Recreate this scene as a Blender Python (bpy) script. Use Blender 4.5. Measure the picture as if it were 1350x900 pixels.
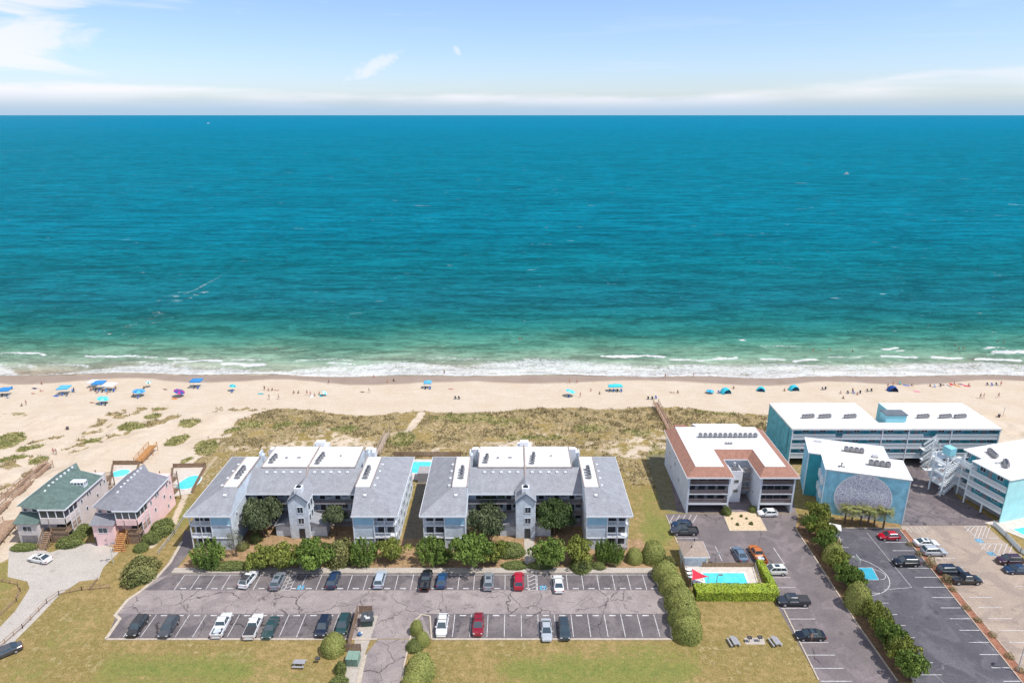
import bpy, bmesh, math, random
import numpy as np
from mathutils import Vector, Matrix
R = math.radians
random.seed(7); np.random.seed(7)
for o in list(bpy.data.objects): bpy.data.objects.remove(o)
scene = bpy.context.scene
C = scene.collection

# ---------------------------------------------------------------- camera
H = 82.0; F = 900.0; PITCH = math.atan(298/900)
cam_d = bpy.data.cameras.new('camera'); cam_d.lens = 24; cam_d.sensor_width = 36
cam_d.clip_start = 1; cam_d.clip_end = 2e6
cam = bpy.data.objects.new('camera', cam_d); C.objects.link(cam)
cam.location = (0, 0, H); cam.rotation_euler = (R(90)-PITCH, 0, 0)
scene.camera = cam

# ---------------------------------------------------------------- sun, sky, exposure
SUNV = Vector((0.52, -0.22, 1.0)).normalized()
SUN_EL = math.asin(SUNV.z); SUN_AZ = math.atan2(SUNV.x, SUNV.y)
sd = bpy.data.lights.new('sun', 'SUN'); sd.energy = 4.8; sd.angle = R(0.53); sd.color = (1, .955, .89)
so = bpy.data.objects.new('sun', sd); C.objects.link(so); so.location = (60, -60, 200)
so.rotation_euler = SUNV.to_track_quat('Z', 'Y').to_euler()
W = bpy.data.worlds.new('World'); scene.world = W; W.use_nodes = True
def world():
    nt = W.node_tree; N = nt.nodes; L = nt.links; N.clear()
    out = N.new('ShaderNodeOutputWorld'); bg = N.new('ShaderNodeBackground')
    L.new(bg.outputs[0], out.inputs[0]); bg.inputs[1].default_value = 0.13
    sky = N.new('ShaderNodeTexSky'); sky.sky_type = 'NISHITA'; sky.sun_disc = False
    sky.sun_elevation = SUN_EL; sky.sun_rotation = SUN_AZ
    sky.air_density = 1.0; sky.dust_density = .6; sky.ozone_density = 2.5; sky.altitude = 80
    tc = N.new('ShaderNodeTexCoord'); sep = N.new('ShaderNodeSeparateXYZ')
    L.new(tc.outputs['Generated'], sep.inputs[0])
    def M(op, a, b=None, c=None, clamp=False):
        n = N.new('ShaderNodeMath'); n.operation = op; n.use_clamp = clamp
        for i, v in enumerate((a, b, c)):
            if v is None: continue
            if isinstance(v, (int, float)): n.inputs[i].default_value = v
            else: L.new(v, n.inputs[i])
        return n.outputs[0]
    def ramp(v, a, b):
        n = N.new('ShaderNodeMapRange'); n.interpolation_type = 'SMOOTHSTEP'
        L.new(v, n.inputs[0]); n.inputs[1].default_value = a; n.inputs[2].default_value = b
        return n.outputs[0]
    deg = 180/math.pi
    az = M('MULTIPLY', M('ARCTAN2', sep.outputs[0], sep.outputs[1]), deg)
    el = M('MULTIPLY', M('ARCSINE', sep.outputs[2]), deg)
    def noise(sx, sy, det, off=0.0, dist=0.0):
        cb = N.new('ShaderNodeCombineXYZ'); L.new(M('MULTIPLY', az, sx), cb.inputs[0]); L.new(M('MULTIPLY', el, sy), cb.inputs[1]); cb.inputs[2].default_value = off
        n = N.new('ShaderNodeTexNoise'); n.inputs['Scale'].default_value = 1; n.inputs['Detail'].default_value = det; n.inputs['Roughness'].default_value = .58
        n.inputs['Distortion'].default_value = dist
        L.new(cb.outputs[0], n.inputs['Vector']); return n.outputs[0]
    n1 = noise(.11, .9, 7, 3.2, .3)
    # low bank of cloud along the horizon, its crest dipping in the middle
    a2 = M('MULTIPLY', M('MULTIPLY', az, az), 0.0010)
    right = M('MULTIPLY', ramp(az, 8, 38), 1.6)
    crest = M('ADD', M('ADD', 1.38, right), M('MULTIPLY', M('SUBTRACT', n1, .5), 1.6))
    crestl = M('ADD', crest, M('MULTIPLY', ramp(M('MULTIPLY', az, -1), 10, 36), .6))
    d = M('SUBTRACT', crestl, el)
    bank = M('MULTIPLY', ramp(d, -.25, .35), M('SUBTRACT', 1, M('MULTIPLY', ramp(d, .3, 1.9), .75)))
    bank = M('MULTIPLY', bank, ramp(noise(.05, .4, 3, 9.1), .28, .55))
    # cumulus streaks high on the left
    n2 = noise(.10, .42, 8, 1.7, .5)
    lm = M('MULTIPLY', ramp(M('MULTIPLY', az, -1), 22.5, 34), M('MULTIPLY', ramp(el, 1.6, 3.4), 1))
    left = ramp(M('ADD', n2, M('MULTIPLY', lm, .27)), .62, .77)
    left = M('MULTIPLY', left, M('MULTIPLY', lm, .95, None, True))
    # two small wisps
    def blob(a0, e0, ra, re, tilt):
        u = M('SUBTRACT', az, a0); v = M('SUBTRACT', el, e0)
        c_, s_ = math.cos(R(tilt)), math.sin(R(tilt))
        x = M('DIVIDE', M('ADD', M('MULTIPLY', u, c_), M('MULTIPLY', v, s_)), ra)
        y = M('DIVIDE', M('SUBTRACT', M('MULTIPLY', v, c_), M('MULTIPLY', u, s_)), re)
        r = M('SQRT', M('ADD', M('MULTIPLY', x, x), M('MULTIPLY', y, y)))
        r = M('ADD', r, M('MULTIPLY', M('SUBTRACT', noise(1.4, 2.6, 6, a0), .5), 1.5))
        return ramp(r, 1.05, .25)
    w = M('MULTIPLY', blob(-10.6, 3.55, 2.7, .62, 24), .65)
    w2 = M('MULTIPLY', blob(-4.25, 4.75, .5, .28, -55), .6)
    thin = M('MULTIPLY', ramp(noise(.06, .7, 6, 21., .6), .56, .78), .22)
    wisp = M('MULTIPLY', ramp(M('ADD', noise(.12, 1.1, 7, 5.5, .4), M('MULTIPLY', ramp(M('MULTIPLY', az, -1), 6, 30), .1)), .62, .80), .5)
    wisp = M('MULTIPLY', wisp, ramp(el, 5.5, 8.0))
    cl = M('MAXIMUM', M('MAXIMUM', bank, left), M('MAXIMUM', M('MAXIMUM', w, w2), M('MAXIMUM', thin, wisp)))
    # white summer haze veil close to the horizon (air, part of the sky itself)
    tint = N.new('ShaderNodeMix'); tint.data_type = 'RGBA'; tint.blend_type = 'MULTIPLY'; tint.inputs[0].default_value = 1
    tint.inputs[7].default_value = (SKYT[0], SKYT[1], SKYT[2], 1); L.new(sky.outputs[0], tint.inputs[6])
    mix = N.new('ShaderNodeMix'); mix.data_type = 'RGBA'; mix.inputs[7].default_value = (7.7, 7.6, 8.1, 1)
    # the lowest degrees of sky are whitened by sea haze
    vm = N.new('ShaderNodeMix'); vm.data_type = 'RGBA'; vm.blend_type = 'MULTIPLY'; L.new(tint.outputs[2], vm.inputs[6]); vm.inputs[7].default_value = (1.17, 1.15, 1.27, 1)
    L.new(ramp(el, 24, 9), vm.inputs[0]); vm.clamp_result = False
    L.new(M('MULTIPLY', cl, .80), mix.inputs[0]); L.new(vm.outputs[2], mix.inputs[6])
    # blue-grey distance just above the sea line
    hz = N.new('ShaderNodeMix'); hz.data_type = 'RGBA'; hz.inputs[7].default_value = (3.4, 4.8, 6.3, 1)
    L.new(M('MULTIPLY', ramp(M('ADD', el, M('MULTIPLY', M('SUBTRACT', n1, .5), .5)), 1.75, .05), .93), hz.inputs[0]); L.new(mix.outputs[2], hz.inputs[6])
    L.new(hz.outputs[2], bg.inputs[0])
SKYT = (.90, .98, 1.10)
world()
scene.view_settings.view_transform = 'Standard'; scene.view_settings.look = 'None'
scene.view_settings.exposure = 0.0; scene.view_settings.gamma = 1; scene.view_settings.use_curve_mapping = False
scene.render.engine = 'CYCLES'
scene.cycles.max_bounces = 5; scene.cycles.transparent_max_bounces = 4

# ---------------------------------------------------------------- helpers
_c, _s = math.cos(PITCH), math.sin(PITCH)
def at(px, py, z=0.0):
    """world point at height z seen at that spot of the survey photograph"""
    u = (px-675)/F; v = (py-450)/F; t = (H-z)/(_s+v*_c)
    return Vector((u*t, (_c-v*_s)*t, z))
def ats(pts, z=0.0): return [at(x, y, z).to_2d() for x, y in pts]
def lin(c):
    return tuple(((v/255)/12.92 if v/255 <= .04045 else ((v/255+.055)/1.055)**2.4) for v in c)
def A(r, g, b, k=1.45):
    return tuple(min(.85, v/k) for v in lin((r, g, b)))
MATS = {}
def mat(name, col, rough=.8, var=.12, scale=1.0, bump=0.0, spec=.3, metal=0.0, fine=0.0, col2=None, coords='Object', island=0.0, detail=5, emis=None):
    if name in MATS: return MATS[name]
    m = bpy.data.materials.new(name); m.use_nodes = True; nt = m.node_tree; N = nt.nodes; L = nt.links
    b = N['Principled BSDF']; b.inputs['Roughness'].default_value = rough; b.inputs['Metallic'].default_value = metal
    b.inputs['Specular IOR Level'].default_value = spec
    tc = N.new('ShaderNodeTexCoord'); geo = N.new('ShaderNodeNewGeometry')
    co = geo.outputs['Position'] if coords == 'World' else tc.outputs['Object']
    n = N.new('ShaderNodeTexNoise'); n.inputs['Scale'].default_value = scale; n.inputs['Detail'].default_value = detail; n.inputs['Roughness'].default_value = .6
    L.new(co, n.inputs['Vector'])
    rp = N.new('ShaderNodeMix'); rp.data_type = 'RGBA'
    c2 = col2 or tuple(max(0, v*(1-var*2)) for v in col); c1 = col if col2 else tuple(min(1, v*(1+var)) for v in col)
    rp.inputs[6].default_value = (*c1, 1); rp.inputs[7].default_value = (*c2, 1)
    mr = N.new('ShaderNodeMapRange'); mr.inputs[1].default_value = .35; mr.inputs[2].default_value = .68
    L.new(n.outputs[0], mr.inputs[0]); L.new(mr.outputs[0], rp.inputs[0])
    cur = rp.outputs[2]
    if fine:
        f = N.new('ShaderNodeTexNoise'); f.inputs['Scale'].default_value = 3.5*max(scale, .8); f.inputs['Detail'].default_value = 3
        L.new(co, f.inputs['Vector'])
        g = N.new('ShaderNodeMapRange'); g.inputs[1].default_value = .3; g.inputs[2].default_value = .7; g.inputs[3].default_value = 1-fine; g.inputs[4].default_value = 1+fine
        L.new(f.outputs[0], g.inputs[0])
        vm = N.new('ShaderNodeVectorMath'); vm.operation = 'SCALE'; L.new(cur, vm.inputs[0]); L.new(g.outputs[0], vm.inputs['Scale']); cur = vm.outputs[0]
    if island:
        g = N.new('ShaderNodeMapRange'); g.inputs[3].default_value = 1-island; g.inputs[4].default_value = 1+island
        L.new(geo.outputs['Random Per Island'], g.inputs[0])
        vm = N.new('ShaderNodeVectorMath'); vm.operation = 'SCALE'; L.new(cur, vm.inputs[0]); L.new(g.outputs[0], vm.inputs['Scale']); cur = vm.outputs[0]
    L.new(cur, b.inputs['Base Color'])
    if bump:
        bp = N.new('ShaderNodeBump'); bp.inputs['Strength'].default_value = bump; bp.inputs['Distance'].default_value = .1
        L.new(n.outputs[0], bp.inputs['Height']); L.new(bp.outputs[0], b.inputs['Normal'])
    MATS[name] = m; return m

class MB:
    """collects shapes; build() links them as ONE mesh object"""
    def __init__(s): s.v = []; s.f = []; s.mi = []; s.cur = 0
    def face(s, pts):
        i = len(s.v); s.v += [tuple(p) for p in pts]; s.f.append(tuple(range(i, i+len(pts)))); s.mi.append(s.cur); return s
    def box(s, x0, x1, y0, y1, z0, z1, M=None, taper=0):
        if x0 > x1: x0, x1 = x1, x0
        if y0 > y1: y0, y1 = y1, y0
        t = taper
        p = [(x0, y0, z0), (x1, y0, z0), (x1, y1, z0), (x0, y1, z0), (x0+t, y0+t, z1), (x1-t, y0+t, z1), (x1-t, y1-t, z1), (x0+t, y1-t, z1)]
        if M is not None: p = [tuple(M @ Vector(q)) for q in p]
        i = len(s.v); s.v += p
        for f in ((0, 3, 2, 1), (4, 5, 6, 7), (0, 1, 5, 4), (1, 2, 6, 5), (2, 3, 7, 6), (3, 0, 4, 7)):
            s.f.append(tuple(i+k for k in f)); s.mi.append(s.cur)
        return s
    def prism(s, pts, z0, z1, top=None):
        """pts counter-clockwise 2D; top = optional other outline"""
        a = 0
        for k in range(len(pts)):
            x, y = pts[k][0], pts[k][1]; X, Y = pts[(k+1) % len(pts)][0], pts[(k+1) % len(pts)][1]; a += x*Y-X*y
        pts = list(pts); tp = list(top) if top else pts
        if a < 0: pts = pts[::-1]; tp = tp[::-1]
        n = len(pts); i = len(s.v)
        s.v += [(p[0], p[1], z0) for p in pts]+[(p[0], p[1], z1) for p in tp]
        s.f.append(tuple(i+k for k in range(n))[::-1]); s.f.append(tuple(i+n+k for k in range(n))); s.mi += [s.cur]*2
        for k in range(n): s.f.append((i+k, i+(k+1) % n, i+n+(k+1) % n, i+n+k)); s.mi.append(s.cur)
        return s
    def tube(s, p0, p1, r, r1=None, n=8):
        p0 = Vector(p0); p1 = Vector(p1); r1 = r if r1 is None else r1
        d = (p1-p0).normalized(); q = d.to_track_quat('Z', 'Y'); i = len(s.v)
        for p, rr in ((p0, r), (p1, r1)):
            for k in range(n):
                a = 2*math.pi*k/n; s.v.append(tuple(p+q @ Vector((math.cos(a)*rr, math.sin(a)*rr, 0))))
        for k in range(n): s.f.append((i+k, i+(k+1) % n, i+n+(k+1) % n, i+n+k)); s.mi.append(s.cur)
        s.f.append(tuple(i+k for k in range(n))[::-1]); s.f.append(tuple(i+n+k for k in range(n))); s.mi += [s.cur]*2
        return s
    def beam(s, p0, p1, w, h):
        p0 = Vector(p0); p1 = Vector(p1); d = p1-p0; L = d.length; d.normalize()
        sd = d.cross(Vector((0, 0, 1))); sd = Vector((1, 0, 0)) if sd.length < 1e-4 else sd.normalized(); up = sd.cross(d)
        M = Matrix((sd, d, up)).transposed().to_4x4(); M.translation = p0
        return s.box(-w/2, w/2, 0, L, -h/2, h/2, M)
    def ribbon(s, pts, w, z0, z1, closed=False):
        """mitred strip of width w along a polyline"""
        P = [Vector((p[0], p[1])) for p in pts]; n = len(P); Lf = []; Rt = []
        for k in range(n):
            a = P[k-1] if (k or closed) else None; b = P[(k+1) % n] if (k < n-1 or closed) else None
            d0 = (P[k]-a).normalized() if a is not None else None; d1 = (b-P[k]).normalized() if b is not None else None
            d0 = d0 if d0 is not None else d1; d1 = d1 if d1 is not None else d0
            t = (d0+d1).normalized(); m = Vector((-t.y, t.x)); c = max(.45, m.dot(Vector((-d0.y, d0.x)))); Lf.append(P[k]+m*w/2/c); Rt.append(P[k]-m*w/2/c)
        i = len(s.v)
        for l, r in zip(Lf, Rt): s.v += [(l.x, l.y, z0), (l.x, l.y, z1), (r.x, r.y, z1), (r.x, r.y, z0)]
        for k in range(n if closed else n-1):
            a = i+4*k; b = i+4*((k+1) % n)
            for u, v in ((0, 1), (1, 2), (2, 3), (3, 0)): s.f.append((a+u, b+u, b+v, a+v)); s.mi.append(s.cur)
        if not closed: s.f += [(i, i+1, i+2, i+3), (i+4*n-1, i+4*n-2, i+4*n-3, i+4*n-4)]; s.mi += [s.cur]*2
        return s
    def ell(s, c, r, n=10, m=6, jit=0):
        i = len(s.v)
        for a in range(m+1):
            th = math.pi*a/m
            for b in range(n):
                ph = 2*math.pi*b/n; k = 1+jit*(random.random()-.5)
                s.v.append((c[0]+r[0]*k*math.sin(th)*math.cos(ph), c[1]+r[1]*k*math.sin(th)*math.sin(ph), c[2]+r[2]*k*math.cos(th)))
        for a in range(m):
            for b in range(n):
                s.f.append((i+a*n+b, i+(a+1)*n+b, i+(a+1)*n+(b+1) % n, i+a*n+(b+1) % n)); s.mi.append(s.cur)
        return s
    def mesh(s, name, mats, smooth=False):
        me = bpy.data.meshes.new(name); me.from_pydata(s.v, [], s.f); me.update()
        if not isinstance(mats, (list, tuple)): mats = [mats]
        for m in mats: me.materials.append(m)
        if len(mats) > 1: me.polygons.foreach_set('material_index', s.mi)
        if smooth: me.polygons.foreach_set('use_smooth', [True]*len(me.polygons))
        return me
    def build(s, name, mats, parent=None, smooth=False):
        return link(name, s.mesh(name, mats, smooth), parent)
def link(name, me, parent=None):
    o = bpy.data.objects.new(name, me); C.objects.link(o)
    if parent is not None: o.parent = parent
    return o
def tag(o, label=None, cat=None, group=None, kind=None):
    if label: o['label'] = label
    if cat: o['category'] = cat
    if group: o['group'] = group
    if kind: o['kind'] = kind
    return o
def thing(name, label, cat, loc=(0, 0, 0), rz=0.0, group=None):
    o = bpy.data.objects.new(name, None); C.objects.link(o); o.location = loc; o.rotation_euler = (0, 0, rz)
    o.empty_display_size = .5
    return tag(o, label, cat, group)
def copy_tree(o, parent=None):
    c = o.copy(); C.objects.link(c); c.parent = parent
    for ch in o.children: copy_tree(ch, c)
    return c
def struct(o): o['kind'] = 'structure'; return o

# vectorised value noise
def _h(ix, iy, s):
    n = (ix.astype(np.int64)*374761393+iy.astype(np.int64)*668265263+s*1442695041) & 0x7fffffff
    n = ((n ^ (n >> 13))*1274126177) & 0x7fffffff
    return ((n ^ (n >> 16)) & 0xffff)/65535.0
def vnoise(x, y, s=0):
    ix = np.floor(x); iy = np.floor(y); fx = x-ix; fy = y-iy; fx = fx*fx*(3-2*fx); fy = fy*fy*(3-2*fy)
    a = _h(ix, iy, s); b = _h(ix+1, iy, s); c = _h(ix, iy+1, s); d = _h(ix+1, iy+1, s)
    return (a*(1-fx)+b*fx)*(1-fy)+(c*(1-fx)+d*fx)*fy
def fbm(x, y, s=0, o=4):
    t = 0; a = .5; k = 0
    for i in range(o): t = t+a*vnoise(x*2**i+i*17.3, y*2**i-i*9.1, s+i); k += a; a *= .5
    return t/k
def sst(x, a, b):
    t = np.clip((x-a)/(b-a), 0, 1); return t*t*(3-2*t)
def inpoly(X, Y, poly):
    r = np.zeros(X.shape, bool); n = len(poly)
    for i in range(n):
        x0, y0 = poly[i][0], poly[i][1]; x1, y1 = poly[(i+1) % n][0], poly[(i+1) % n][1]
        if y0 == y1: continue
        c = ((y0 > Y) != (y1 > Y)) & (X < (x1-x0)*(Y-y0)/(y1-y0)+x0); r ^= c
    return r
def grid_mesh(name, X, Y, Z, attrs, mats):
    ny, nx = X.shape; me = bpy.data.meshes.new(name)
    co = np.stack([X, Y, Z], -1).reshape(-1, 3).astype(np.float32)
    idx = np.arange(nx*ny).reshape(ny, nx)
    q = np.stack([idx[:-1, :-1], idx[:-1, 1:], idx[1:, 1:], idx[1:, :-1]], -1).reshape(-1)
    me.vertices.add(nx*ny); me.vertices.foreach_set('co', co.ravel())
    nf = (nx-1)*(ny-1); me.loops.add(nf*4); me.loops.foreach_set('vertex_index', q.astype(np.int32))
    me.polygons.add(nf); me.polygons.foreach_set('loop_start', np.arange(0, nf*4, 4, dtype=np.int32))
    me.polygons.foreach_set('use_smooth', np.ones(nf, bool))
    me.update(calc_edges=True)
    for n, a in attrs.items():
        at_ = me.attributes.new(n, 'FLOAT_COLOR', 'POINT'); at_.data.foreach_set('color', a.reshape(-1).astype(np.float32))
    for m in mats: me.materials.append(m)
    return me
def tri_mesh(name, V, nper, mats, smooth=False):
    """V: (nfaces, nper, 3) separate faces"""
    me = bpy.data.meshes.new(name); nf = V.shape[0]
    me.vertices.add(nf*nper); me.vertices.foreach_set('co', V.reshape(-1).astype(np.float32))
    me.loops.add(nf*nper); me.loops.foreach_set('vertex_index', np.arange(nf*nper, dtype=np.int32))
    me.polygons.add(nf); me.polygons.foreach_set('loop_start', np.arange(0, nf*nper, nper, dtype=np.int32))
    me.update(calc_edges=True)
    for m in mats: me.materials.append(m)
    return me
# ================================================================ SEA LEVEL, GROUND
SEA = -1.1
def shore(X):
    """Y of the waterline"""
    return 215.6-1.6*sst(X, -90, 60)+1.1*np.sin(X*.045+1)+.7*np.sin(X*.13)+2.2*(fbm(X*.06, X*0+3.3, 5)-.5)
def zground(X, Y):
    z = -np.clip((Y-184)/30, 0, 4)*1.15
    rim = 1.0*sst(Y, 168, 179)*(1-sst(Y, 179, 184))
    m = sst(Y, 156, 163)*(1-sst(Y, 176, 184))
    east = sst(X, 58, 66)*(1-sst(X, 122, 135)); m = m*(1-east)
    west = sst(-X, 100, 106)*sst(Y, 120, 128)*(1-sst(Y, 176, 184)); m = np.maximum(m, west)
    mid = sst(-X, 66, 70)*0
    d = (fbm(X*.07, Y*.09, 11)-.42)*3.4+(fbm(X*.25, Y*.3, 12)-.5)*1.2
    return z+m*np.maximum(d, -.4)+rim*(fbm(X*.05, Y*.05, 14)-.2)*(1-east)
PAVED = []      # filled below: nothing of the dune grass may stand on these
def build_ground():
    xs = np.concatenate([np.arange(-420, -175, 6.), np.arange(-175, 175, .5), np.arange(175, 421, 6.)])
    ys = np.concatenate([np.arange(-60, 78, 6.), np.arange(78, 222, .45), np.arange(222, 300, 4.)])
    X, Y = np.meshgrid(xs, ys); Z = zground(X, Y)
    jx = (fbm(X*.35, Y*.35, 31)-.5)*5; jy = (fbm(X*.35, Y*.35, 32)-.5)*5; XJ, YJ = X+jx, Y+jy
    sand = sst(Y+jy*.7-(2.5*np.sin(X*.05)+1.5*np.sin(X*.17)), 181.5, 184.5)
    # open sand left of the condo blocks
    ol = inpoly(XJ, YJ, ats([(-500, 520), (370, 520), (355, 538), (310, 556), (300, 585), (250, 612), (215, 640), (150, 640), (90, 640), (60, 640), (22, 690), (-60, 740), (-500, 900)]))
    sand = np.maximum(sand, ol*1.0)
    sand = np.maximum(sand, inpoly(XJ, YJ, ats([(1010, 530), (1400, 530), (1500, 640), (1330, 600), (1240, 600), (1010, 560)]))*1.0)
    # narrow footpath through the dunes, sandy strips round the plots
    for (x0, y0, x1, y1, w, s_) in ((556, 545, 545, 562, 1.0, 1), (545, 562, 530, 582, 1.1, 1), (0, 735, 20, 700, 2, .7), (250, 640, 228, 690, .8, .7), (228, 690, 200, 720, .8, .7), (255, 640, 285, 602, .8, .5)):
        a = at(x0, y0); b = at(x1, y1); ab = (b-a).to_2d(); l2 = ab.length_squared
        t = np.clip(((X-a.x)*ab.x+(Y-a.y)*ab.y)/l2, 0, 1); d = np.hypot(X-a.x-t*ab.x, Y-a.y-t*ab.y)
        sand = np.maximum(sand, (1-sst(d+jx*.12, w*.6, w*1.5))*s_)
    n1 = fbm(X*.10, Y*.16, 41); n2 = fbm(X*.45, Y*.6, 42)
    zone = sst(Y+jy, 136, 142)*(1-sand)
    scrub = zone*sst(n1*.55+n2*.45+.10*sst(Y, 168, 172)*(1-sst(Y, 178, 182))-.03*np.exp(-((Y-161)/3.5)**2), .38, .56)
    green = np.zeros_like(X)
    inl = sst(Y, 138, 146)*(1-sst(X, 58, 70)*0); sand = np.maximum(sand, inl*np.clip(.30+1.5*(n2-.42)+.22*np.exp(-((Y-160)/4.)**2), 0, .8))
    G = [(8, 580, 24, 15, -.25), (38, 589, 17, 6, -.35), (12, 604, 24, 6, -.3), (234, 580, 17, 7, -.85), (250, 560, 15, 7, -.35), (272, 590, 16, 13, -.5), (203, 549, 13, 5, 0), (175, 564, 20, 7, .05), (122, 580, 12, 6, -.4), (246, 606, 6, 6, 0),
         (330, 559, 19, 5, -.05), (374, 562, 15, 5, 0), (410, 563, 18, 7, .1), (455, 569, 18, 9, 0), (528, 580, 20, 12, 0), (308, 567, 12, 4, -.3), (52, 605, 12, 6, -.4), (212, 539, 10, 2.5, 0), (25, 545, 12, 3, 0), (640, 556, 60, 7, 0), (600, 552, 40, 5, 0), (780, 566, 30, 6, 0), (700, 575, 60, 5, 0), (840, 572, 22, 8, 0), (870, 600, 14, 22, 0), (940, 545, 40, 5, 0)]
    for i, (cx, cy, rx, ry, t) in enumerate(G):
        P_ = at(cx, cy); sc = F/(P_.y*_c+H*_s); ax = rx/sc; ay = ry/sc/.56*1.0
        u = X-P_.x+jx*.35; v = Y-P_.y+jy*.35; c_, s_ = math.cos(-t), math.sin(-t)
        r = np.hypot((u*c_+v*s_)/ax, (-u*s_+v*c_)/ay)
        k = (1-sst(r, .75, 1.1))*(1. if i < 17 else .6); green = np.maximum(green, k); scrub = np.maximum(scrub, k*.95)
    # broken scrub on the open left sand: ridges
    for (pts, wd) in (([(105, 588), (125, 565), (160, 545), (215, 535)], 3.4), ([(120, 585), (150, 572), (200, 560), (225, 552)], 2.6), ([(270, 545), (300, 538), (345, 540)], 1.6), ([(262, 600), (290, 578), (330, 566)], 3.0), ([(40, 582), (75, 575), (88, 562)], 1.1), ([(0, 548), (40, 547)], 1.3), ([(0, 610), (35, 622), (20, 640), (0, 655)], 2.2), ([(28, 600), (60, 604)], 1.6), ([(290, 600), (320, 590), (350, 592)], 4), ([(220, 622), (270, 600)], 1.4)):
        w_ = ats(pts)
        for a, b in zip(w_[:-1], w_[1:]):
            ab = b-a; l2 = ab.length_squared; t = np.clip(((X-a.x)*ab.x+(Y-a.y)*ab.y)/l2, 0, 1); d = np.hypot(X-a.x-t*ab.x, Y-a.y-t*ab.y)
            scrub = np.maximum(scrub, (1-sst(d, wd*.4, wd*1.6))*sst(n2, .42, .60)*.95)
    # mown lawns
    def blur(a, r):
        for ax in (0, 1):
            c_ = np.cumsum(np.pad(a, [(r+1, r) if i == ax else (0, 0) for i in (0, 1)], mode='edge'), axis=ax)
            a = (np.take(c_, range(2*r+1, c_.shape[ax]), ax)-np.take(c_, range(0, c_.shape[ax]-2*r-1), ax))/(2*r+1)
        return a
    def lawn(pts, k, s_=0):
        nonlocal green
        m = blur(blur(inpoly(X+jx*1.0, Y+jy*1.0, ats(pts)).astype(float), 3), 3)*k; green = np.maximum(green, m*np.clip(.35+1.1*n1*.9, 0, 1)*(.75+.5*n2))
    lawn([(190, 858), (335, 856), (330, 910), (200, 930), (120, 930), (108, 905), (140, 862)], .95)
    lawn([(80, 905), (170, 857), (335, 853), (420, 890), (400, 940), (60, 940)], .5)
    lawn([(655, 868), (760, 860), (905, 850), (925, 860), (925, 940), (640, 940)], 1.0)
    lawn([(895, 845), (925, 845), (925, 900), (890, 900)], .9)
    lawn([(60, 830), (120, 800), (150, 810), (110, 860), (60, 900), (10, 930), (0, 900)], .5)
    lawn([(20, 640), (0, 700), (-40, 760), (20, 760), (62, 730), (60, 712), (22, 712)], .6)
    lawn([(190, 720), (250, 690), (262, 660), (240, 660), (200, 700)], .8)
    lawn([(838, 640), (860, 640), (890, 700), (878, 735), (840, 730), (845, 690)], .9)
    lawn([(878, 655), (915, 672), (880, 680)], .95)
    lawn([(-60, 790), (0, 742), (30, 758), (28, 775), (-60, 830)], .6)
    stripe = .5+.5*np.sign(np.sin(Y*1.15+1.0)); green = green*(1-.26*stripe*(Y < 92))
    wet = sst(Y-(shore(X)-6.8-1.6*np.sin(X*.11)-2.4*(fbm(X*.03, X*0, 77)-.5)*2), -.9, .9)
    wr = np.exp(-((Y-(shore(X)-7.6-1.6*np.sin(X*.11)-2.4*(fbm(X*.03, X*0, 77)-.5)*2))/.35)**2)*sst(fbm(X*.4, Y*.4, 78), .45, .6)
    scrub = np.maximum(scrub*(Y < 186), wr*.55)
    sandw = sand
    return grid_mesh('ground', X, Y, Z, {'paint': np.stack([sandw, green, scrub, wet], -1)}, [ground_mat()])
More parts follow.
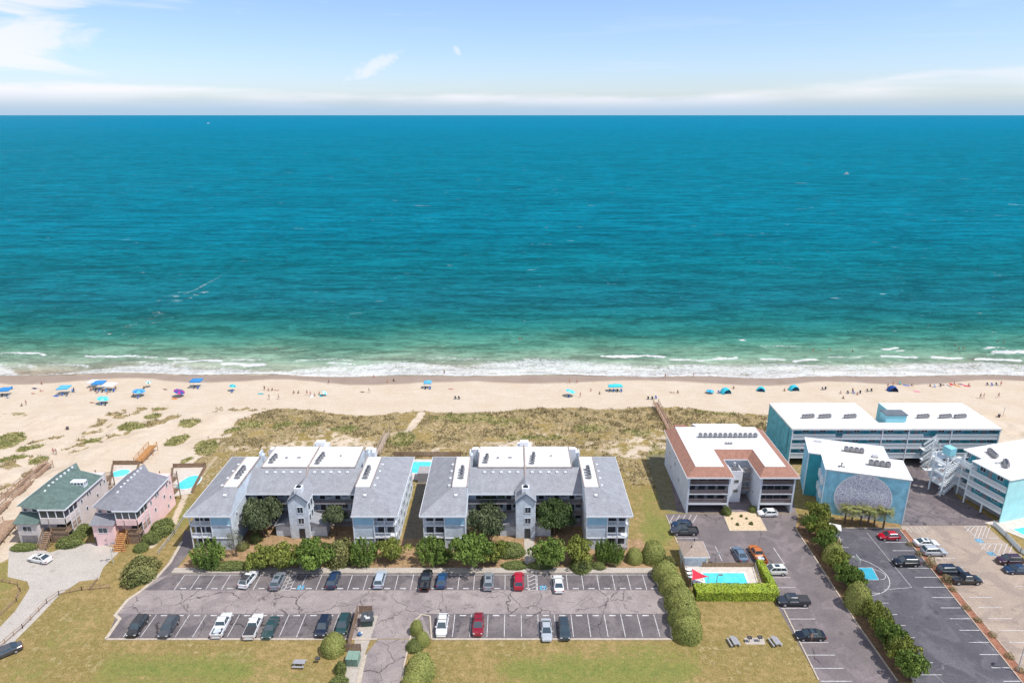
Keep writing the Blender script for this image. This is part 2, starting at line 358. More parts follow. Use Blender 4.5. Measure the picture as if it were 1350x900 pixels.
def ground_mat():
    m = bpy.data.materials.new('ground'); m.use_nodes = True; nt = m.node_tree; N = nt.nodes; L = nt.links
    b = N['Principled BSDF']; b.inputs['Roughness'].default_value = .95; b.inputs['Specular IOR Level'].default_value = .15
    at_ = N.new('ShaderNodeAttribute'); at_.attribute_name = 'paint'
    sep = N.new('ShaderNodeSeparateColor'); L.new(at_.outputs['Color'], sep.inputs[0])
    geo = N.new('ShaderNodeNewGeometry'); pos = geo.outputs['Position']
    def noise(s, d=4, r=.6, sc=(1, 1, 1)):
        mp = N.new('ShaderNodeMapping'); mp.inputs['Scale'].default_value = sc; L.new(pos, mp.inputs[0])
        n = N.new('ShaderNodeTexNoise'); n.inputs['Scale'].default_value = s; n.inputs['Detail'].default_value = d; n.inputs['Roughness'].default_value = r
        L.new(mp.outputs[0], n.inputs['Vector']); return n.outputs[0]
    def mr(v, a, b, c=0, d=1):
        n = N.new('ShaderNodeMapRange'); n.inputs[1].default_value = a; n.inputs[2].default_value = b; n.inputs[3].default_value = c; n.inputs[4].default_value = d
        L.new(v, n.inputs[0]); return n.outputs[0]
    def mx(f, a, b_):
        n = N.new('ShaderNodeMix'); n.data_type = 'RGBA'
        for i, v in ((0, f), (6, a), (7, b_)):
            if isinstance(v, tuple): n.inputs[i].default_value = (*v, 1)
            elif isinstance(v, float): n.inputs[i].default_value = v
            else: L.new(v, n.inputs[i])
        return n.outputs[2]
    def add(a, b_, op='ADD'):
        n = N.new('ShaderNodeMath'); n.operation = op
        for i, v in enumerate((a, b_)):
            if isinstance(v, float): n.inputs[i].default_value = v
            else: L.new(v, n.inputs[i])
        return n.outputs[0]
    nb = noise(.12, 5); nm = noise(.7, 5, .65); nf = noise(3.2, 4, .7); nh = noise(1.8, 4, .75)
    dry = mx(mr(nm, .4, .62), A(188, 162, 110), A(154, 137, 84))
    dry = mx(mr(nb, .42, .60), dry, A(150, 136, 78))
    nd = noise(4.5, 3, .8); np_ = noise(.9, 7, .82); pale = mr(add(np_, mr(nb, .4, .7, -.10, .07)), .50, .64, 0, .85)
    dry = mx(pale, dry, A(214, 192, 148))
    dry = mx(mr(nf, .50, .66, 0, .6), dry, A(108, 90, 52)); dry = mx(mr(nd, .52, .66, 0, .5), dry, A(206, 180, 128))
    grn = mx(mr(nm, .35, .65), A(128, 140, 72), A(160, 154, 88)); grn = mx(mr(nf, .48, .68, 0, .55), grn, A(92, 106, 50)); grn = mx(mr(nd, .52, .68, 0, .4), grn, A(176, 172, 104))
    gm = mr(add(add(sep.outputs['Green'], mr(nm, .3, .7, -.3, .3)), mr(nh, .3, .7, -.28, .28)), .25, .75)
    lawn = mx(gm, dry, grn)
    snd = mx(mr(nb, .35, .65), A(240, 224, 203), A(232, 213, 188)); snd = mx(mr(nh, .50, .66, 0, .40), snd, A(210, 188, 160)); snd = mx(mr(noise(.5, 5, .7, (.35, 1.5, 1)), .48, .66, 0, .45), snd, A(222, 200, 172)); snd = mx(mr(nd, .54, .64, 0, .22), snd, A(176, 154, 130))
    snd = mx(mr(nf, .3, .7, 0, .12), snd, A(180, 160, 140))
    c = mx(mr(add(sep.outputs['Red'], mr(nh, .3, .7, -.2, .2)), .35, .65), lawn, snd)
    # dune scrub: olive, brown and sand flecks
    sc = mx(mr(nm, .38, .62), A(150, 138, 88), A(178, 154, 112)); sc = mx(gm, sc, A(140, 142, 76))
    sc = mx(mr(nf, .48, .60, 0, .85), sc, A(112, 100, 64)); sc = mx(mr(nh, .52, .60, 0, .85), sc, A(228, 204, 168)); sc = mx(mr(nd, .52, .62, 0, .6), sc, A(200, 178, 134))
    sm = mr(add(sep.outputs['Blue'], mr(nh, .3, .7, -.3, .3)), .4, .6)
    c = mx(sm, c, sc)
    c = mx(at_.outputs['Alpha'], c, mx(mr(nb, .3, .7), A(186, 166, 150), A(172, 150, 132)))
    g1 = N.new('ShaderNodeVectorMath'); g1.operation = 'SCALE'; L.new(c, g1.inputs[0])
    gs = add(mr(noise(5.5, 3, .85), .35, .65, -.26, .26), mr(noise(1.3, 5, .75), .35, .65, -.13, .13)); ga = mx(sep.outputs['Red'], (1., 1., 1.), (.28, .28, .28)); gm2 = N.new('ShaderNodeMath'); gm2.operation = 'MULTIPLY'; L.new(gs, gm2.inputs[0]); L.new(ga, gm2.inputs[1])
    L.new(add(gm2.outputs[0], 1.0), g1.inputs['Scale']); c = g1.outputs[0]
    L.new(c, b.inputs['Base Color'])
    rg = mx(at_.outputs['Alpha'], (.95, .95, .95), (.5, .5, .5)); L.new(rg, b.inputs['Roughness'])
    bp = N.new('ShaderNodeBump'); bp.inputs['Strength'].default_value = .6; bp.inputs['Distance'].default_value = .25
    L.new(add(nh, mr(nf, 0, 1, 0, .4)), bp.inputs['Height']); L.new(bp.outputs[0], b.inputs['Normal'])
    return m
g = struct(link('ground', build_ground()))

# ================================================================ SEA
def sea_mat():
    m = bpy.data.materials.new('sea'); m.use_nodes = True; nt = m.node_tree; N = nt.nodes; L = nt.links
    N.remove(N['Principled BSDF']); out = N['Material Output']
    geo = N.new('ShaderNodeNewGeometry'); pos = geo.outputs['Position']
    at_ = N.new('ShaderNodeAttribute'); at_.attribute_name = 'surf'
    sep = N.new('ShaderNodeSeparateColor'); L.new(at_.outputs['Color'], sep.inputs[0])
    sp = N.new('ShaderNodeSeparateXYZ'); L.new(pos, sp.inputs[0])
    def math_(op, a, b_=None):
        n = N.new('ShaderNodeMath'); n.operation = op
        for i, v in enumerate((a, b_)):
            if v is None: continue
            if isinstance(v, (int, float)): n.inputs[i].default_value = v
            else: L.new(v, n.inputs[i])
        return n.outputs[0]
    def noise(s, d, r, sc, rot=0., dist=0., ty=None):
        mp = N.new('ShaderNodeMapping'); mp.inputs['Scale'].default_value = sc; mp.inputs['Rotation'].default_value = (0, 0, rot); L.new(pos, mp.inputs[0])
        n = N.new('ShaderNodeTexNoise'); n.inputs['Scale'].default_value = s; n.inputs['Detail'].default_value = d; n.inputs['Roughness'].default_value = r; n.inputs['Distortion'].default_value = dist
        L.new(mp.outputs[0], n.inputs['Vector']); return n.outputs[0]
    def mr(v, a, b, c=0, d=1, sm=False):
        n = N.new('ShaderNodeMapRange'); n.inputs[1].default_value = a; n.inputs[2].default_value = b; n.inputs[3].default_value = c; n.inputs[4].default_value = d
        if sm: n.interpolation_type = 'SMOOTHSTEP'
        L.new(v, n.inputs[0]); return n.outputs[0]
    def mx(f, a, b_):
        n = N.new('ShaderNodeMix'); n.data_type = 'RGBA'
        for i, v in ((0, f), (6, a), (7, b_)):
            if isinstance(v, tuple): n.inputs[i].default_value = (*v, 1)
            elif isinstance(v, float): n.inputs[i].default_value = v
            else: L.new(v, n.inputs[i])
        return n.outputs[2]
    y = sp.outputs[1]
    # water body colour by depth offshore (B channel = distance offshore / 100)
    off = sep.outputs['Blue']; n0 = noise(.02, 4, .5, (1, 2.2, 1)); offj = math_('ADD', off, mr(n0, .3, .7, -.05, .05))
    rp = N.new('ShaderNodeValToRGB'); L.new(mr(offj, 0, 3.0), rp.inputs[0]); cr = rp.color_ramp
    K = 1.28
    stops = [(0, (178, 166, 146)), (.03, (160, 172, 152)), (.062, (132, 164, 142)), (.10, (92, 146, 126)), (.16, (50, 126, 118)), (.23, (30, 116, 119)), (.32, (24, 112, 124)), (.6, (10, 116, 130)), (1, (4, 120, 142))]
    cr.elements[0].position = 0; cr.elements[0].color = (*A(*stops[0][1], K), 1); cr.elements[1].position = 1; cr.elements[1].color = (*A(*stops[-1][1], K), 1)
    for p_, c_ in stops[1:-1]:
        e = cr.elements.new(p_); e.color = (*A(*c_, K), 1)
    col = rp.outputs[0]
    far = mr(y, 600, 6000, 0, 1); col = mx(far, col, A(0, 126, 158, K))
    # swell: long crests almost parallel with the shore, three sizes
    w1 = noise(.06, 3, .5, (.34, 1.5, 1), .10, .8); w2 = noise(.17, 5, .72, (.5, 1.3, 1), .16, 1.0); w3 = noise(.45, 4, .72, (.75, 1.2, 1), .2, .6)
    w4 = noise(.0065, 4, .55, (.3, 1.8, 1), .03, .3)
    sw = math_('ADD', math_('ADD', math_('MULTIPLY', w1, .32), math_('MULTIPLY', w2, .42)), math_('MULTIPLY', w3, .26))
    wave_shade = mr(sw, .43, .57, .66, 1.34)  # wave light and shade put into the water colour, crests lighter
    vm = N.new('ShaderNodeVectorMath'); vm.operation = 'SCALE'; L.new(col, vm.inputs[0]); L.new(wave_shade, vm.inputs['Scale']); col = vm.outputs[0]
    tone2 = mr(w4, .35, .65, .93, 1.07)
    vm = N.new('ShaderNodeVectorMath'); vm.operation = 'SCALE'; L.new(col, vm.inputs[0]); L.new(tone2, vm.inputs['Scale']); col = vm.outputs[0]
    # foam: R = surf foam strength, G = thin lacy foam; whitecaps offshore
    fl = noise(.55, 7, .74, (.8, 1.1, 1), 0, 1.5); ff = noise(3.5, 4, .7, (1, 1, 1), 0, .6)
    foam = mr(math_('ADD', sep.outputs['Red'], mr(math_('ADD', math_('MULTIPLY', fl, .6), math_('MULTIPLY', ff, .4)), .35, .65, -.45, .45)), .40, .74, 0, 1, True)
    lace = mr(math_('ADD', math_('MULTIPLY', sep.outputs['Green'], .62), mr(math_('ADD', math_('MULTIPLY', fl, .6), math_('MULTIPLY', ff, .4)), .35, .65, -.35, .35)), .38, .62, 0, .8, True)
    cap1 = mr(noise(.28, 3, .6, (.3, 1.15, 1), .05, .6), .705, .745, 0, 1); cap1 = math_('MULTIPLY', cap1, mr(noise(.012, 3, .5, (1, 1.4, 1)), .46, .62))
    cap3 = mr(noise(.9, 2, .6, (.5, 1.1, 1), 0, .4), .735, .77, 0, .9); cap1 = math_('MAXIMUM', cap1, math_('MULTIPLY', cap3, mr(noise(.02, 3, .5, (1, 1.4, 1)), .44, .56)))
    cap2 = mr(noise(.09, 3, .6, (.3, 1.3, 1), 0, .6), .715, .75, 0, .6); cap2 = math_('MULTIPLY', cap2, mr(y, 380, 700))
    cap = math_('MULTIPLY', math_('MAXIMUM', cap1, cap2), mr(off, .25, .6, 0, .8)); cap = math_('MULTIPLY', cap, mr(y, 900, 3500, 1, .0))
    ft = math_('MAXIMUM', math_('MAXIMUM', foam, lace), cap)
    water = N.new('ShaderNodeBsdfDiffuse'); gl = N.new('ShaderNodeBsdfGlossy'); gl.inputs['Roughness'].default_value = .28
    foamb = N.new('ShaderNodeBsdfDiffuse'); foamb.inputs[0].default_value = (.66, .67, .66, 1)
    L.new(col, water.inputs[0])
    bp = N.new('ShaderNodeBump'); bp.inputs['Strength'].default_value = 1; bp.inputs['Distance'].default_value = 1.0
    hgt = math_('ADD', math_('ADD', math_('MULTIPLY', w1, 3.2), math_('MULTIPLY', w2, 1.9)), math_('MULTIPLY', w3, .6))
    L.new(hgt, bp.inputs['Height'])
    for n in (water, gl, foamb): L.new(bp.outputs[0], n.inputs['Normal'])
    lw = N.new('ShaderNodeLayerWeight'); lw.inputs[0].default_value = .12; L.new(bp.outputs[0], lw.inputs['Normal'])
    ms = N.new('ShaderNodeMixShader'); L.new(mr(lw.outputs['Fresnel'], 0, 1, .0, .09), ms.inputs[0]); L.new(water.outputs[0], ms.inputs[1]); L.new(gl.outputs[0], ms.inputs[2])
    m2 = N.new('ShaderNodeMixShader'); L.new(ft, m2.inputs[0]); L.new(ms.outputs[0], m2.inputs[1]); L.new(foamb.outputs[0], m2.inputs[2])
    L.new(m2.outputs[0], out.inputs[0]); return m
def build_sea():
    xs = np.concatenate([-np.geomspace(5e5, 190, 30), np.arange(-184, 184.1, .6), np.geomspace(190, 5e5, 30)])
    ys = np.concatenate([np.arange(209, 245, .4), np.arange(245, 330, 2.5), np.geomspace(335, 8e5, 40)])
    X, Y = np.meshgrid(xs, ys); d = Y-shore(X)
    near = (Y < 300)
    px = 675+F*X/np.maximum(Y*_c+(H-SEA)*_s, 1)
    nb = fbm(X*.05, Y*.08, 61); ns = fbm(X*.22, Y*.35, 62)
    # surf width along the shore: strong in the middle, weak at far left
    wid = 2.4+5.8*sst(px, 250, 520)*(1-.35*sst(px, 960, 1080))+2.5*np.sin(X*.09)+9*(nb-.5)
    red = np.exp(-(np.maximum(d-.1, 0)/1.3)**2)*(.55+.45*sst(px, 60, 250))*(d > 0)
    red = np.maximum(red, (1-sst(d, wid*.45, wid))*(.12+.66*sst(ns, .42, .64))*(d > .2)*(.35+.65*sst(px, 150, 420)))
    gr = (1-sst(d, wid, wid*2.1+3))*(d > -.3)*.95
    # breaking crests read from the photograph: x from, x to, row, thickness m, weight
    cr = [(-20, 62, 467, .9, 1), (66, 78, 468, .6, .8), (110, 158, 469.5, .9, 1), (150, 212, 471, .9, .8), (56, 122, 482, .6, .7), (0, 52, 484, .5, .6), (218, 252, 473.5, .8, 1), (226, 296, 476.5, 1.2, 1), (290, 352, 481, 1.2, 1), (300, 348, 474, .8, .8), (385, 470, 474.5, .8, .5),
          (430, 560, 480, 1.2, .7), (640, 700, 476, 1., .6), (560, 640, 472, .8, .45), (790, 880, 470, 1.5, .85), (880, 960, 474, 1.3, .8), (950, 975, 473.5, .9, 1), (998, 1039, 473.5, 1.2, 1), (1043, 1080, 475.5, 1, 1), (1088, 1150, 470, .6, .6), (1158, 1212, 470.5, 1.3, 1), (1160, 1187, 460.5, .9, 1), (1178, 1195, 462.5, .9, .9), (1225, 1272, 472, 1.2, 1), (1282, 1350, 474.5, 1.3, 1), (1305, 1400, 465, 2.3, .9), (1290, 1330, 460, 1, .7), (1000, 1060, 456, .8, .5), (1140, 1150, 449, .5, .6),
          (130, 160, 377, .8, .8), (195, 215, 376, .5, .8), (320, 372, 334, .8, .5), (970, 985, 449, .8, .9), (180, 235, 481, .8, .6)]
    for (x0, x1, r, th, w_) in cr:
        yc = at(0, r, SEA).y; wob = .8*np.sin(X*.21+r)+4.0*(fbm(X*.12, X*0+r, 63)-.5); th = th*(.35+1.5*fbm(X*.3, X*0+r*3, 65))
        e = sst(px, x0-3, x0+6)*(1-sst(px, x1-6, x1+3))
        red = np.maximum(red, np.exp(-(np.abs(Y-yc-wob)/th)**2)*e*w_*near*(.62+.75*fbm(X*.6, Y*.6, 66)))
        gr = np.maximum(gr, np.exp(-(np.maximum(yc+wob-Y, 0)/3.)**2)*(Y < yc+wob+1)*e*.7*near)
    off = np.clip(d/100, 0, 3)
    Z = np.full_like(X, SEA)
    amp = sst(d, 2, 10)*(1-sst(d, 150, 400))
    Z = Z+amp*near*(.5*np.exp(-((d-9-3*(nb-.5))/1.6)**2)+.35*(fbm(X*.02, Y*.16, 64)-.5))
    # waterline: sheet dips under the sand on the landward side
    Z = np.where(d < 0, Z+d*.08, Z+np.where(near, .05, 0.05))
    return grid_mesh('sea', X, Y, Z, {'surf': np.stack([red, gr, off, np.zeros_like(red)], -1)}, [sea_mat()])
sea = struct(link('sea', build_sea()))
# ================================================================ PAVING, KERBS, MARKINGS
def noise_cracks(name, col, col2, crackcol, cscale=.13, cw=.018, streak=None, cmask=(.45, .55), scale=.25, patch=None):
    m = bpy.data.materials.new(name); m.use_nodes = True; nt = m.node_tree; N = nt.nodes; L = nt.links
    b = N['Principled BSDF']; b.inputs['Roughness'].default_value = .9; b.inputs['Specular IOR Level'].default_value = .25
    geo = N.new('ShaderNodeNewGeometry'); pos = geo.outputs['Position']
    def noise(s, d=4, r=.6, dist=0.):
        n = N.new('ShaderNodeTexNoise'); n.inputs['Scale'].default_value = s; n.inputs['Detail'].default_value = d; n.inputs['Roughness'].default_value = r; n.inputs['Distortion'].default_value = dist
        L.new(pos, n.inputs['Vector']); return n
    def mr(v, a, b, c=0, d=1):
        n = N.new('ShaderNodeMapRange'); n.inputs[1].default_value = a; n.inputs[2].default_value = b; n.inputs[3].default_value = c; n.inputs[4].default_value = d
        L.new(v, n.inputs[0]); return n.outputs[0]
    def mx(f, a, b_):
        n = N.new('ShaderNodeMix'); n.data_type = 'RGBA'
        for i, v in ((0, f), (6, a), (7, b_)):
            if isinstance(v, tuple): n.inputs[i].default_value = (*v, 1)
            elif isinstance(v, float): n.inputs[i].default_value = v
            else: L.new(v, n.inputs[i])
        return n.outputs[2]
    c = mx(mr(noise(scale, 5).outputs[0], .36, .64), col, col2)
    if patch: c = mx(mr(noise(.16, 4, .55, 1.2).outputs[0], .50, .60, 0, .75), c, patch)
    c = mx(mr(noise(1.1, 5, .7).outputs[0], .45, .7, 0, .25), c, tuple(v*.6 for v in col2)); c = mx(mr(noise(3.0, 5, .75).outputs[0], .38, .68, 0, .38), c, tuple(v*.55 for v in col2))
    c = mx(mr(noise(5, 3, .75).outputs[0], .45, .7, 0, .30), c, tuple(min(1, v*1.6) for v in col))
    if cw:
        n = noise(.35, 3, .6); vm = N.new('ShaderNodeVectorMath'); vm.operation = 'MULTIPLY_ADD'
        vm.inputs[1].default_value = (3.2, 3.2, 0); L.new(n.outputs['Color'], vm.inputs[0]); L.new(pos, vm.inputs[2])
        for cs, w_, k in ((cscale, cw, .9), (cscale*2.2, cw*1.0, .6)):
            vo = N.new('ShaderNodeTexVoronoi'); vo.feature = 'DISTANCE_TO_EDGE'; vo.inputs['Scale'].default_value = cs; L.new(vm.outputs[0], vo.inputs['Vector'])
            e = mr(vo.outputs['Distance'], w_*.45, w_, k, 0)
            mu = N.new('ShaderNodeMath'); mu.operation = 'MULTIPLY'; L.new(e, mu.inputs[0]); L.new(mr(noise(.13+cs*.2, 2).outputs[0], cmask[0], cmask[1]), mu.inputs[1])
            c = mx(mu.outputs[0], c, crackcol)
    vs = N.new('ShaderNodeTexVoronoi'); vs.inputs['Scale'].default_value = .38; L.new(pos, vs.inputs['Vector'])
    sp_ = N.new('ShaderNodeMath'); sp_.operation = 'MULTIPLY'; L.new(mr(vs.outputs['Distance'], .10, .26, .55, 0), sp_.inputs[0]); L.new(mr(noise(.22, 2).outputs[0], .46, .60), sp_.inputs[1])
    c = mx(sp_.outputs[0], c, tuple(v*.45 for v in col2))
    g_ = N.new('ShaderNodeVectorMath'); g_.operation = 'SCALE'; L.new(c, g_.inputs[0]); L.new(mr(noise(5.5, 3, .85).outputs[0], .35, .65, .80, 1.18), g_.inputs['Scale'])
    L.new(g_.outputs[0], b.inputs['Base Color']); return m
M_AISLE = noise_cracks('aisle_asphalt', A(188, 176, 172), A(166, 154, 152), A(92, 84, 84), .12, .010, cmask=(.38, .46), patch=A(150, 139, 139))
M_STALL = noise_cracks('stall_asphalt', A(136, 128, 129), A(112, 106, 109), A(72, 68, 72), .12, .008, cmask=(.45, .55), patch=A(156, 146, 144))
M_DRIVE = noise_cracks('drive_asphalt', A(170, 160, 160), A(148, 140, 143), A(84, 80, 84), .16, .012, cmask=(.45, .52), patch=A(120, 113, 120))
M_LOT3 = noise_cracks('mauve_asphalt', A(144, 134, 134), A(126, 118, 120), A(70, 62, 70), .07, .006, cmask=(.55, .6), patch=A(162, 149, 150))
M_LOT4 = noise_cracks('dark_asphalt', A(112, 110, 116), A(98, 96, 103), A(140, 136, 140), .08, .005, cmask=(.55, .6), patch=A(132, 128, 134))
M_LOT5 = noise_cracks('tan_asphalt', A(202, 182, 164), A(186, 168, 154), A(140, 122, 112), .09, .006, cmask=(.5, .6), patch=A(166, 150, 140))
M_YARD = noise_cracks('patched_asphalt', A(140, 128, 128), A(122, 112, 116), A(90, 84, 88), .3, .03, cmask=(.4, .5), patch=A(160, 148, 145))
M_CONC = noise_cracks('concrete', A(214, 204, 192), A(202, 192, 180), A(160, 150, 140), .2, .008, cmask=(.5, .6))
M_DWAY = noise_cracks('driveway_concrete', A(216, 208, 198), A(204, 196, 186), A(180, 172, 166), .1, .006, cmask=(.5, .58))
M_KERB = mat('kerb_concrete', A(216, 202, 184), .9, .1, 1.5, fine=.1)
M_PAINT = mat('road_paint', (.62, .61, .60), .7, .12, 1.6, fine=.25, coords='World', col2=(.36, .35, .35))
M_BPAINT = mat('blue_road_paint', A(110, 180, 215), .7, .1, 3, coords='World')
def sheet(name, pts, z, m, world=False):
    p = [Vector(q) for q in pts] if world else ats(pts)
    PAVED.append([(q[0], q[1]) for q in p])
    mb = MB(); a = sum(p[k][0]*p[(k+1) % len(p)][1]-p[(k+1) % len(p)][0]*p[k][1] for k in range(len(p)))
    if a < 0: p = p[::-1]
    mb.face([(q[0], q[1], z) for q in p])
    me = mb.mesh(name, m); o = link(name, me); return struct(o)
def kerb(name, pts, w=.28, h=.13, closed=False, world=False, m=None):
    p = [Vector(q) for q in pts] if world else ats(pts)
    if closed: p.append(p[0])
    mb = MB()
    if closed: p = p[:-1]
    mb.ribbon(p, w, 0, h, closed)
    return struct(mb.build(name, m or M_KERB))
L0, L1, L2 = .012, .020, .028
lotA = [(140, 841), (158, 816), (152, 811), (168, 791), (186, 779), (208, 760), (226, 755.5), (866, 755.5), (868, 768), (876, 785), (886, 812), (885, 843)]
rowTop, rowBot = (at(0, 755.5).y, at(0, 777.5).y), (at(0, 808.5).y, at(0, 842).y)
w_ = ats(lotA); w_ = [Vector((q.x, max(q.y, 91.6))) for q in w_]
sheet('parking_lot', w_, L0, M_AISLE, True)
def clipx(y):       # left edge of the lot at depth y
    e = [w_[0], w_[1], w_[2], w_[3], w_[4], w_[5], w_[6]]
    for a, b in zip(e[:-1], e[1:]):
        if min(a.y, b.y) <= y <= max(a.y, b.y) and a.y != b.y: return a.x+(b.x-a.x)*(y-a.y)/(b.y-a.y)
    return e[0].x
drv = [(499.3, 843), (481, 863), (474, 900), (470, 925), (525, 925), (527.5, 900), (530, 880.5), (538.5, 847.5), (541, 841)]
y0, y1 = rowBot[1], rowBot[0]
sheet('stall_surface', [(clipx(y0+.1)+.1, y0+.1), (at(461, 842).x, y0+.1), (at(473, 808).x, y1), (clipx(y1)+.1, y1)], L1, M_STALL, True)
sheet('stall_surface', [(at(569, 842).x, y0+.1), (at(884.5, 842).x, y0+.1), (at(884.5, 812).x, y1), (at(556, 808).x, y1)], L1, M_STALL, True)
sheet('stall_surface', [(clipx(rowTop[1])+.3, rowTop[1]), (at(871, 777).x, rowTop[1]), (at(865, 757).x, rowTop[0]-.1), (clipx(rowTop[0]-.5)+1, rowTop[0]-.1)], L1, M_STALL, True)
d_ = ats(drv+[(499.3, 843)]); dv = [(-22.3, 92.0), (-22.0, 88), (-21.9, 50), (-13.9, 50), (-14.4, 86), (-14.0, 92.0)]
sheet('driveway', ats([(498.5, 842.2), (481, 863), (473.7, 900), (455, 1010), (490, 1200), (560, 1200), (520, 1010), (527.5, 900), (538.5, 847.5), (541.5, 842.2)]), L0, M_AISLE, True)
sheet('access_road', [(208, 761), (227, 756), (240, 740), (254, 722), (252, 700), (243, 699), (240, 712), (226, 734)], L0+.004, M_STALL)
# sidewalk in front of the condo blocks
ys0, ys1 = rowTop[0]+.05, at(0, 748.5).y
mb = MB(); mb.box(at(228, 752).x, at(868, 752).x, ys0, ys1, 0, .13); struct(mb.build('sidewalk', M_CONC))
PAVED.append([(-65, ys0), (28, ys0), (28, ys1), (-65, ys1)])
mb = MB(); mb.box(2.45, 4.5, ys1, 119.6, 0, .10); struct(mb.build('footpath', M_CONC))
kerb('kerb', [(140, 842), (158, 816), (152, 811), (168, 791), (186, 779), (208, 760), (224, 742), (240, 714)], .55)
kerb('kerb', [(868, 757), (866, 768), (875, 785), (885.5, 812), (884, 826), (886, 843)], .3)
kerb('kerb', [Vector((at(140, 842).x, 91.45)), Vector((at(497, 842).x, 91.45))], .35, world=True)
kerb('kerb', [Vector((at(569, 842).x, 91.45)), Vector((at(886, 843).x, 91.45))], .35, world=True)
kerb('kerb', [(569, 842), (567, 812), (556, 810), (545, 820), (541, 840), (533, 876), (529, 910)], .25)
kerb('kerb', [(481, 863.3), (477, 880), (468, 925)], .7)
# stall lines on a common 2.87 m grid
mb = MB()
def line(mb, a, b, w=.11, z=L2): 
    a = Vector((a[0], a[1])); b = Vector((b[0], b[1])); d = (b-a).normalized(); n = Vector((-d.y, d.x))*w/2
    mb.face([(*(a-n), z), (*(b-n), z), (*(b+n), z), (*(a+n), z)])
def stripes(mb, xs, ya, yb, w=.12):
    for x in xs: line(mb, (x, ya), (x, yb), w)
XT = [10.2+2.87*k for k in range(-25, 7)]; XT = [x for x in XT if clipx(rowTop[1])+.5 < x < 28]
skip = (clipx(rowTop[1])+0, )
stripes(mb, XT, rowTop[1]+.1, rowTop[0]-.5)
XB = [10.2+2.87*k for k in range(-26, 7)]
XB = [x for x in XB if (clipx(y0+1)+1.5 < x < at(465, 842).x) or (at(569, 842).x-.3 < x < 25.5)]
stripes(mb, XB, rowBot[1]+.5, rowBot[0]-.2)
for x in XT[:-1]: line(mb, (x+.9, rowTop[1]+.45), (x+2.0, rowTop[1]+.45), .26)
for x in XB[:-1]: line(mb, (x+.85, rowBot[0]-.45), (x+1.95, rowBot[0]-.45), .26)
line(mb, (XT[0], rowTop[0]-.45), (XT[-1]+1.5, rowTop[0]-.45), .1)
# hatched access aisles
for xa in (at(376, 765).x, at(696, 765).x):
    xb = xa+1.7
    line(mb, (xa, rowTop[1]), (xa, rowTop[0]-.5)); line(mb, (xb, rowTop[1]), (xb, rowTop[0]-.5)); line(mb, (xa, rowTop[1]), (xb, rowTop[1]))
    for k in range(4): line(mb, (xa, rowTop[1]+.1+k*1.1), (xb, rowTop[1]+1.2+k*1.1), .14)
struct(mb.build('stall_lines', M_PAINT))
def wheelchair(x, y, s=1.0):
    """blue square with the white access symbol"""
    mb = MB(); mb.face([(x-.6*s, y-.6*s, L2), (x+.6*s, y-.6*s, L2), (x+.6*s, y+.6*s, L2), (x-.6*s, y+.6*s, L2)]); struct(mb.build('access_marking', M_BPAINT))
    mb = MB(); z = L2+.004
    for k in range(14):
        a0 = math.pi*(.95+k*.09); a1 = a0+.283
        line(mb, (x-.02+.26*s*math.cos(a0), y-.12+.26*s*math.sin(a0)), (x-.02+.26*s*math.cos(a1), y-.12+.26*s*math.sin(a1)), .07, z)
    line(mb, (x-.08, y+.32*s), (x-.05, y-.08), .09, z+.002); line(mb, (x-.08, y-.05), (x+.22, y-.08), .08, z+.003); line(mb, (x+.2, y-.08), (x+.32, y-.38), .08, z+.004)
    mb.prism([(x-.08+.09*math.cos(a*.785), y+.42+.09*math.sin(a*.785)) for a in range(8)], z, z+.002)
    struct(mb.build('access_symbol', M_PAINT))
p = at(396.5, 774); wheelchair(p.x, p.y); p = at(716, 774.5); wheelchair(p.x, p.y)
# dumpster pad
sheet('dumpster_pad', [(499, 811), (478, 811), (464, 857), (456, 885), (452, 915), (469, 915), (476, 884), (481, 862)], L1+.012, M_CONC)
# apartment block lot with the sand bed cut out (built as abutting pieces)
lot3 = [(878, 677), (1052, 677), (1049, 697), (1082, 747), (1128, 819), (1183, 897), (1300, 1060), (1180, 1060), (1079, 896), (1020, 790), (1008, 747), (990, 742), (935, 742), (927, 716), (896, 716)]
sheet('apartment_lot', lot3, L0, M_LOT3)
sheet('carport_floor', [(901, 676.2), (1050, 676.2), (1040, 640), (894, 640)], L0-.004, M_LOT3)
sheet('gravel_bed', [(953, 675), (999, 675), (1011, 699.5), (962, 699.5)], L1+.06, mat('pale_gravel', A(236, 212, 178), .95, .1, 2, fine=.15, coords='World'))
kerb('kerb', [(953, 677.5), (962, 699.5), (1011, 699.5), (1000, 677.5)], .15, .11)
kerb('kerb', [(1049, 697), (1082, 747), (1128, 819), (1183, 897)], .22)
kerb('kerb', [(1033, 803), (1079, 896)], .22); kerb('kerb', [(878, 679), (893, 716)], .18)
mb = MB()
def pl(a, b, w=.13): line(mb, at(*a), at(*b), w)
for k, (a, b) in enumerate(([(943, 720), (952, 739)], [(962.5, 721), (973, 740)], [(982, 722), (992, 741)], [(1002, 722), (1012, 741)], [(1020, 722), (1034, 743)])): pl(a, b)
for yy, xa, xb in ((761, 1008, 1042), (774, 1014, 1049), (801.5, 1030, 1065), (815.5, 1038, 1075), (830.5, 1046, 1083), (846.5, 1054, 1092), (863, 1063, 1101), (880.5, 1072, 1112), (897.5, 1082, 1123)): pl((xa, yy), (xb, yy))
pl((891, 709), (920, 709)); pl((883, 688), (913, 688))
for k in range(5): pl((883+k*7.6, 688), (888.5+k*7.6, 678.5))
pl((944, 741.5), (1012, 741.5), .1)
struct(mb.build('stall_lines', M_PAINT))
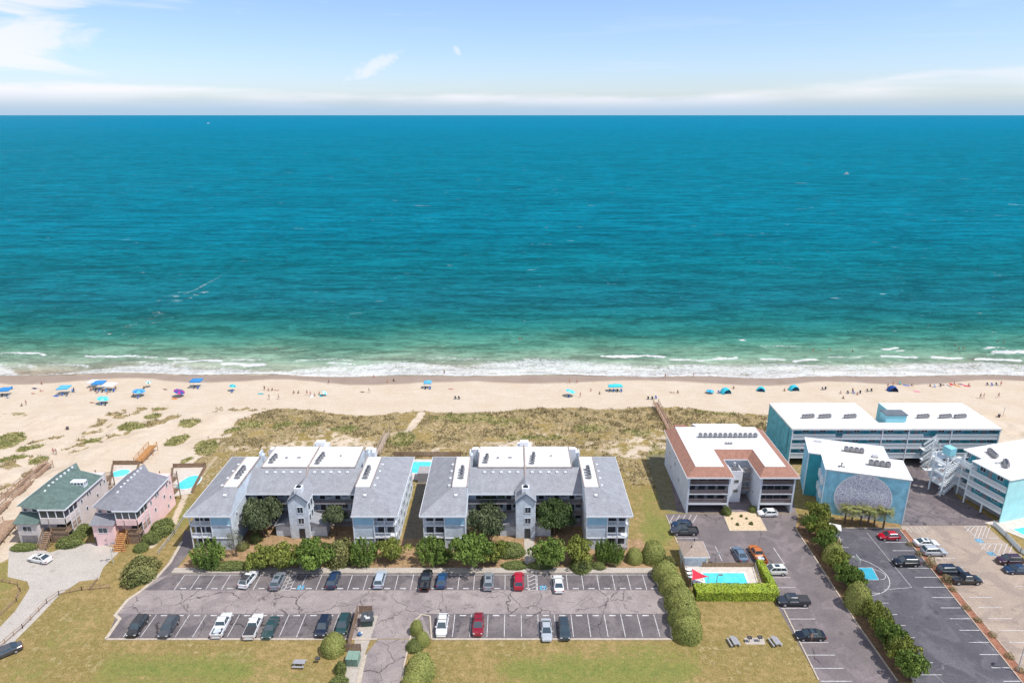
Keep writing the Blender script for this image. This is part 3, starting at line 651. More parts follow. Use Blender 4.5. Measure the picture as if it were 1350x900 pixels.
# hotel lots
sheet('dark_lot', [(1103, 696), (1187, 696), (1350, 897), (1430, 990), (1270, 990), (1203, 898), (1160, 825), (1120, 756)], L0, M_LOT4)
sheet('tan_lot', [(1187, 692.5), (1300, 692.5), (1420, 800), (1560, 990), (1434, 990), (1352, 894), (1190, 698)], L0, M_LOT5)
sheet('service_yard', [(1187, 692.3), (1300, 692.3), (1310, 685), (1262, 655), (1240, 612), (1180, 606), (1140, 640)], L0+.002, M_YARD)
sheet('hotel_undercroft', [(1060, 625), (1062, 606), (1300, 600), (1310, 620), (1240, 640), (1190, 640)], L0-.004, M_LOT3)
mb = MB()
for i in range(9):   # right row of the dark lot, paired with tan-lot stalls across the divider
    yy = [714.5, 725.5, 748.6, 760.5, 773.6, 787.2, 800.8, 815.1, 830.3][i]; xr = 1186+(yy-700)*.885-2
    pl((xr-29-i*.7, yy), (xr-2, yy))
for yy in (846.2, 862.3, 879.7, 897.5): xr = 1184+(yy-700)*.885; pl((xr-36, yy), (xr-2, yy))
for yy, xa, xb in ((711, 1104, 1111), (721, 1106, 1119), (733, 1112, 1127), (781.5, 1138, 1163), (794.5, 1148, 1172), (809.5, 1160, 1183), (824, 1164, 1194), (840, 1178, 1206), (856, 1186, 1218), (873, 1196, 1230), (889, 1200, 1242)): pl((xa, yy), (xb, yy), .12)
for yy in (735.5, 747.5, 760, 787, 800.5, 815, 830.5, 846.5, 863, 880): xl = 1196+(yy-700)*.885; pl((xl+5, yy), (xl+32+(yy-735)*.06, yy))
pl((1143, 702), (1202, 774), .08); pl((1202, 774), (1165, 777), .08)
for yy in (740, 757, 773): pl((1338, yy), (1375, yy))
# hatched fire lanes by the right-hand building
for (x0, y0_, x1, y1_, n) in ((1271, 693.3, 1307, 709, 6), (1291, 716.5, 1338, 731, 6)):
    pl((x0, y0_), (x0+17, y1_)); pl((x0+17, y1_), (x1+9, y1_)); pl((x0, y0_), (x1-6, y0_))
    for k in range(n): f = k/(n-.5)*(x1-x0-8); pl((x0+f+3, y1_ if k > 1 else y0_+7), (x0+f+9, y0_))
for k in range(6): pl((1188+k*6, 694), (1196+k*6, 702), .1)
struct(mb.build('stall_lines', M_PAINT))
p = at(1291, 712.5); wheelchair(p.x, p.y, 1.1); p = at(1307, 729.5); wheelchair(p.x, p.y, 1.1)
# planted divider between the hotel lots
dv_ = [(1190, 704), (1187, 697), (1196, 697), (1352, 884), (1352, 897)]
sheet('mulch_divider', [(1186.5, 698), (1193, 698), (1356, 893), (1349, 900)], L1+.05, mat('red_mulch', A(178, 124, 100), .95, .2, 2.5, fine=.3, coords='World'))
kerb('kerb', [(1186, 698), (1349, 901)], .16, .12); kerb('kerb', [(1193.5, 698), (1357, 893)], .16, .12)
kerb('kerb', [(1104, 696), (1186, 696)], .2); kerb('kerb', [(1103, 697), (1121, 757), (1161, 826), (1204, 898)], .18)
# basketball court
mb = MB(); q = [at(1122, 764), at(1158.5, 764), at(1150, 748), at(1121, 748)]
mb.face([(v.x, v.y, L1) for v in q]); struct(mb.build('court_key', mat('court_blue', A(70, 186, 214), .8, .06, 1, coords='World')))
mb = MB()
for a, b in zip(q, q[1:]+q[:1]): line(mb, a, b, .1)
cx, cy = (at(1119, 757)).x, at(1119, 757).y; rx = at(1170, 759).x-cx
pa = None
for k in range(25):
    a = -math.pi/2+math.pi*k/24; pt = (cx+rx*math.cos(a)-(.6 if False else 0), cy+6.0*math.sin(a))
    if pa: line(mb, pa, pt, .13)
    pa = pt
pa = None
for k in range(13):
    a = -math.pi/2+math.pi*k/12; pt = (q[1].x*.5+q[2].x*.5+1.6*math.cos(a), cy+1.5*math.sin(a))
    if pa: line(mb, pa, pt, .1)
    pa = pt
struct(mb.build('court_lines', M_PAINT))
# house forecourt and its road on the left
sheet('house_driveway', [(12, 720), (38, 716), (52, 722), (66, 728), (84, 722), (92, 719), (120, 715), (163, 724), (157, 727), (136, 748), (130, 763), (105, 766), (78, 784), (52, 812), (18, 846), (0, 864), (-40, 905), (-90, 950), (-130, 950), (-60, 880), (0, 826), (20, 805), (33, 785), (39, 775), (36, 766), (10, 760)], L0, M_DWAY)
# planting strip
M_MULCH = mat('pine_mulch', A(196, 160, 126), .95, .16, .8, fine=.3, coords='World', col2=A(158, 132, 92))
sheet('planting_bed', [Vector((-63.8, ys1)), Vector((2.45, ys1)), Vector((2.45, 119.6)), Vector((-62.0, 119.6))], L0, M_MULCH, True)
sheet('planting_bed', [Vector((4.5, ys1)), Vector((27.4, ys1)), Vector((26.5, 119.6)), Vector((4.5, 119.6))], L0, M_MULCH, True)
for x0, x1 in ((-55, -31.5), (-9, 14.3)): sheet('courtyard', [Vector((x0, 119.62)), Vector((x1, 119.62)), Vector((x1, 125.5)), Vector((x0, 125.5))], L0, M_MULCH, True)
sheet('side_yard', [Vector((-22.2, 119.62)), Vector((-18, 119.62)), Vector((-18, 146)), Vector((-22.2, 146))], L0, mat('side_yard_soil', A(150, 138, 118), .95, .15, 1, fine=.2, coords='World'), True)  # grey-brown soil strip along the condo wing
# walkway and olive-mottled ground strip left of the apartment block
sheet('side_walkway', [(893, 675.5), (901, 675.5), (884, 598), (876, 598)], L0+.004, M_YARD)
sheet('lawn_edge', [(872, 671), (893, 676), (876, 598), (851, 600)], L0-.008, mat('mottled_ground', A(150, 138, 112), .95, .2, .8, fine=.2, coords='World', col2=A(120, 122, 80)))
# ================================================================ BUILDINGS
M_WHITE = mat('white_membrane', (.70, .70, .69), .6, .04, .35, fine=.05, col2=(.60, .59, .57))
M_TRIM = mat('white_trim', (.74, .76, .79), .6, .03, 2)
M_SHING = mat('grey_shingle', A(172, 174, 180), .9, .07, .6, fine=.13)
M_SIDING = mat('pale_blue_siding', (.60, .66, .72), .75, .10, .9, fine=.10)
M_BLUE = mat('sky_blue_panel', (.34, .56, .70), .7, .05, .6)
M_DIV = mat('taupe_wall', (.42, .36, .34), .8, .08, 1)
M_RAIL = mat('weathered_rail', (.36, .34, .34), .8, .12, 3)
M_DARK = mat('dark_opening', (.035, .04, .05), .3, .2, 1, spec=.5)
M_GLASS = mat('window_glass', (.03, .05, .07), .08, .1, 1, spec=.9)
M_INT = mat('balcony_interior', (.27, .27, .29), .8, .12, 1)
M_METAL = mat('grey_metal', (.30, .30, .31), .5, .15, 4, metal=.3)
M_METALL = mat('light_metal', (.55, .56, .57), .5, .1, 4, metal=.2)
M_WOOD = mat('grey_wood', A(176, 148, 124), .9, .16, 2, fine=.2)
M_NWOOD = mat('new_timber', A(216, 160, 104), .85, .14, 2, fine=.2)
M_SKYL = mat('skylight', (.78, .80, .82), .3, .03, 1, spec=.6)

def window(par, x, y, z, w, h, face='-y', fm=None, mullion=1, name='window'):
    """frame standing 3 cm proud of the wall with glass set back inside it"""
    mb = MB(); t = .09; d = .06
    mb.cur = 0
    mb.box(-w/2-t, w/2+t, -d, .0, -t, 0); mb.box(-w/2-t, w/2+t, -d, 0, h, h+t); mb.box(-w/2-t, -w/2, -d, 0, 0, h); mb.box(w/2, w/2+t, -d, 0, 0, h)
    for k in range(mullion): x_ = -w/2+w*(k+1)/(mullion+1); mb.box(x_-.03, x_+.03, -d, 0, 0, h)
    fr = mb.build(name, fm or M_TRIM, par); fr.location = (x, y, z)
    fr.rotation_euler = (0, 0, {'-y': 0, '+x': R(90), '+y': R(180), '-x': R(-90)}[face] if isinstance(face, str) else face)
    g = MB(); g.box(-w/2, w/2, -.03, .0, 0, h); g.build('pane', M_GLASS, fr)
    return fr
def railing(mb, x0, y0, x1, y1, z, h=1.0, step=.35, solid=0, t=.05):
    a = Vector((x0, y0, z)); b = Vector((x1, y1, z)); L = (b-a).length; n = max(1, int(L/step))
    mb.beam(a+Vector((0, 0, h)), b+Vector((0, 0, h)), t*1.6, t*1.6); mb.beam(a+Vector((0, 0, .12)), b+Vector((0, 0, .12)), t, t)
    for k in range(n+1):
        p = a+(b-a)*k/n; mb.box(p.x-t/2, p.x+t/2, p.y-t/2, p.y+t/2, z, z+h)
def ac_row(par, x, y, z, n, dx=.0, dy=1.2, s=1.0, m=None):
    for k in range(n):
        mb = MB(); mb.box(-.42*s, .42*s, -.42*s, .42*s, .25, .95*s+.1); mb.box(-.5*s, .5*s, -.08, .08, 0, .25)
        mb.tube((0, 0, .95*s+.1), (0, 0, .95*s+.18), .36*s, n=10)
        o = mb.build('air_conditioner', m or M_METAL, par); o.location = (x+k*dx, y+k*dy, z)
        f = MB(); f.tube((0, 0, 0), (0, 0, .03), .28*s, n=10); fo = f.build('fan', M_DARK, o); fo.location = (0, 0, .95*s+.185)
def condo(label, cx, seed):
    t = thing('condo_building', label, 'condo building', (cx, 115.4, 0), 0, 'blue-grey condo blocks')
    rnd = random.Random(seed)
    for s in (-1, 1):
        def X(a): return s*a
        def bx(mb, a, b, *r): return mb.box(min(s*a, s*b), max(s*a, s*b), *r)
        mb = MB(); bx(mb, 11.9, 20.2, 2.2, 23.7, 0, 7.95); bx(mb, 11.9, 16.0, .55, 2.2, 0, 7.95)
        mb.build('wing_wall', M_SIDING, t)
        mb = MB(); bx(mb, 12.05, 15.9, .50, .55, 5.75, 7.75); mb.build('blue_panel', M_BLUE, t)
        mb = MB(); bx(mb, 11.9, 16.0, .44, .55, 5.5, 5.68); bx(mb, 11.9, 16.0, .44, .55, 2.6, 2.78); bx(mb, 11.86, 12.02, .42, .55, 0, 7.9); bx(mb, 15.9, 16.05, .42, .55, 0, 7.9)
        mb.build('trim_board', M_TRIM, t)
        # balconies in the outer half of the front
        for k, z in enumerate((.1, 2.68, 5.35)):
            mb = MB(); bx(mb, 16.05, 20.2, .5, 2.19, z, z+.2)
            railing(mb, s*16.1, .6, s*20.15, .6, z+.2, .95, .3); mb.build('balcony', [M_TRIM if k else M_RAIL], t)
            mb = MB(); bx(mb, 16.4, 17.9, 2.12, 2.19, z+.2, z+2.1); bx(mb, 18.3, 19.8, 2.12, 2.19, z+.2, z+2.1); mb.build('sliding_door', M_DARK, t)
        mb = MB(); bx(mb, 20.02, 20.2, .5, .68, 0, 7.95); bx(mb, 18.0, 18.12, .5, .62, 0, 7.95); mb.build('post', M_TRIM, t)
        mb = MB()
        # hipped shingle roof round the flat strip
        Ao, Bi, Ci, Do = (20.8, 0, 8), (11.75, 0, 8), (11.75, 24.3, 8), (20.8, 24.3, 8)
        E_, F_, G_, H_ = (14.7, 5.3, 11.35), (11.75, 5.3, 11.35), (11.75, 17.8, 11.35), (14.7, 17.8, 11.35)
        def fc(mb, *p): 
            q = [(s*a, b, c) for a, b, c in p]; mb.face(q if s > 0 else q[::-1])
        fc(mb, Bi, Ao, E_, F_); fc(mb, Ao, Do, H_, E_); fc(mb, Do, Ci, G_, H_); mb.build('roof', M_SHING, t)
        mb = MB(); fc(mb, Bi, F_, G_, Ci); mb.build('inner_gable', M_SIDING, t)
        mb = MB(); bx(mb, 11.7, 14.75, 5.25, 17.85, 11.2, 11.42); flat = mb.build('flat_roof', M_WHITE, t)
        mb = MB(); bx(mb, 11.65, 11.8, 5.2, 17.9, 11.2, 11.62); bx(mb, 14.7, 14.82, 5.2, 17.9, 11.25, 11.6); mb.build('parapet', mat('parapet_cap', A(196, 180, 172), .7), flat)
        mb = MB(); bx(mb, 11.68, 20.86, -.08, .0, 7.72, 8.03); bx(mb, 20.8, 20.88, -.08, 24.3, 7.72, 8.03); bx(mb, 11.68, 20.86, 24.3, 24.38, 7.72, 8.03); mb.build('fascia', M_TRIM, t)
        mb = MB(); bx(mb, 11.7, 20.8, 0.0, 24.3, 7.95, 7.99); mb.build('soffit', M_TRIM, t)
        # fin wall at the back corner and rear stair
        mb = MB(); bx(mb, 11.72, 11.98, 18.0, 19.8, 0, 12.3); bx(mb, 11.4, 11.72, 18.8, 19.8, 0, 11.3); mb.build('chimney', M_SIDING, t)
        # vents along the strip
        for k in range(4):
            mb = MB(); x = s*(15.4+k*.0); y = 6.3+k*2.9; z = 11.35-(15.4-14.7)*.55; mb.box(x-.22, x+.22, y-.22, y+.22, z, z+.28); mb.build('roof_vent', M_SKYL, t)
        mb = MB(); mb.box(s*13.9-.3, s*13.9+.3, 3.4, 3.9, 10.3, 10.62); mb.build('roof_vent', M_SKYL, t)
        ac_row(t, s*13.1, 8.6, 11.42, 4, 0, 1.15, .9)
        # outer side: three tiers of windows and a pair of inset panels
        for z in (.5, 3.1, 5.7):
            for y in (4.2, 7.6, 11.0, 14.6, 18.2, 21.2): window(t, s*20.22, y, z+.3, 1.3, 1.5, '+x' if s > 0 else '-x', mullion=1)
        for y in (6.0, 13.0, 20.0):
            mb = MB(); bx(mb, 20.2, 20.34, y-.25, y+.25, 0, 7.9); mb.build('pilaster', M_TRIM, t)
        window(t, s*11.88, 3.2, 6.1, .5, .8, '-x' if s > 0 else '+x', mullion=0); window(t, s*11.88, 3.2, 3.4, .5, .8, '-x' if s > 0 else '+x', mullion=0)
    # centre block
    mb = MB(); mb.box(-11.85, 11.85, 10.2, 13.4, 0, 7.95); mb.box(-9.8, 9.8, 13.4, 22.6, 0, 11.3); mb.build('centre_wall', M_SIDING, t)
    mb = MB()
    for a, b in ((-11.7, -.12), (.12, 11.7)):
        mb.face([(a, 8.3, 8), (b, 8.3, 8), (b, 13.5, 11.3), (a, 13.5, 11.3)])
    mb.face([(-11.7, 13.5, 11.3), (-9.8, 13.5, 11.3), (-9.8, 17, 8.5), (-11.7, 17, 8.5)]); mb.face([(9.8, 13.5, 11.3), (11.7, 13.5, 11.3), (11.7, 17, 8.5), (9.8, 17, 8.5)])
    mb.face([(-11.7, 8.3, 7.97), (-11.7, 13.5, 7.97), (11.7, 13.5, 7.97), (11.7, 8.3, 7.97)])
    mb.build('roof', M_SHING, t)
    mb = MB(); mb.box(-11.7, 11.7, 8.2, 8.3, 7.7, 8.03); mb.build('fascia', M_TRIM, t)
    mb = MB(); mb.box(-9.85, -.12, 13.4, 22.8, 11.28, 11.42); mb.box(.12, 9.85, 13.4, 22.8, 11.28, 11.42); fl = mb.build('flat_roof', M_WHITE, t)
    mb = MB(); mb.box(-.12, .12, 13.3, 22.9, 11.0, 11.75); mb.box(-9.95, -9.8, 13.35, 22.9, 11.2, 11.55); mb.box(9.8, 9.95, 13.35, 22.9, 11.2, 11.55); mb.box(-9.95, 9.95, 13.28, 13.4, 11.2, 11.46)
    mb.build('parapet', MATS['parapet_cap'], fl)
    mb = MB(); mb.face([(-.12, 8.3, 8.0), (.12, 8.3, 8.0), (.12, 13.4, 11.7), (-.12, 13.4, 11.7)]); mb.face([(.12, 8.3, 7.9), (.12, 13.4, 11.2), (.12, 13.4, 11.7), (.12, 8.3, 8.0)]); mb.face([(-.12, 8.3, 7.9), (-.12, 8.3, 8.0), (-.12, 13.4, 11.7), (-.12, 13.4, 11.2)]); mb.build('roof_divider', MATS['parapet_cap'], t)
    for s in (-1, 1):
        for k in range(5):
            x = s*5+(k-2)*1.75; mb = MB(); mb.box(x-.28, x+.28, 12.2, 12.6, 10.55, 10.85); mb.build('roof_vent', M_SKYL, t)
    ac_row(t, -8.4, 15.2, 11.42, 3, .12, 1.1, .85); ac_row(t, 1.6, 14.8, 11.42, 4, .12, 1.1, .85)
    mb = MB(); mb.prism([(-3.2+.5*math.cos(a), 17.5+.35*math.sin(a)) for a in np.linspace(0, 5.5, 7)], 11.42, 11.5); mb.box(-6, -5.6, 17, 17.5, 11.42, 11.7); mb.box(5.6, 5.9, 18, 18.3, 11.42, 11.7); mb.build('roof_pipes', M_METAL, t)
    # courtyard corridors
    for z in (0.05, 2.7, 5.35):
        mb = MB(); mb.box(-11.85, 11.85, 8.6, 10.2, z, z+.18)
        railing(mb, -11.8, 8.7, -2.1, 8.7, z+.18, .95, .28, t=.05); railing(mb, 2.1, 8.7, 11.8, 8.7, z+.18, .95, .28, t=.05); mb.build('corridor', M_RAIL, t)
        for s in (-1, 1):
            for x in (3.4, 6.6, 9.8):
                mb = MB(); mb.box(s*x-.5, s*x+.5, 10.12, 10.19, z+.2, z+2.2); mb.build('door', M_DARK, t)
                window(t, s*x+1.4, 10.18, z+1.0, .9, 1.0, '-y', M_INT)
    # stair tower
    mb = MB(); mb.box(-1.95, 1.95, 4.4, 10.1, 0, 8.7)
    mb.prism([(-1.95, 4.4), (1.95, 4.4), (1.95, 10.1), (-1.95, 10.1)], 8.7, 8.72); tw = mb.build('stair_tower', M_SIDING, t)
    mb = MB(); mb.face([(-1.95, 4.38, 8.7), (1.95, 4.38, 8.7), (0, 4.38, 10.3)]); mb.build('gable', M_SIDING, tw)
    mb = MB()
    for a in (-1, 1):
        q = [(a*2.15, 4.2, 8.55), (0, 4.2, 10.35), (0, 11.2, 10.35), (a*2.15, 11.2, 8.55)]; mb.face(q if a > 0 else q[::-1])
    mb.build('roof', M_SHING, tw)
    mb = MB()
    for a in (-1, 1): mb.beam((a*2.2, 4.16, 8.5), (0, 4.16, 10.35), .1, .22)
    mb.build('barge_board', mat('navy_trim', (.12, .17, .24), .6), tw)
    mb = MB(); mb.box(-.75, .75, 5.4, 7.0, 9.2, 10.9); ch = mb.build('chimney', M_TRIM, tw)
    mb = MB(); mb.box(-.5, .5, 5.7, 6.7, 10.9, 10.95); mb.tube((0, 6.2, 10.95), (0, 6.2, 11.2), .3, n=8); mb.build('vent_cap', M_DARK, ch)
    for z in (3.5, 6.0): window(tw, .45, 4.38, z, 1.1, 1.25, '-y', mullion=1)
    mb = MB(); mb.box(-.15, 1.0, 4.32, 4.42, .1, 2.3); mb.build('entrance', M_DARK, tw)
    for s in (-1, 1):
        for z in (1.0, 3.6, 6.2):
            for y in (5.4, 7.0, 8.6): 
                window(tw, s*1.96, y, z, .95, 1.5, '+x' if s > 0 else '-x', mullion=0)
        mb = MB(); a, b = sorted((s*1.96, s*5.2)); mb.box(a, b, 5.2, 8.4, 0, 2.4); sh = mb.build('entry_wing', M_SIDING, t)
        mb = MB(); zi, zo = (3.6, 2.5)
        q = [(s*1.97, 4.9, zi), (s*5.5, 4.9, zo), (s*5.5, 8.6, zo), (s*1.97, 8.6, zi)]; mb.face(q if s > 0 else q[::-1])
        q = [(s*1.97, 4.95, 2.4), (s*5.3, 4.95, 2.4), (s*5.5, 4.9, zo), (s*1.97, 4.9, zi)]; mb.face(q if s > 0 else q[::-1])
        mb.build('roof', M_SHING, sh)
    # rear stair houses
    for x, w in ((0, 1.6), (10.9, 1.2), (-10.9, 1.0)):
        mb = MB(); mb.box(x-w, x+w, 22.9, 25.2, 0, 11.3 if x == 0 else 9.8); mb.box(x-w*.6, x+w*.6, 22.9, 24.2, 11.3 if x == 0 else 9.8, 12.4 if x == 0 else 10.6); mb.build('rear_stair_tower', M_TRIM, t)
    return t
condo('blue-grey condo block with white flat roofs, just right of the pink house', -43.1, 1)
condo('blue-grey condo block with red car in front, beside the clipped round bushes', 2.75, 2)

# ---------------------------------------------------------------- apartment block with brown skirt roof
def apartment():
    X0, Y0 = 49.35, 129.0
    t = thing('apartment_building', 'U-shaped white-roofed apartment block with brown shingle skirt and open carports', 'apartment building', (X0, Y0, 0))
    M_W = mat('pale_grey_siding', (.55, .60, .67), .75, .05, .5, fine=.05); M_BR = mat('brown_shingle', A(180, 134, 116), .9, .08, 1.2, fine=.2)
    ze, zt = 9.0, 10.3
    # outline of walls (local)
    xl, xr, n0, n1, nd, yb = -11.6, 11.3, -2.6, 3.9, 8.2, 22.0
    mb = MB()
    for a, b in ((xl, n0), (n1, xr)):
        mb.box(a, b, 1.9, nd, 2.3, ze); mb.box(a, a+.35, .1, 1.9, 0, ze); mb.box(b-.35, b, .1, 1.9, 0, ze)
        mb.box(a, a+.3, 1.9, nd, 0, 2.3); mb.box(b-.3, b, 1.9, nd, 0, 2.3)
    mb.box(xl, xr, nd, yb, 0, ze); mb.build('wall', M_W, t)
    for a, b in ((xl, n0), (n1, xr)):
        for z in (2.3, 4.55, 6.8):
            mb = MB(); mb.box(a+.35, b-.35, .1, 1.9, z, z+.22); mb.cur = 1; railing(mb, a+.4, .2, b-.4, .2, z+.2, .95, .16, t=.06)
            mb.build('balcony', [mat('balcony_white', (.60, .62, .66), .7, .06, 2), mat('brown_rail', (.22, .17, .16), .8)], t)
            mb = MB(); mb.box(a+.36, b-.36, 1.86, 1.895, z+.22, z+2.2); mb.build('balcony_shade_panel', M_INT, t)  # dark grey panel added; the recess's shade is put into its colour
            for k in range(4):
                x = a+1.3+k*(b-a-2.6)/3; mb = MB(); mb.box(x-.7, x+.7, 1.80, 1.855, z+.25, z+2.1); mb.build('sliding_door', M_DARK, t)
        mb = MB(); mb.box(a+.35, b-.35, nd-.4, nd-.3, 0, 2.3); mb.build('carport_shade_panel', M_DARK, t)  # near-black panel before the pale wall gives the carport its shade by colour
        mb = MB(); mb.box(a+.35, b-.35, .05, .35, 2.1, 2.52); mb.build('carport_lintel', M_TRIM, t)
    # skirt roof
    o = .55; OUT = [(xl-o, -o+.1), (n0+o, -o+.1), (n0+o, nd-o), (n1-o, nd-o), (n1-o, -o+.1), (xr+o, -o+.1), (xr+o, yb+o), (xl-o, yb+o)]
    i = 1.75; IN = [(xl+i, 1.9), (n0-i+.6, 1.9), (n0-i+.6, nd+i), (n1+i-.6, nd+i), (n1+i-.6, 1.9), (xr-i, 1.9), (xr-i, yb-.4), (xl+i, yb-.4)]
    mb = MB()
    for k in range(8):
        a, b = OUT[k], OUT[(k+1) % 8]; c, d = IN[(k+1) % 8], IN[k]; mb.face([(*a, ze), (*b, ze), (*c, zt), (*d, zt)])
    mb.build('skirt_roof', M_BR, t)
    mb = MB(); mb.ribbon(OUT, .1, ze-.29, ze+.012, True)
    mb.build('gutter', M_TRIM, t)
    mb = MB()
    L_ = [(xl+i, 1.9), (n0-i+.6, 1.9), (n0-i+.6, nd+i), (xl+i, nd+i)]; Rr = [(n1+i-.6, 1.9), (xr-i, 1.9), (xr-i, nd+i), (n1+i-.6, nd+i)]; Bk = [(xl+i, nd+i), (xr-i, nd+i), (xr-i, yb-.4), (xl+i, yb-.4)]
    for q in (L_, Rr, Bk): mb.prism(q, ze, zt+.05)
    mb.prism([(-4.6, yb-.4), (6.4, yb-.4), (5.8, yb+1.4), (-5.4, yb+1.4)], 0, zt+.05); mb.build('flat_roof', M_WHITE, t)
    for k in range(12): 
        ac_row(t, -5.2+k*1.17, 15.9, zt+.06, 1, s=.9)
    mb = MB()
    for x in (-.4, .2, .8): mb.box(x, x+.4, 12.3, 12.7, zt+.05, zt+.45)
    mb.build('roof_vents', M_METAL, t)
    # lift and plant tower in the notch
    mb = MB(); mb.box(-1.1, 1.5, 4.6, 7.6, 0, 7.1); mb.box(-1.1, -.95, 4.6, 7.6, 7.1, 7.7); mb.box(1.35, 1.5, 4.6, 7.6, 7.1, 7.7); mb.box(-.95, 1.35, 4.6, 4.72, 7.1, 7.7); tw = mb.build('lift_tower', mat('white_block', (.72, .73, .75), .7, .04), t)
    window(tw, .3, 4.58, 2.6, .8, .5, '-y', M_METAL, 0); window(tw, .3, 4.58, 5.0, .8, .5, '-y', M_METAL, 0)
    ac_row(tw, -.4, 5.6, 7.1, 2, 1.0, .5, .8)
    mb = MB(); mb.tube((.3, 6.9, 7.1), (.3, 6.9, 8.6), .3); mb.build('vent_pipe', M_METALL, tw)
    for z in (2.35, 4.6, 6.85):
        mb = MB(); mb.box(n0+.02, -1.12, 5.5, 7.2, z, z+.16); mb.box(1.52, n1-.02, 5.5, 7.2, z, z+.16); railing(mb, 1.55, 5.5, n1-.05, 5.5, z+.15, .95, .3); mb.build('landing', M_RAIL, t)
    for y, z in ((8, 3.2), (12, 5.0), (15.5, 2.4), (11.5, 7.2), (17.5, 5.2), (19, 7.4)): window(t, xl-.02, y, z, .55, .9, '-x', mullion=0)
    for y, z in ((4, 3.2), (6.5, 5.6), (6.5, 7.6)): window(t, n1-.02, y, z-.6, .5, .7, '-x', mullion=0)
    for y, z in ((5, 3.5), (9, 3.5), (13, 3.5), (5, 6.2), (9, 6.2), (13, 6.2)): window(t, xr+.02, y, z, .9, 1.1, '+x')
    mb = MB(); mb.box(-9.6, -6.8, yb+.55, yb+1.6, 4, ze+1.0); mb.build('rear_stair_roof', M_BR, t)
    return t
apartment()

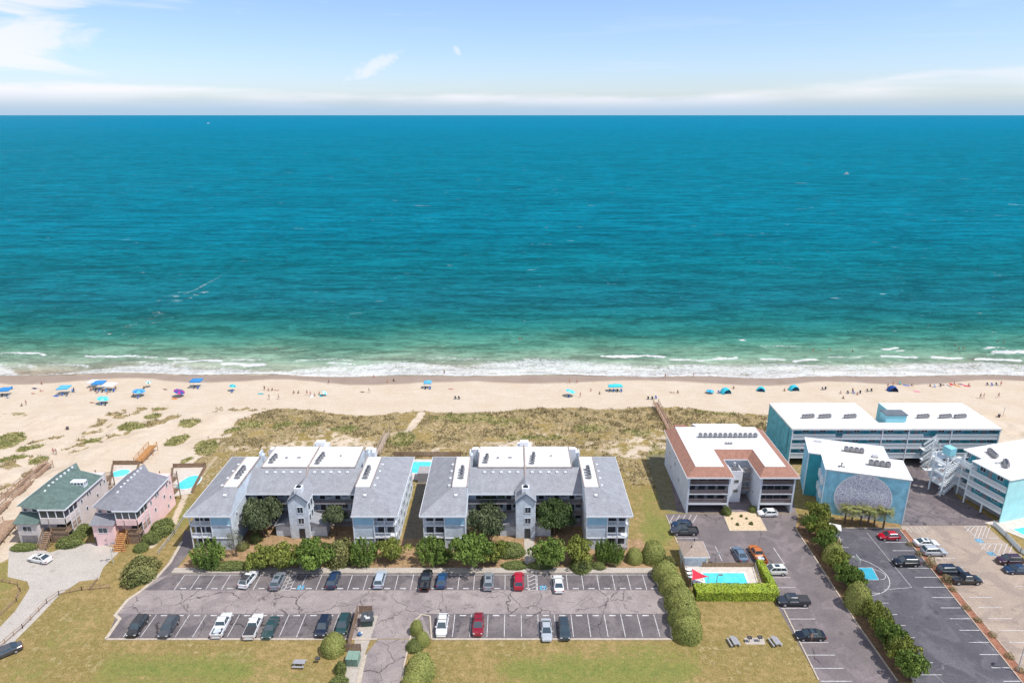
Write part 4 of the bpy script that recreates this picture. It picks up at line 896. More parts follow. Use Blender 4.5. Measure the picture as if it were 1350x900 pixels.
# ---------------------------------------------------------------- teal hotel
M_TEAL = mat('teal_render', (.12, .42, .50), .75, .14, .7, fine=.08)
M_TEALP = mat('pale_teal_render', (.26, .58, .66), .75, .05, .4, fine=.04)
M_TEALD = mat('deep_teal_render', (.05, .34, .40), .75, .06, .4, fine=.04)
M_WRAIL = mat('white_rail', (.74, .78, .80), .6, .03, 2)
M_CREAM = mat('cream_flat_roof', (.72, .705, .68), .65, .06, .3, fine=.05, col2=(.62, .60, .56))
def door_set(par, x, y, z, k, face='-y'):
    mb = MB(); r_ = {'-y': 0, '-x': R(-90)}[face]
    mb.box(-.45, .45, -.06, 0, 0, 2.0); o = mb.build('door', mat('taupe_door', (.32, .30, .32), .6) if k % 2 else M_TEALD, par); o.location = (x, y, z); o.rotation_euler = (0, 0, r_)
def hotel_long():
    X0, Y0 = 68.0, 150.3
    t = thing('hotel_building', 'long teal oceanfront hotel wing with two white roofs and white walkway railings', 'hotel wing', (X0, Y0, 0))
    Lx = 50.6; D = 15.6; zt = 9.9
    mb = MB(); mb.box(0, Lx, 1.8, 2.05, 2.35, zt-.3); mb.box(0, .3, 0.2, D, 0, zt-.25); mb.box(Lx-.3, Lx, .2, D, 0, zt-.25)
    mb.box(0.3, 22.3, 2.05, D-.2, 2.4, zt-.3); mb.box(28.9, Lx-.3, 2.05, D-.2, 2.4, zt-.3); mb.box(22.3, 28.9, 2.05, 4.6, 2.4, zt-.3)
    mb.build('wall', M_TEAL, t)
    mb = MB(); mb.box(28.7, 28.9, 4.6, D, 0, zt+.1); mb.build('gap_wall', M_TEALP, t)
    mb = MB(); mb.box(-.15, 22.5, -.1, D, zt-.3, zt+.1); mb.build('flat_roof', M_CREAM, t)
    mb = MB(); mb.box(22.5, 28.9, -.1, 3.6, zt-.3, zt+.06); mb.build('link_roof', M_CREAM, t)
    mb = MB(); mb.box(28.9, Lx+.15, -.1, D, zt-.3, zt+.1); mb.build('flat_roof', M_CREAM, t)
    mb = MB(); mb.box(22.5, 23.4, 3.6, D-.2, zt-1.2, zt-.5); mb.build('lower_ledge', M_CREAM, t)
    mb = MB(); mb.box(24.4, 29.4, 3.7, 6.6, zt-.4, zt+1.9); sb = mb.build('stair_house', M_TEALP, t)
    mb = MB(); mb.box(24.2, 29.6, 3.5, 6.8, zt+1.9, zt+2.1); mb.build('roof', mat('dusk_grey_roof', A(120, 130, 140), .8), sb)
    cut = (10.8, 32.8)
    for li, z in enumerate((2.3, 4.85, 7.3)):
        mb = MB(); mb.box(.3, Lx-.3, .15, 1.8, z-.16, z); mb.box(.3, Lx-.3, .08, .15, z-.3, z+.12); mb.build('walkway', M_WRAIL, t)
        for a, b in ((.3, 10.6), (12.4, 22), (22, 32.0), (35.0, Lx-.3)):
            mb = MB(); railing(mb, a, .12, b, .12, z+.1, .95, .17, t=.07); mb.build('railing', M_WRAIL, t)
        for k in range(12):
            x = 2.2+k*4.15
            if 31.5 < x < 34: continue
            door_set(t, x, 1.79, z, k); window(t, x+1.9, 1.78, z+.9, 1.5, 1.0, '-y')
    for x in (.15, 22, 28.4, 38.8, Lx-.15): mb = MB(); mb.box(x-.1, x+.1, .0, .22, 0, zt-.3); mb.build('post', M_WRAIL, t)
    for x in np.arange(4, Lx, 5.2): mb = MB(); mb.box(x-.2, x+.2, 6, 6.4, 0, 2.4); mb.build('column', M_WRAIL, t)
    mb = MB(); mb.box(.3, Lx-.3, D-.6, D-.4, 0, 2.4); mb.build('undercroft_shade_panel', M_DARK, t)  # near-black back panel stands in for the shade of the open parking
    for x in (5.4, 9.6, 15.9, 34.2, 39.8, 43.5): ac_row(t, x-.4, 6.0, zt+.1, 4, .80, .12, .85)
    # walkway stair near the right end
    for k, z in enumerate((0, 2.3, 4.85)):
        mb = MB()
        for j in range(9): mb.box(32.6+j*.28, 32.9+j*.28, -1.3, .05, z+j*.27, z+j*.27+.1)
        mb.beam((32.5, -1.3, z+.9), (35.2, -1.3, z+3.2), .08, .5); mb.beam((32.5, -.02, z+.9), (35.2, -.02, z+3.2), .08, .5); mb.build('stair_flight', M_WRAIL, t)
    mb = MB(); mb.box(31.8, 32.5, -1.4, .05, 2.2, 2.34); mb.box(31.8, 32.5, -1.4, .05, 4.7, 4.85); mb.box(32.3, 35.6, -2.6, -1.45, 0, .15); mb.build('landing', M_WRAIL, t)
    for sx in (33.2, 34.9):
        mb = MB(); mb.box(sx-.12, sx+.12, -2.4, -2.2, 0, 7.2); mb.build('post', M_WRAIL, t)
hotel_long()

def hotel_mural():
    a = math.atan2(-4.6, 15.5)
    t = thing('hotel_building', 'blue hotel block with a round speckled mural above the palm trees', 'hotel wing', (66.9, 129.4, 0), a)
    poly = [(0, 0), (16.2, 0), (16.2, 8.5), (13.5, 8.5), (13.5, 14.6), (-2.6, 14.6), (-2.6, 7), (0, 7)]; zt = 10.6
    mb = MB(); mb.prism(poly, 0, zt-.25); mb.build('wall', mat('mural_blue', (.27, .58, .72), .75, .14, .5, fine=.08), t)
    mb = MB(); mb.box(-2.64, -.02, 6.94, 7.0, 0, zt-.3); mb.build('shade_toned_wall', M_TEALD, t)  # thin facing; the shade on this wall is put into its deeper teal
    op = [(-.15, -.15), (16.35, -.15), (16.35, 8.65), (13.65, 8.65), (13.65, 14.75), (-2.75, 14.75), (-2.75, 6.85), (-.15, 6.85)]
    mb = MB(); mb.prism(op, zt-.25, zt); fl = mb.build('flat_roof', M_CREAM, t)
    mb = MB(); mb.ribbon(op, .22, zt-.03, zt+.09, True)
    mb.build('roof_edge', M_WRAIL, fl)
    mb = MB(); mb.box(-.05, .12, -.06, 0, 0, zt-.25); mb.box(16.08, 16.25, -.06, 0, 0, zt-.25); mb.box(-2.75, -2.6, 6.85, 7.0, 0, zt-.25); mb.build('corner_trim', M_WRAIL, t)
    for z in (3.2, 6.4):
        for y in (1.6, 4.6): 
            mb = MB(); mb.box(-.5, -.02, y-1, y+1, z, z+1.5); mb.build('shutter', M_WRAIL, t)
    # mural disc
    m = bpy.data.materials.new('speckled_mural'); m.use_nodes = True; nt = m.node_tree; N = nt.nodes; L = nt.links; b = N['Principled BSDF']; b.inputs['Roughness'].default_value = .8
    tc = N.new('ShaderNodeTexCoord'); vo = N.new('ShaderNodeTexVoronoi'); vo.feature = 'DISTANCE_TO_EDGE'; vo.inputs['Scale'].default_value = 4.2
    no = N.new('ShaderNodeTexNoise'); no.inputs['Scale'].default_value = 3.2; no.inputs['Detail'].default_value = 4; no.inputs['Distortion'].default_value = 2.5
    L.new(tc.outputs['Object'], no.inputs['Vector']); L.new(tc.outputs['Object'], vo.inputs['Vector'])
    cr = N.new('ShaderNodeValToRGB'); e = cr.color_ramp; e.elements[0].position = .44; e.elements[0].color = (.24, .22, .38, 1); e.elements[1].position = .50; e.elements[1].color = (.80, .80, .84, 1)
    L.new(no.outputs[0], cr.inputs[0]); L.new(cr.outputs[0], b.inputs['Base Color'])
    c = (7.9, 4.85); r = 5.4; n = 48
    mb = MB(); pts = [(c[0]+r*math.cos(2*math.pi*k/n), c[1]+r*math.sin(2*math.pi*k/n)) for k in range(n)]
    mb.face([(x, -.03, z) for x, z in pts]); 
    for k in range(n): x0, z0 = pts[k]; x1, z1 = pts[(k+1) % n]; mb.face([(x0, 0, z0), (x1, 0, z1), (x1, -.03, z1), (x0, -.03, z0)])
    mu = mb.build('round_mural', m, t)
    mb = MB()
    for k in range(n):
        a0 = 2*math.pi*k/n; a1 = 2*math.pi*(k+1)/n; f = lambda a, q: (c[0]+q*math.cos(a), -.05, c[1]+q*math.sin(a))
        mb.face([f(a0, r), f(a0, r+.2), f(a1, r+.2), f(a1, r)][::-1]); mb.face([(f(a0, r+.2)[0], 0, f(a0, r+.2)[2]), (f(a1, r+.2)[0], 0, f(a1, r+.2)[2]), f(a1, r+.2), f(a0, r+.2)])
    mb.build('ring', M_WRAIL, mu)
    ac_row(t, 5.3, 10.0, zt+.02, 4, 1.05, 0, 1.0); ac_row(t, 9.4, 4.6, zt+.02, 4, 1.1, 0, 1.05)
    mb = MB(); mb.box(-1, 0.6, 12.9, 13.4, zt, zt+.3); mb.build('roof_curb', M_METALL, t); mb = MB(); mb.box(10.4, 11.5, 8.2, 9.2, zt, zt+.5); mb.build('roof_hatch', M_METALL, t)
    mb = MB(); mb.tube((3.2, 2.0, zt), (3.2, 2.0, zt+.8), .12); mb.tube((3.2, 2.0, zt+.8), (3.2, 1.6, zt+1.0), .2); mb.box(2.6, 3.9, 1.8, 2.2, zt, zt+.12); mb.build('vent_pipe', M_METAL, t)
hotel_mural()

def hotel_right():
    a = math.atan2(.28, .96)
    t = thing('hotel_building', 'angled teal hotel wing with three white balcony tiers beside the right-hand pool', 'hotel wing', (103.3, 125.2, 0), a)
    zt = 10.2; poly = [(0, 0), (30, 0), (30, 13.6), (3.0, 13.6), (3.0, 8.8), (0, 8.8)]
    wall = [(1.7, .25), (29.8, .25), (29.8, 13.4), (4.6, 13.4), (4.6, 8.6), (1.7, 8.6)]
    mb = MB(); mb.prism(wall, 2.4, zt-.25); mb.build('wall', M_TEAL, t)
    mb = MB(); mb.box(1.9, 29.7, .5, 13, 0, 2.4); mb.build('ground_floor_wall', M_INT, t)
    mb = MB(); mb.box(.02, 29.9, .1, .25, 0, zt-.25); mb.build('end_wall', mat('aqua_siding', (.44, .78, .80), .75, .05, .5, fine=.04), t)
    mb = MB(); mb.prism(poly, zt-.25, zt); fl = mb.build('flat_roof', M_CREAM, t)
    mb = MB(); mb.ribbon(poly, .2, zt-.04, zt+.08, True)
    mb.build('roof_edge', M_WRAIL, fl)
    for z in (2.3, 4.85, 7.3):
        mb = MB(); mb.box(-.1, 1.7, .3, 8.8, z-.18, z); mb.box(-.16, -.1, .3, 8.8, z-.3, z+.1); railing(mb, -.13, .35, -.13, 8.8, z+.1, .95, .17, t=.07); railing(mb, -.13, 8.8, 1.6, 8.8, z+.1, .95, .17, t=.07); mb.build('balcony', M_WRAIL, t)
        mb = MB(); mb.box(1.7, 4.6, 8.6, 15.5, z-.18, z); mb.box(1.6, 1.7, 8.8, 15.5, z-.3, z+.1); railing(mb, 1.65, 8.9, 1.65, 15.5, z+.1, .95, .17, t=.07); mb.build('balcony', M_WRAIL, t)
        for k, y in enumerate((1.6, 5.6)): door_set(t, 1.69, y, z, k, '-x'); window(t, 1.68, y+1.7, z+.9, 1.3, 1.0, '-x')
        for k, y in enumerate((9.8, 12.2)): door_set(t, 4.59, y, z, k+1, '-x'); window(t, 4.58, y+1.1, z+.9, .8, 1.0, '-x')
    for x, y in ((-.05, 4.5), (-.05, 8.7), (1.7, 12), (1.7, 15.4)): mb = MB(); mb.box(x-.12, x+.12, y-.12, y+.12, 0, zt-.3 if y > 8 else 2.2); mb.build('post', M_WRAIL, t)
    ac_row(t, 6.0, 8.5, zt+.02, 4, .35, .75, .95); ac_row(t, 4.2, 4.4, zt+.02, 4, .5, .5, .95)
    mb = MB(); mb.box(3.8, 5.4, 6.2, 6.7, zt, zt+.3); mb.build('roof_curb', M_METALL, t)
    # open stair well where the wings meet
    mb = MB(); mb.box(.2, 2.0, 14.4, 16.4, 8.4, 10.2); st = mb.build('stair_tower', M_TEALP, t)
    for k, z in enumerate((.0, 2.5, 5.0)):
        mb = MB()
        for j in range(8): mb.box(-1.7+j*.36, -1.3+j*.36, 12.4, 13.8, z+j*.3, z+j*.3+.12)
        mb.beam((-1.8, 12.4, z+.8), (1.3, 12.4, z+3.2), .06, .3); mb.beam((-1.8, 13.8, z+.8), (1.3, 13.8, z+3.2), .06, .3); mb.build('stair_flight', M_WRAIL, st)
        mb = MB(); mb.box(-1.7, 1.6, 15.4, 17.2, z+2.3, z+2.45); railing(mb, -1.7, 17.2, 1.6, 17.2, z+2.45, .95, .17, t=.07)
        mb.box(-2.9, -1.7, 12.2, 15.4, z+2.3, z+2.45); railing(mb, -2.9, 12.2, -2.9, 15.4, z+2.45, .95, .17, t=.07); railing(mb, -2.9, 12.2, -1.7, 12.2, z+2.45, .95, .17, t=.07); mb.build('landing', M_WRAIL, st)
    for x, y in ((-2.9, 12.2), (-2.9, 15.3), (1.6, 15.5)): mb = MB(); mb.box(x-.12, x+.12, y-.12, y+.12, 0, 9.6); mb.build('post', M_WRAIL, st)
hotel_right()

# ---------------------------------------------------------------- two beach houses
def beach_house(label, X0, Y0, W, wallc, roofc, gar, seed, stairs_new):
    t = thing('beach_house', label, 'house', (X0, Y0, 0), 0, 'beach houses left of the condo blocks')
    mw, mr = wallc, roofc; ze = 7.7
    g = 4.6     # garage wing width (left part, two storeys)
    D = 15.6
    mb = MB(); mb.box(.3, W-.3, 2.5, D, 0, ze); mb.box(.3, g-.1, .2, 2.5, 0, 4.9); mb.build('wall', mw, t)
    # roof: hip with front facet
    e = .45; zr = 10.0; x0, x1, y0, y1 = -e+.3, W-.3+e, 1.2, D+e; xm = W*.42
    mb = MB(); a, b, c, d = (x0, y0+.8, ze), (x1, y0-.6, ze), (x1, y1-2.0, ze), (x0, y1-1, ze); r0, r1 = (xm, 5.6, zr), (xm-.4, y1-.2, zr-.1)
    mb.face([a, (xm+.6, y0-.6, ze), r0]); mb.face([(xm+.6, y0-.6, ze), b, r0]); mb.face([b, c, (xm+1.4, y1-2, zr-.95), r1, r0]); mb.face([c, (x1, y1-2, ze), (xm+1.4, y1-2, zr-.95)])
    mb.face([a, r0, r1, d]); mb.face([d, r1, (xm+1.4, y1-2, zr-.95), (x1-.1, y1-2, ze-.02)]); mb.face([a, d, (x1, y1-2, ze-.01), b])
    mb.build('roof', mr, t)
    mb = MB(); mb.beam((xm+.6, y0-.64, ze-.1), (x1+.04, y0-.64, ze-.1), .08, .25); mb.beam((x1+.04, y0-.6, ze-.1), (x1+.04, y1-2, ze-.1), .08, .25); mb.beam((x0-.04, y0+.8, ze-.1), (x0-.04, y1-1, ze-.1), .08, .25); mb.build('fascia', M_TRIM, t)
    for k in range(8):
        y = 4.6+k*1.3; mb = MB(); mb.box(xm-.15, xm+.15, y-.2, y+.2, zr-.25, zr+.14) if y > 5.6 else mb.box(xm-.15, xm+.15, y-.2, y+.2, zr-.75, zr-.3); mb.build('roof_vent', M_SKYL, t)
    # garage wing roof, windows and door
    mb = MB(); mb.face([(-.1, -.2, 4.9), (g+.2, -.2, 4.9), (g+.2, 2.6, 6.1), (-.1, 2.6, 6.1)]); mb.face([(-.1, -.2, 4.86), (-.1, 2.6, 4.86), (g+.2, 2.6, 4.86), (g+.2, -.2, 4.86)]); mb.face([(-.1, -.2, 4.86), (g+.2, -.2, 4.86), (g+.2, -.2, 4.9), (-.1, -.2, 4.9)]); mb.face([(g+.2, -.2, 4.86), (g+.2, 2.6, 4.86), (g+.2, 2.6, 6.1), (g+.2, -.2, 4.9)]); mb.face([(-.1, -.2, 4.9), (-.1, 2.6, 6.1), (-.1, 2.6, 4.86)]); mb.build('garage_roof', mr, t)
    window(t, 2.3, .19, 3.0, 1.7, 1.1, '-y', mullion=1)
    window(t, 1.0, 2.48, 6.2, .7, .6, '-y', mullion=0); window(t, 2.9, 2.48, 6.1, 1.0, 1.2, '-y', mullion=0)
    if gar:
        mb = MB(); mb.box(.9, 4.0, .12, .19, .05, 2.15)
        for k in range(4): mb.box(.95, 3.95, .09, .12, .1+k*.52, .55+k*.52)
        mb.build('garage_door', mat('taupe_garage_door', (.26, .23, .23), .7), t)
    else:
        mb = MB(); mb.box(.35, .6, .12, 5, 0, 2.0); mb.build('garage_side', M_DARK, t)
        mb = MB()
        for p, q in (((2.2, 1.2), (2.6, 1.6)), ((2.6, 1.6), (2.5, .9))): mb.beam((p[0], .17, p[1]), (q[0], .17, q[1]), .04, .12)
        mb.build('wall_ornament', M_RAIL, t)
    # screened porches on the right front, stacked
    xa, xb = g+.4, W-.2
    mb = MB(); mb.box(xa, xb, .6, 2.5, 5.5, 5.75); mb.box(xa, xb, .6, .75, 4.4, 5.5); mb.box(xb-.15, xb, .75, 5, 4.4, 5.5); mb.build('porch_wall', mw, t)
    mb = MB(); mb.box(xa+.1, xb-.1, .75, .8, 5.75, ze-.15); mb.box(xb-.12, xb-.06, .8, 4.8, 5.75, ze-.15); mb.build('porch_screen', M_GLASS, t)
    for x in np.linspace(xa, xb-.12, 4): mb = MB(); mb.box(x, x+.12, .62, .74, 5.5, ze); mb.build('porch_post', M_TRIM, t)
    for y in (2.2, 3.6, 5.0): mb = MB(); mb.box(xb-.05, xb+.07, y-.06, y+.06, 0 if y > 4 else 2.3, ze); mb.build('porch_post', M_TRIM, t)
    mb = MB(); mb.box(xa+1.4, xb, .6, 5, 2.3, 2.5); mb.box(xb-.12, xb, .6, .72, 0, 5.5); mb.box(xa+1.5, xa+1.62, .6, .72, 0, 5.5); railing(mb, xa+1.6, .66, xb-.06, .66, 2.5, 1, .25); railing(mb, xb-.06, .7, xb-.06, 5, 2.5, 1, .25); mb.build('porch_deck', M_WOOD, t)
    mb = MB(); mb.box(xa+1.7, xb-.2, 2.42, 2.49, 2.6, 4.4); mb.box(xb-.3+.01, xb-.22, 2.8, 4.8, 2.6, 4.4); mb.build('porch_door', M_DARK, t)
    mb = MB(); mb.box(xa+1.6, xb-.1, .75, .83, 0, 2.2); mb.build('lattice', M_WOOD, t)
    # entrance stair
    ms = M_NWOOD if stairs_new else M_WOOD; mb = MB()
    sx = g+.5
    for k in range(9): mb.box(sx-(.25 if stairs_new else 0), sx+1.5+(.35 if stairs_new else 0)*max(0, 4-k)/2, -1.9+k*.28, -1.55+k*.28, k*.26, k*.26+.1)
    mb.beam((sx-.1, -2.0, .9), (sx-.1, .8, 3.4), .08, .12); mb.beam((sx+1.7, -2.0, .9), (sx+1.7, .8, 3.4), .08, .12)
    for k in range(5):
        for x in (sx-.1, sx+1.7): mb.box(x-.05, x+.05, -2+k*.65, -1.9+k*.65, 0, .95+k*.6)
    mb.box(sx-.1, sx+1.7, .6, 2.5, 2.3, 2.42); mb.build('entrance_stair', ms, t)
    # right flank windows
    for y, z in ((6.4, 5.6), (8.6, 5.9), (9.4, 5.9), (11.6, 3.9), (13.9, 2.4), (13.2, 5.7), (7.6, 3.2), (12.6, 1.0), (14.6, 5.6)): window(t, W-.28, y, z, .45, .85, '+x', mullion=0)
    # rear decks
    for z in (2.4, 5.2):
        mb = MB(); mb.box(W-4.0, W-.2, D, D+2.4, z, z+.15); railing(mb, W-4, D+2.35, W-.25, D+2.35, z+.15, 1, .25); railing(mb, W-.25, D, W-.25, D+2.4, z+.15, 1, .25); mb.build('rear_deck', M_WOOD, t)
    for x in (W-4, W-.25): mb = MB(); mb.box(x-.08, x+.08, D+2.25, D+2.4, 0, 7); mb.build('deck_post', M_WOOD, t)
    return t
M_PINK = mat('pink_siding', (.86, .60, .58), .75, .05, .6, fine=.04); M_BEIGE = mat('beige_siding', (.60, .55, .53), .75, .05, .6, fine=.04)
M_SLATE = mat('slate_shingle', A(152, 153, 161), .9, .09, 1.0, fine=.16); M_GREEN = mat('green_shingle', A(112, 134, 128), .9, .12, 1.0, fine=.18)
beach_house('pink beach house with slate grey roof and new timber entrance stair', -83.8, 117.1, 9.4, M_PINK, M_SLATE, False, 1, True)
bh = beach_house('beige beach house with green shingle roof and brown garage door', -99.2, 117.6, 10.2, M_BEIGE, M_GREEN, True, 2, False)
# clerestory dormer on the beige house
dm = MB(); dm.box(6.8, 9.6, 8.6, 9.8, 7.7, 9.3); dm = dm.build('dormer', M_TRIM, bh)
for k in range(4): window(dm, 7.2+k*.68, 8.58, 8.6, .5, .5, '-y', mullion=0)
for k in range(2): window(dm, 9.62, 8.9+k*.6, 8.6, .3, .5, '+x', mullion=0)
# eyebrow
eb = MB(); eb.prism([(3.1, 4.2), (4.9, 4.2), (4.0, 6.0)], 8.6, 9.1, [(3.6, 4.4), (4.4, 4.4), (4.0, 6.0)]); eb.build('eyebrow_vent', M_GREEN, bh)
# ================================================================ VEGETATION
def leaf_mat(name, c1, c2, isl=.48):
    if 'dune' not in name and 'clipped' not in name and 'lime' not in name: c1 = tuple(v*.88 for v in c1); c2 = tuple(v*.75 for v in c2)
    return mat(name, c1, .75, .2, .55, col2=c2, island=isl, spec=.2, detail=3)
M_LOAK = leaf_mat('leaf_grey_green', (0.152, 0.181, 0.090), (0.080, 0.109, 0.051))
M_LPINE = leaf_mat('leaf_yellow_green', (0.290, 0.312, 0.065), (0.123, 0.174, 0.043))
M_LJUN = leaf_mat('leaf_bright_green', (0.203, 0.290, 0.058), (0.087, 0.152, 0.036))
M_LDARK = leaf_mat('leaf_dark_green', (0.109, 0.160, 0.051), (0.051, 0.087, 0.032))
M_LCLIP = leaf_mat('leaf_clipped_olive', (0.341, 0.350, 0.105), (0.210, 0.245, 0.070), .3)
M_LHEDGE = leaf_mat('leaf_lime', (0.375, 0.450, 0.053), (0.240, 0.330, 0.045), .3)
M_LOLIVE = leaf_mat('leaf_olive', (0.255, 0.247, 0.090), (0.135, 0.158, 0.053))
M_LSHR = leaf_mat('leaf_shrub', (.235, .27, .085), (.12, .15, .05))
M_LSAP = leaf_mat('leaf_sage', (0.246, 0.246, 0.160), (0.145, 0.160, 0.087))
M_LPALM = leaf_mat('palm_frond', (0.290, 0.290, 0.102), (0.160, 0.189, 0.065))
M_BARK = mat('bark', (.16, .12, .09), .95, .2, 3, fine=.2)
def leaves(P_, Nn, size, asp=.6, jit=.5, rs=None):
    n = len(P_); Nn = Nn+rs.normal(0, jit, (n, 3)); Nn /= np.linalg.norm(Nn, axis=1)[:, None]+1e-9
    a = rs.normal(0, 1, (n, 3)); a -= (a*Nn).sum(1)[:, None]*Nn; a /= np.linalg.norm(a, axis=1)[:, None]+1e-9; b = np.cross(Nn, a)
    s = (size*rs.uniform(.6, 1.4, n))[:, None]; a = a*s; b = b*s*asp
    return np.stack([P_-a, P_-b*.9, P_+a, P_+b*.9], 1)
def crown_mesh(kind, seed):
    rs = np.random.RandomState(seed); Q = []
    mats = {'oak': M_LOAK, 'oakdark': M_LDARK, 'pine': M_LPINE, 'juniper': M_LJUN, 'clipped': M_LCLIP, 'bush': M_LOLIVE, 'sapling': M_LSAP, 'hedge': M_LHEDGE, 'myrtle': M_LJUN, 'lowgreen': M_LSHR, 'straw': leaf_mat('leaf_straw', (.42, .34, .18), (.24, .20, .09))}
    # unit crown: radius 1 in x/y, z from 0 to 1
    if kind in ('oak', 'oakdark', 'pine', 'myrtle'):
        K = {'oak': 46, 'oakdark': 40, 'pine': 34, 'myrtle': 44}[kind]
        for k in range(K):
            u = rs.normal(0, 1, 3); u /= np.linalg.norm(u); u[2] = abs(u[2])*.95-.18
            rr = {'oak': rs.uniform(.5, .86), 'oakdark': rs.uniform(.5, .88), 'pine': rs.uniform(.3, 1.0), 'myrtle': rs.uniform(.35, .98)}[kind]
            c = np.array([u[0]*rr, u[1]*rr, .42+u[2]*rr*.52]); cr = rs.uniform(.15, .33) if kind in ('oak', 'oakdark') else rs.uniform(.10, .29)
            n = int(150*(cr/.25)**2); d = rs.normal(0, 1, (n, 3)); d /= np.linalg.norm(d, axis=1)[:, None]; d[:, 2] = np.abs(d[:, 2])*1.0-.25*(rs.rand(n) < .3)
            rad = cr*rs.uniform(.7, 1.08, n)[:, None]
            Q.append(leaves(c+d*rad*np.array([1, 1, .62]), d, .042, .7, .55, rs))
        n = 900; d = rs.normal(0, 1, (n, 3)); d /= np.linalg.norm(d, axis=1)[:, None]; Q.append(leaves(np.array([0, 0, .42])+d*rs.uniform(.2, .6, n)[:, None]*np.array([1, 1, .5]), d, .07, .8, .6, rs))
    elif kind == 'juniper':
        for k in range(60):
            a = rs.uniform(0, 6.283); r = .78*rs.uniform(.1, 1)**.6; h = (1-r*.62)*rs.uniform(.85, 1.05); lean = rs.uniform(.1, .3)
            n = 95; t = rs.uniform(.0, 1, n)**.8; w = .15*(1-t)+.02; th = rs.uniform(0, 6.283, n)
            dx, dy = np.cos(th)*w, np.sin(th)*w
            P_ = np.stack([math.cos(a)*(r*.75+lean*t)+dx, math.sin(a)*(r*.75+lean*t)+dy, .12+(h-.12)*t], 1)
            Q.append(leaves(P_, np.stack([dx*4, dy*4, .5+0*t], 1), .045, .45, .35, rs))
    elif kind in ('clipped', 'lowgreen', 'bush', 'straw'):
        n = {'clipped': 7000, 'lowgreen': 4200, 'bush': 4200, 'straw': 900}[kind]
        d = rs.normal(0, 1, (n, 3)); d /= np.linalg.norm(d, axis=1)[:, None]; d[:, 2] = np.abs(d[:, 2])
        ln = fbm(d[:, 0]*2.2+5+seed, d[:, 1]*2.2+d[:, 2]*1.7, seed, 3); am = {'clipped': .26, 'lowgreen': .45, 'bush': .7, 'straw': .8}[kind]
        rad = (1-am/2+am*ln)[:, None]; P_ = d*rad*rs.uniform(.95 if kind == 'clipped' else .8, 1.02, n)[:, None]
        P_[:, 2] = P_[:, 2]**(.8 if kind == 'clipped' else 1)*.98
        Q.append(leaves(P_, d, .034 if kind == 'clipped' else .05, .75, .35 if kind == 'clipped' else .6, rs))
        n = 700 if kind != 'straw' else 60; d = rs.normal(0, 1, (n, 3)); d /= np.linalg.norm(d, axis=1)[:, None]; d[:, 2] = np.abs(d[:, 2]); Q.append(leaves(d*.82*np.array([1, 1, .9]), d, .11, .9, .1, rs))
    elif kind == 'sapling':
        for k in range(22):
            u = rs.normal(0, 1, 3); u /= np.linalg.norm(u); c = np.array([u[0]*.6, u[1]*.6, .6+u[2]*.38]); n = 40
            d = rs.normal(0, 1, (n, 3)); Q.append(leaves(c+d*.13, d, .045, .5, 1, rs))
    return tri_mesh(kind+'_crown', np.concatenate(Q), 4, [mats[kind]])
CROWNS = {}
def get_crown(kind, v):
    if (kind, v) not in CROWNS: CROWNS[(kind, v)] = crown_mesh(kind, 100+v*7+len(kind))
    return CROWNS[(kind, v)]
TRUNKS = {}
def get_trunk(h, r, seed):
    k = (round(h, 1), seed)
    if k not in TRUNKS:
        rnd = random.Random(seed); mb = MB(); mb.tube((0, 0, -.05), (0, 0, h*.35), r, r*.75)
        for i in range(5):
            a = i*1.26+rnd.random(); b = (math.cos(a)*h*.35, math.sin(a)*h*.35, h*.72); mb.tube((0, 0, h*.3), b, r*.6, r*.2, 6)
        TRUNKS[k] = mb.mesh('trunk', M_BARK)
    return TRUNKS[k]
TN = [0]
FR = 'trees in front of the condo blocks'; TR = 'tree row between the asphalt lots'
def tree(kind, px, py, width, height, label, cat='tree', group=None, base=0.0, z=0.0, depth=None):
    """px,py: where the middle of the plant meets the ground"""
    TN[0] += 1; p = at(px, py, z)
    if group == FR: width *= 1.14; height *= 1.16
    if group == TR: width *= 1.10; height *= 1.3
    rnd = random.Random(TN[0]*31)
    nm = {'oak': 'round_tree', 'oakdark': 'round_tree', 'pine': 'pine_tree', 'myrtle': 'myrtle_tree', 'juniper': 'juniper_tree', 'clipped': 'clipped_shrub', 'bush': 'wild_bush', 'straw': 'wild_bush', 'lowgreen': 'leafy_shrub', 'sapling': 'young_tree'}[kind]
    t = thing(nm, label, cat, p, rnd.uniform(0, 6.28) if depth is None else 0, group)
    c = link('crown' if kind not in ('clipped', 'bush', 'straw', 'lowgreen') else 'foliage', get_crown(kind, TN[0] % 3), t)
    zb = base*height; c.location = (0, 0, zb); c.scale = (width/2, (depth or width)/2, height-zb)
    tr = link('trunk', get_trunk(height*.8, .07+height*.018, TN[0] % 4), t)
    return t
FR = 'trees in front of the condo blocks'; TR = 'tree row between the asphalt lots'
# left condo block
tree('juniper', 276, 745, 6.9, 5.6, 'bushy bright green juniper at the left corner of the left condo block', group=FR)
tree('sapling', 312, 733, 3.6, 4.6, 'thin sage-coloured young tree beside the bushy corner juniper', base=.3, group=FR)
tree('oak', 348, 708, 7.8, 8.6, 'big rounded grey-green tree in the left courtyard of the left condo block', base=.12, group=FR)
tree('pine', 346, 751, 5.6, 4.6, 'yellow-green pine just right of the sandy gap in the left bed', group=FR)
tree('pine', 373, 750, 6.8, 5.2, 'broad yellow-green pine left of the left stair tower', group=FR)
tree('myrtle', 414, 752, 7.0, 6.2, 'tall bright green myrtle in front of the left stair tower', group=FR)
tree('pine', 394, 748, 4.2, 4.6, 'small pine squeezed between the broad pine and the tall myrtle', group=FR)
tree('oak', 443, 706, 4.6, 6.4, 'small rounded tree in the right courtyard of the left condo block', base=.35, group=FR)
tree('bush', 447, 738, 5.2, 3.8, 'olive-brown bush right of the tall myrtle', 'bush', group=FR)
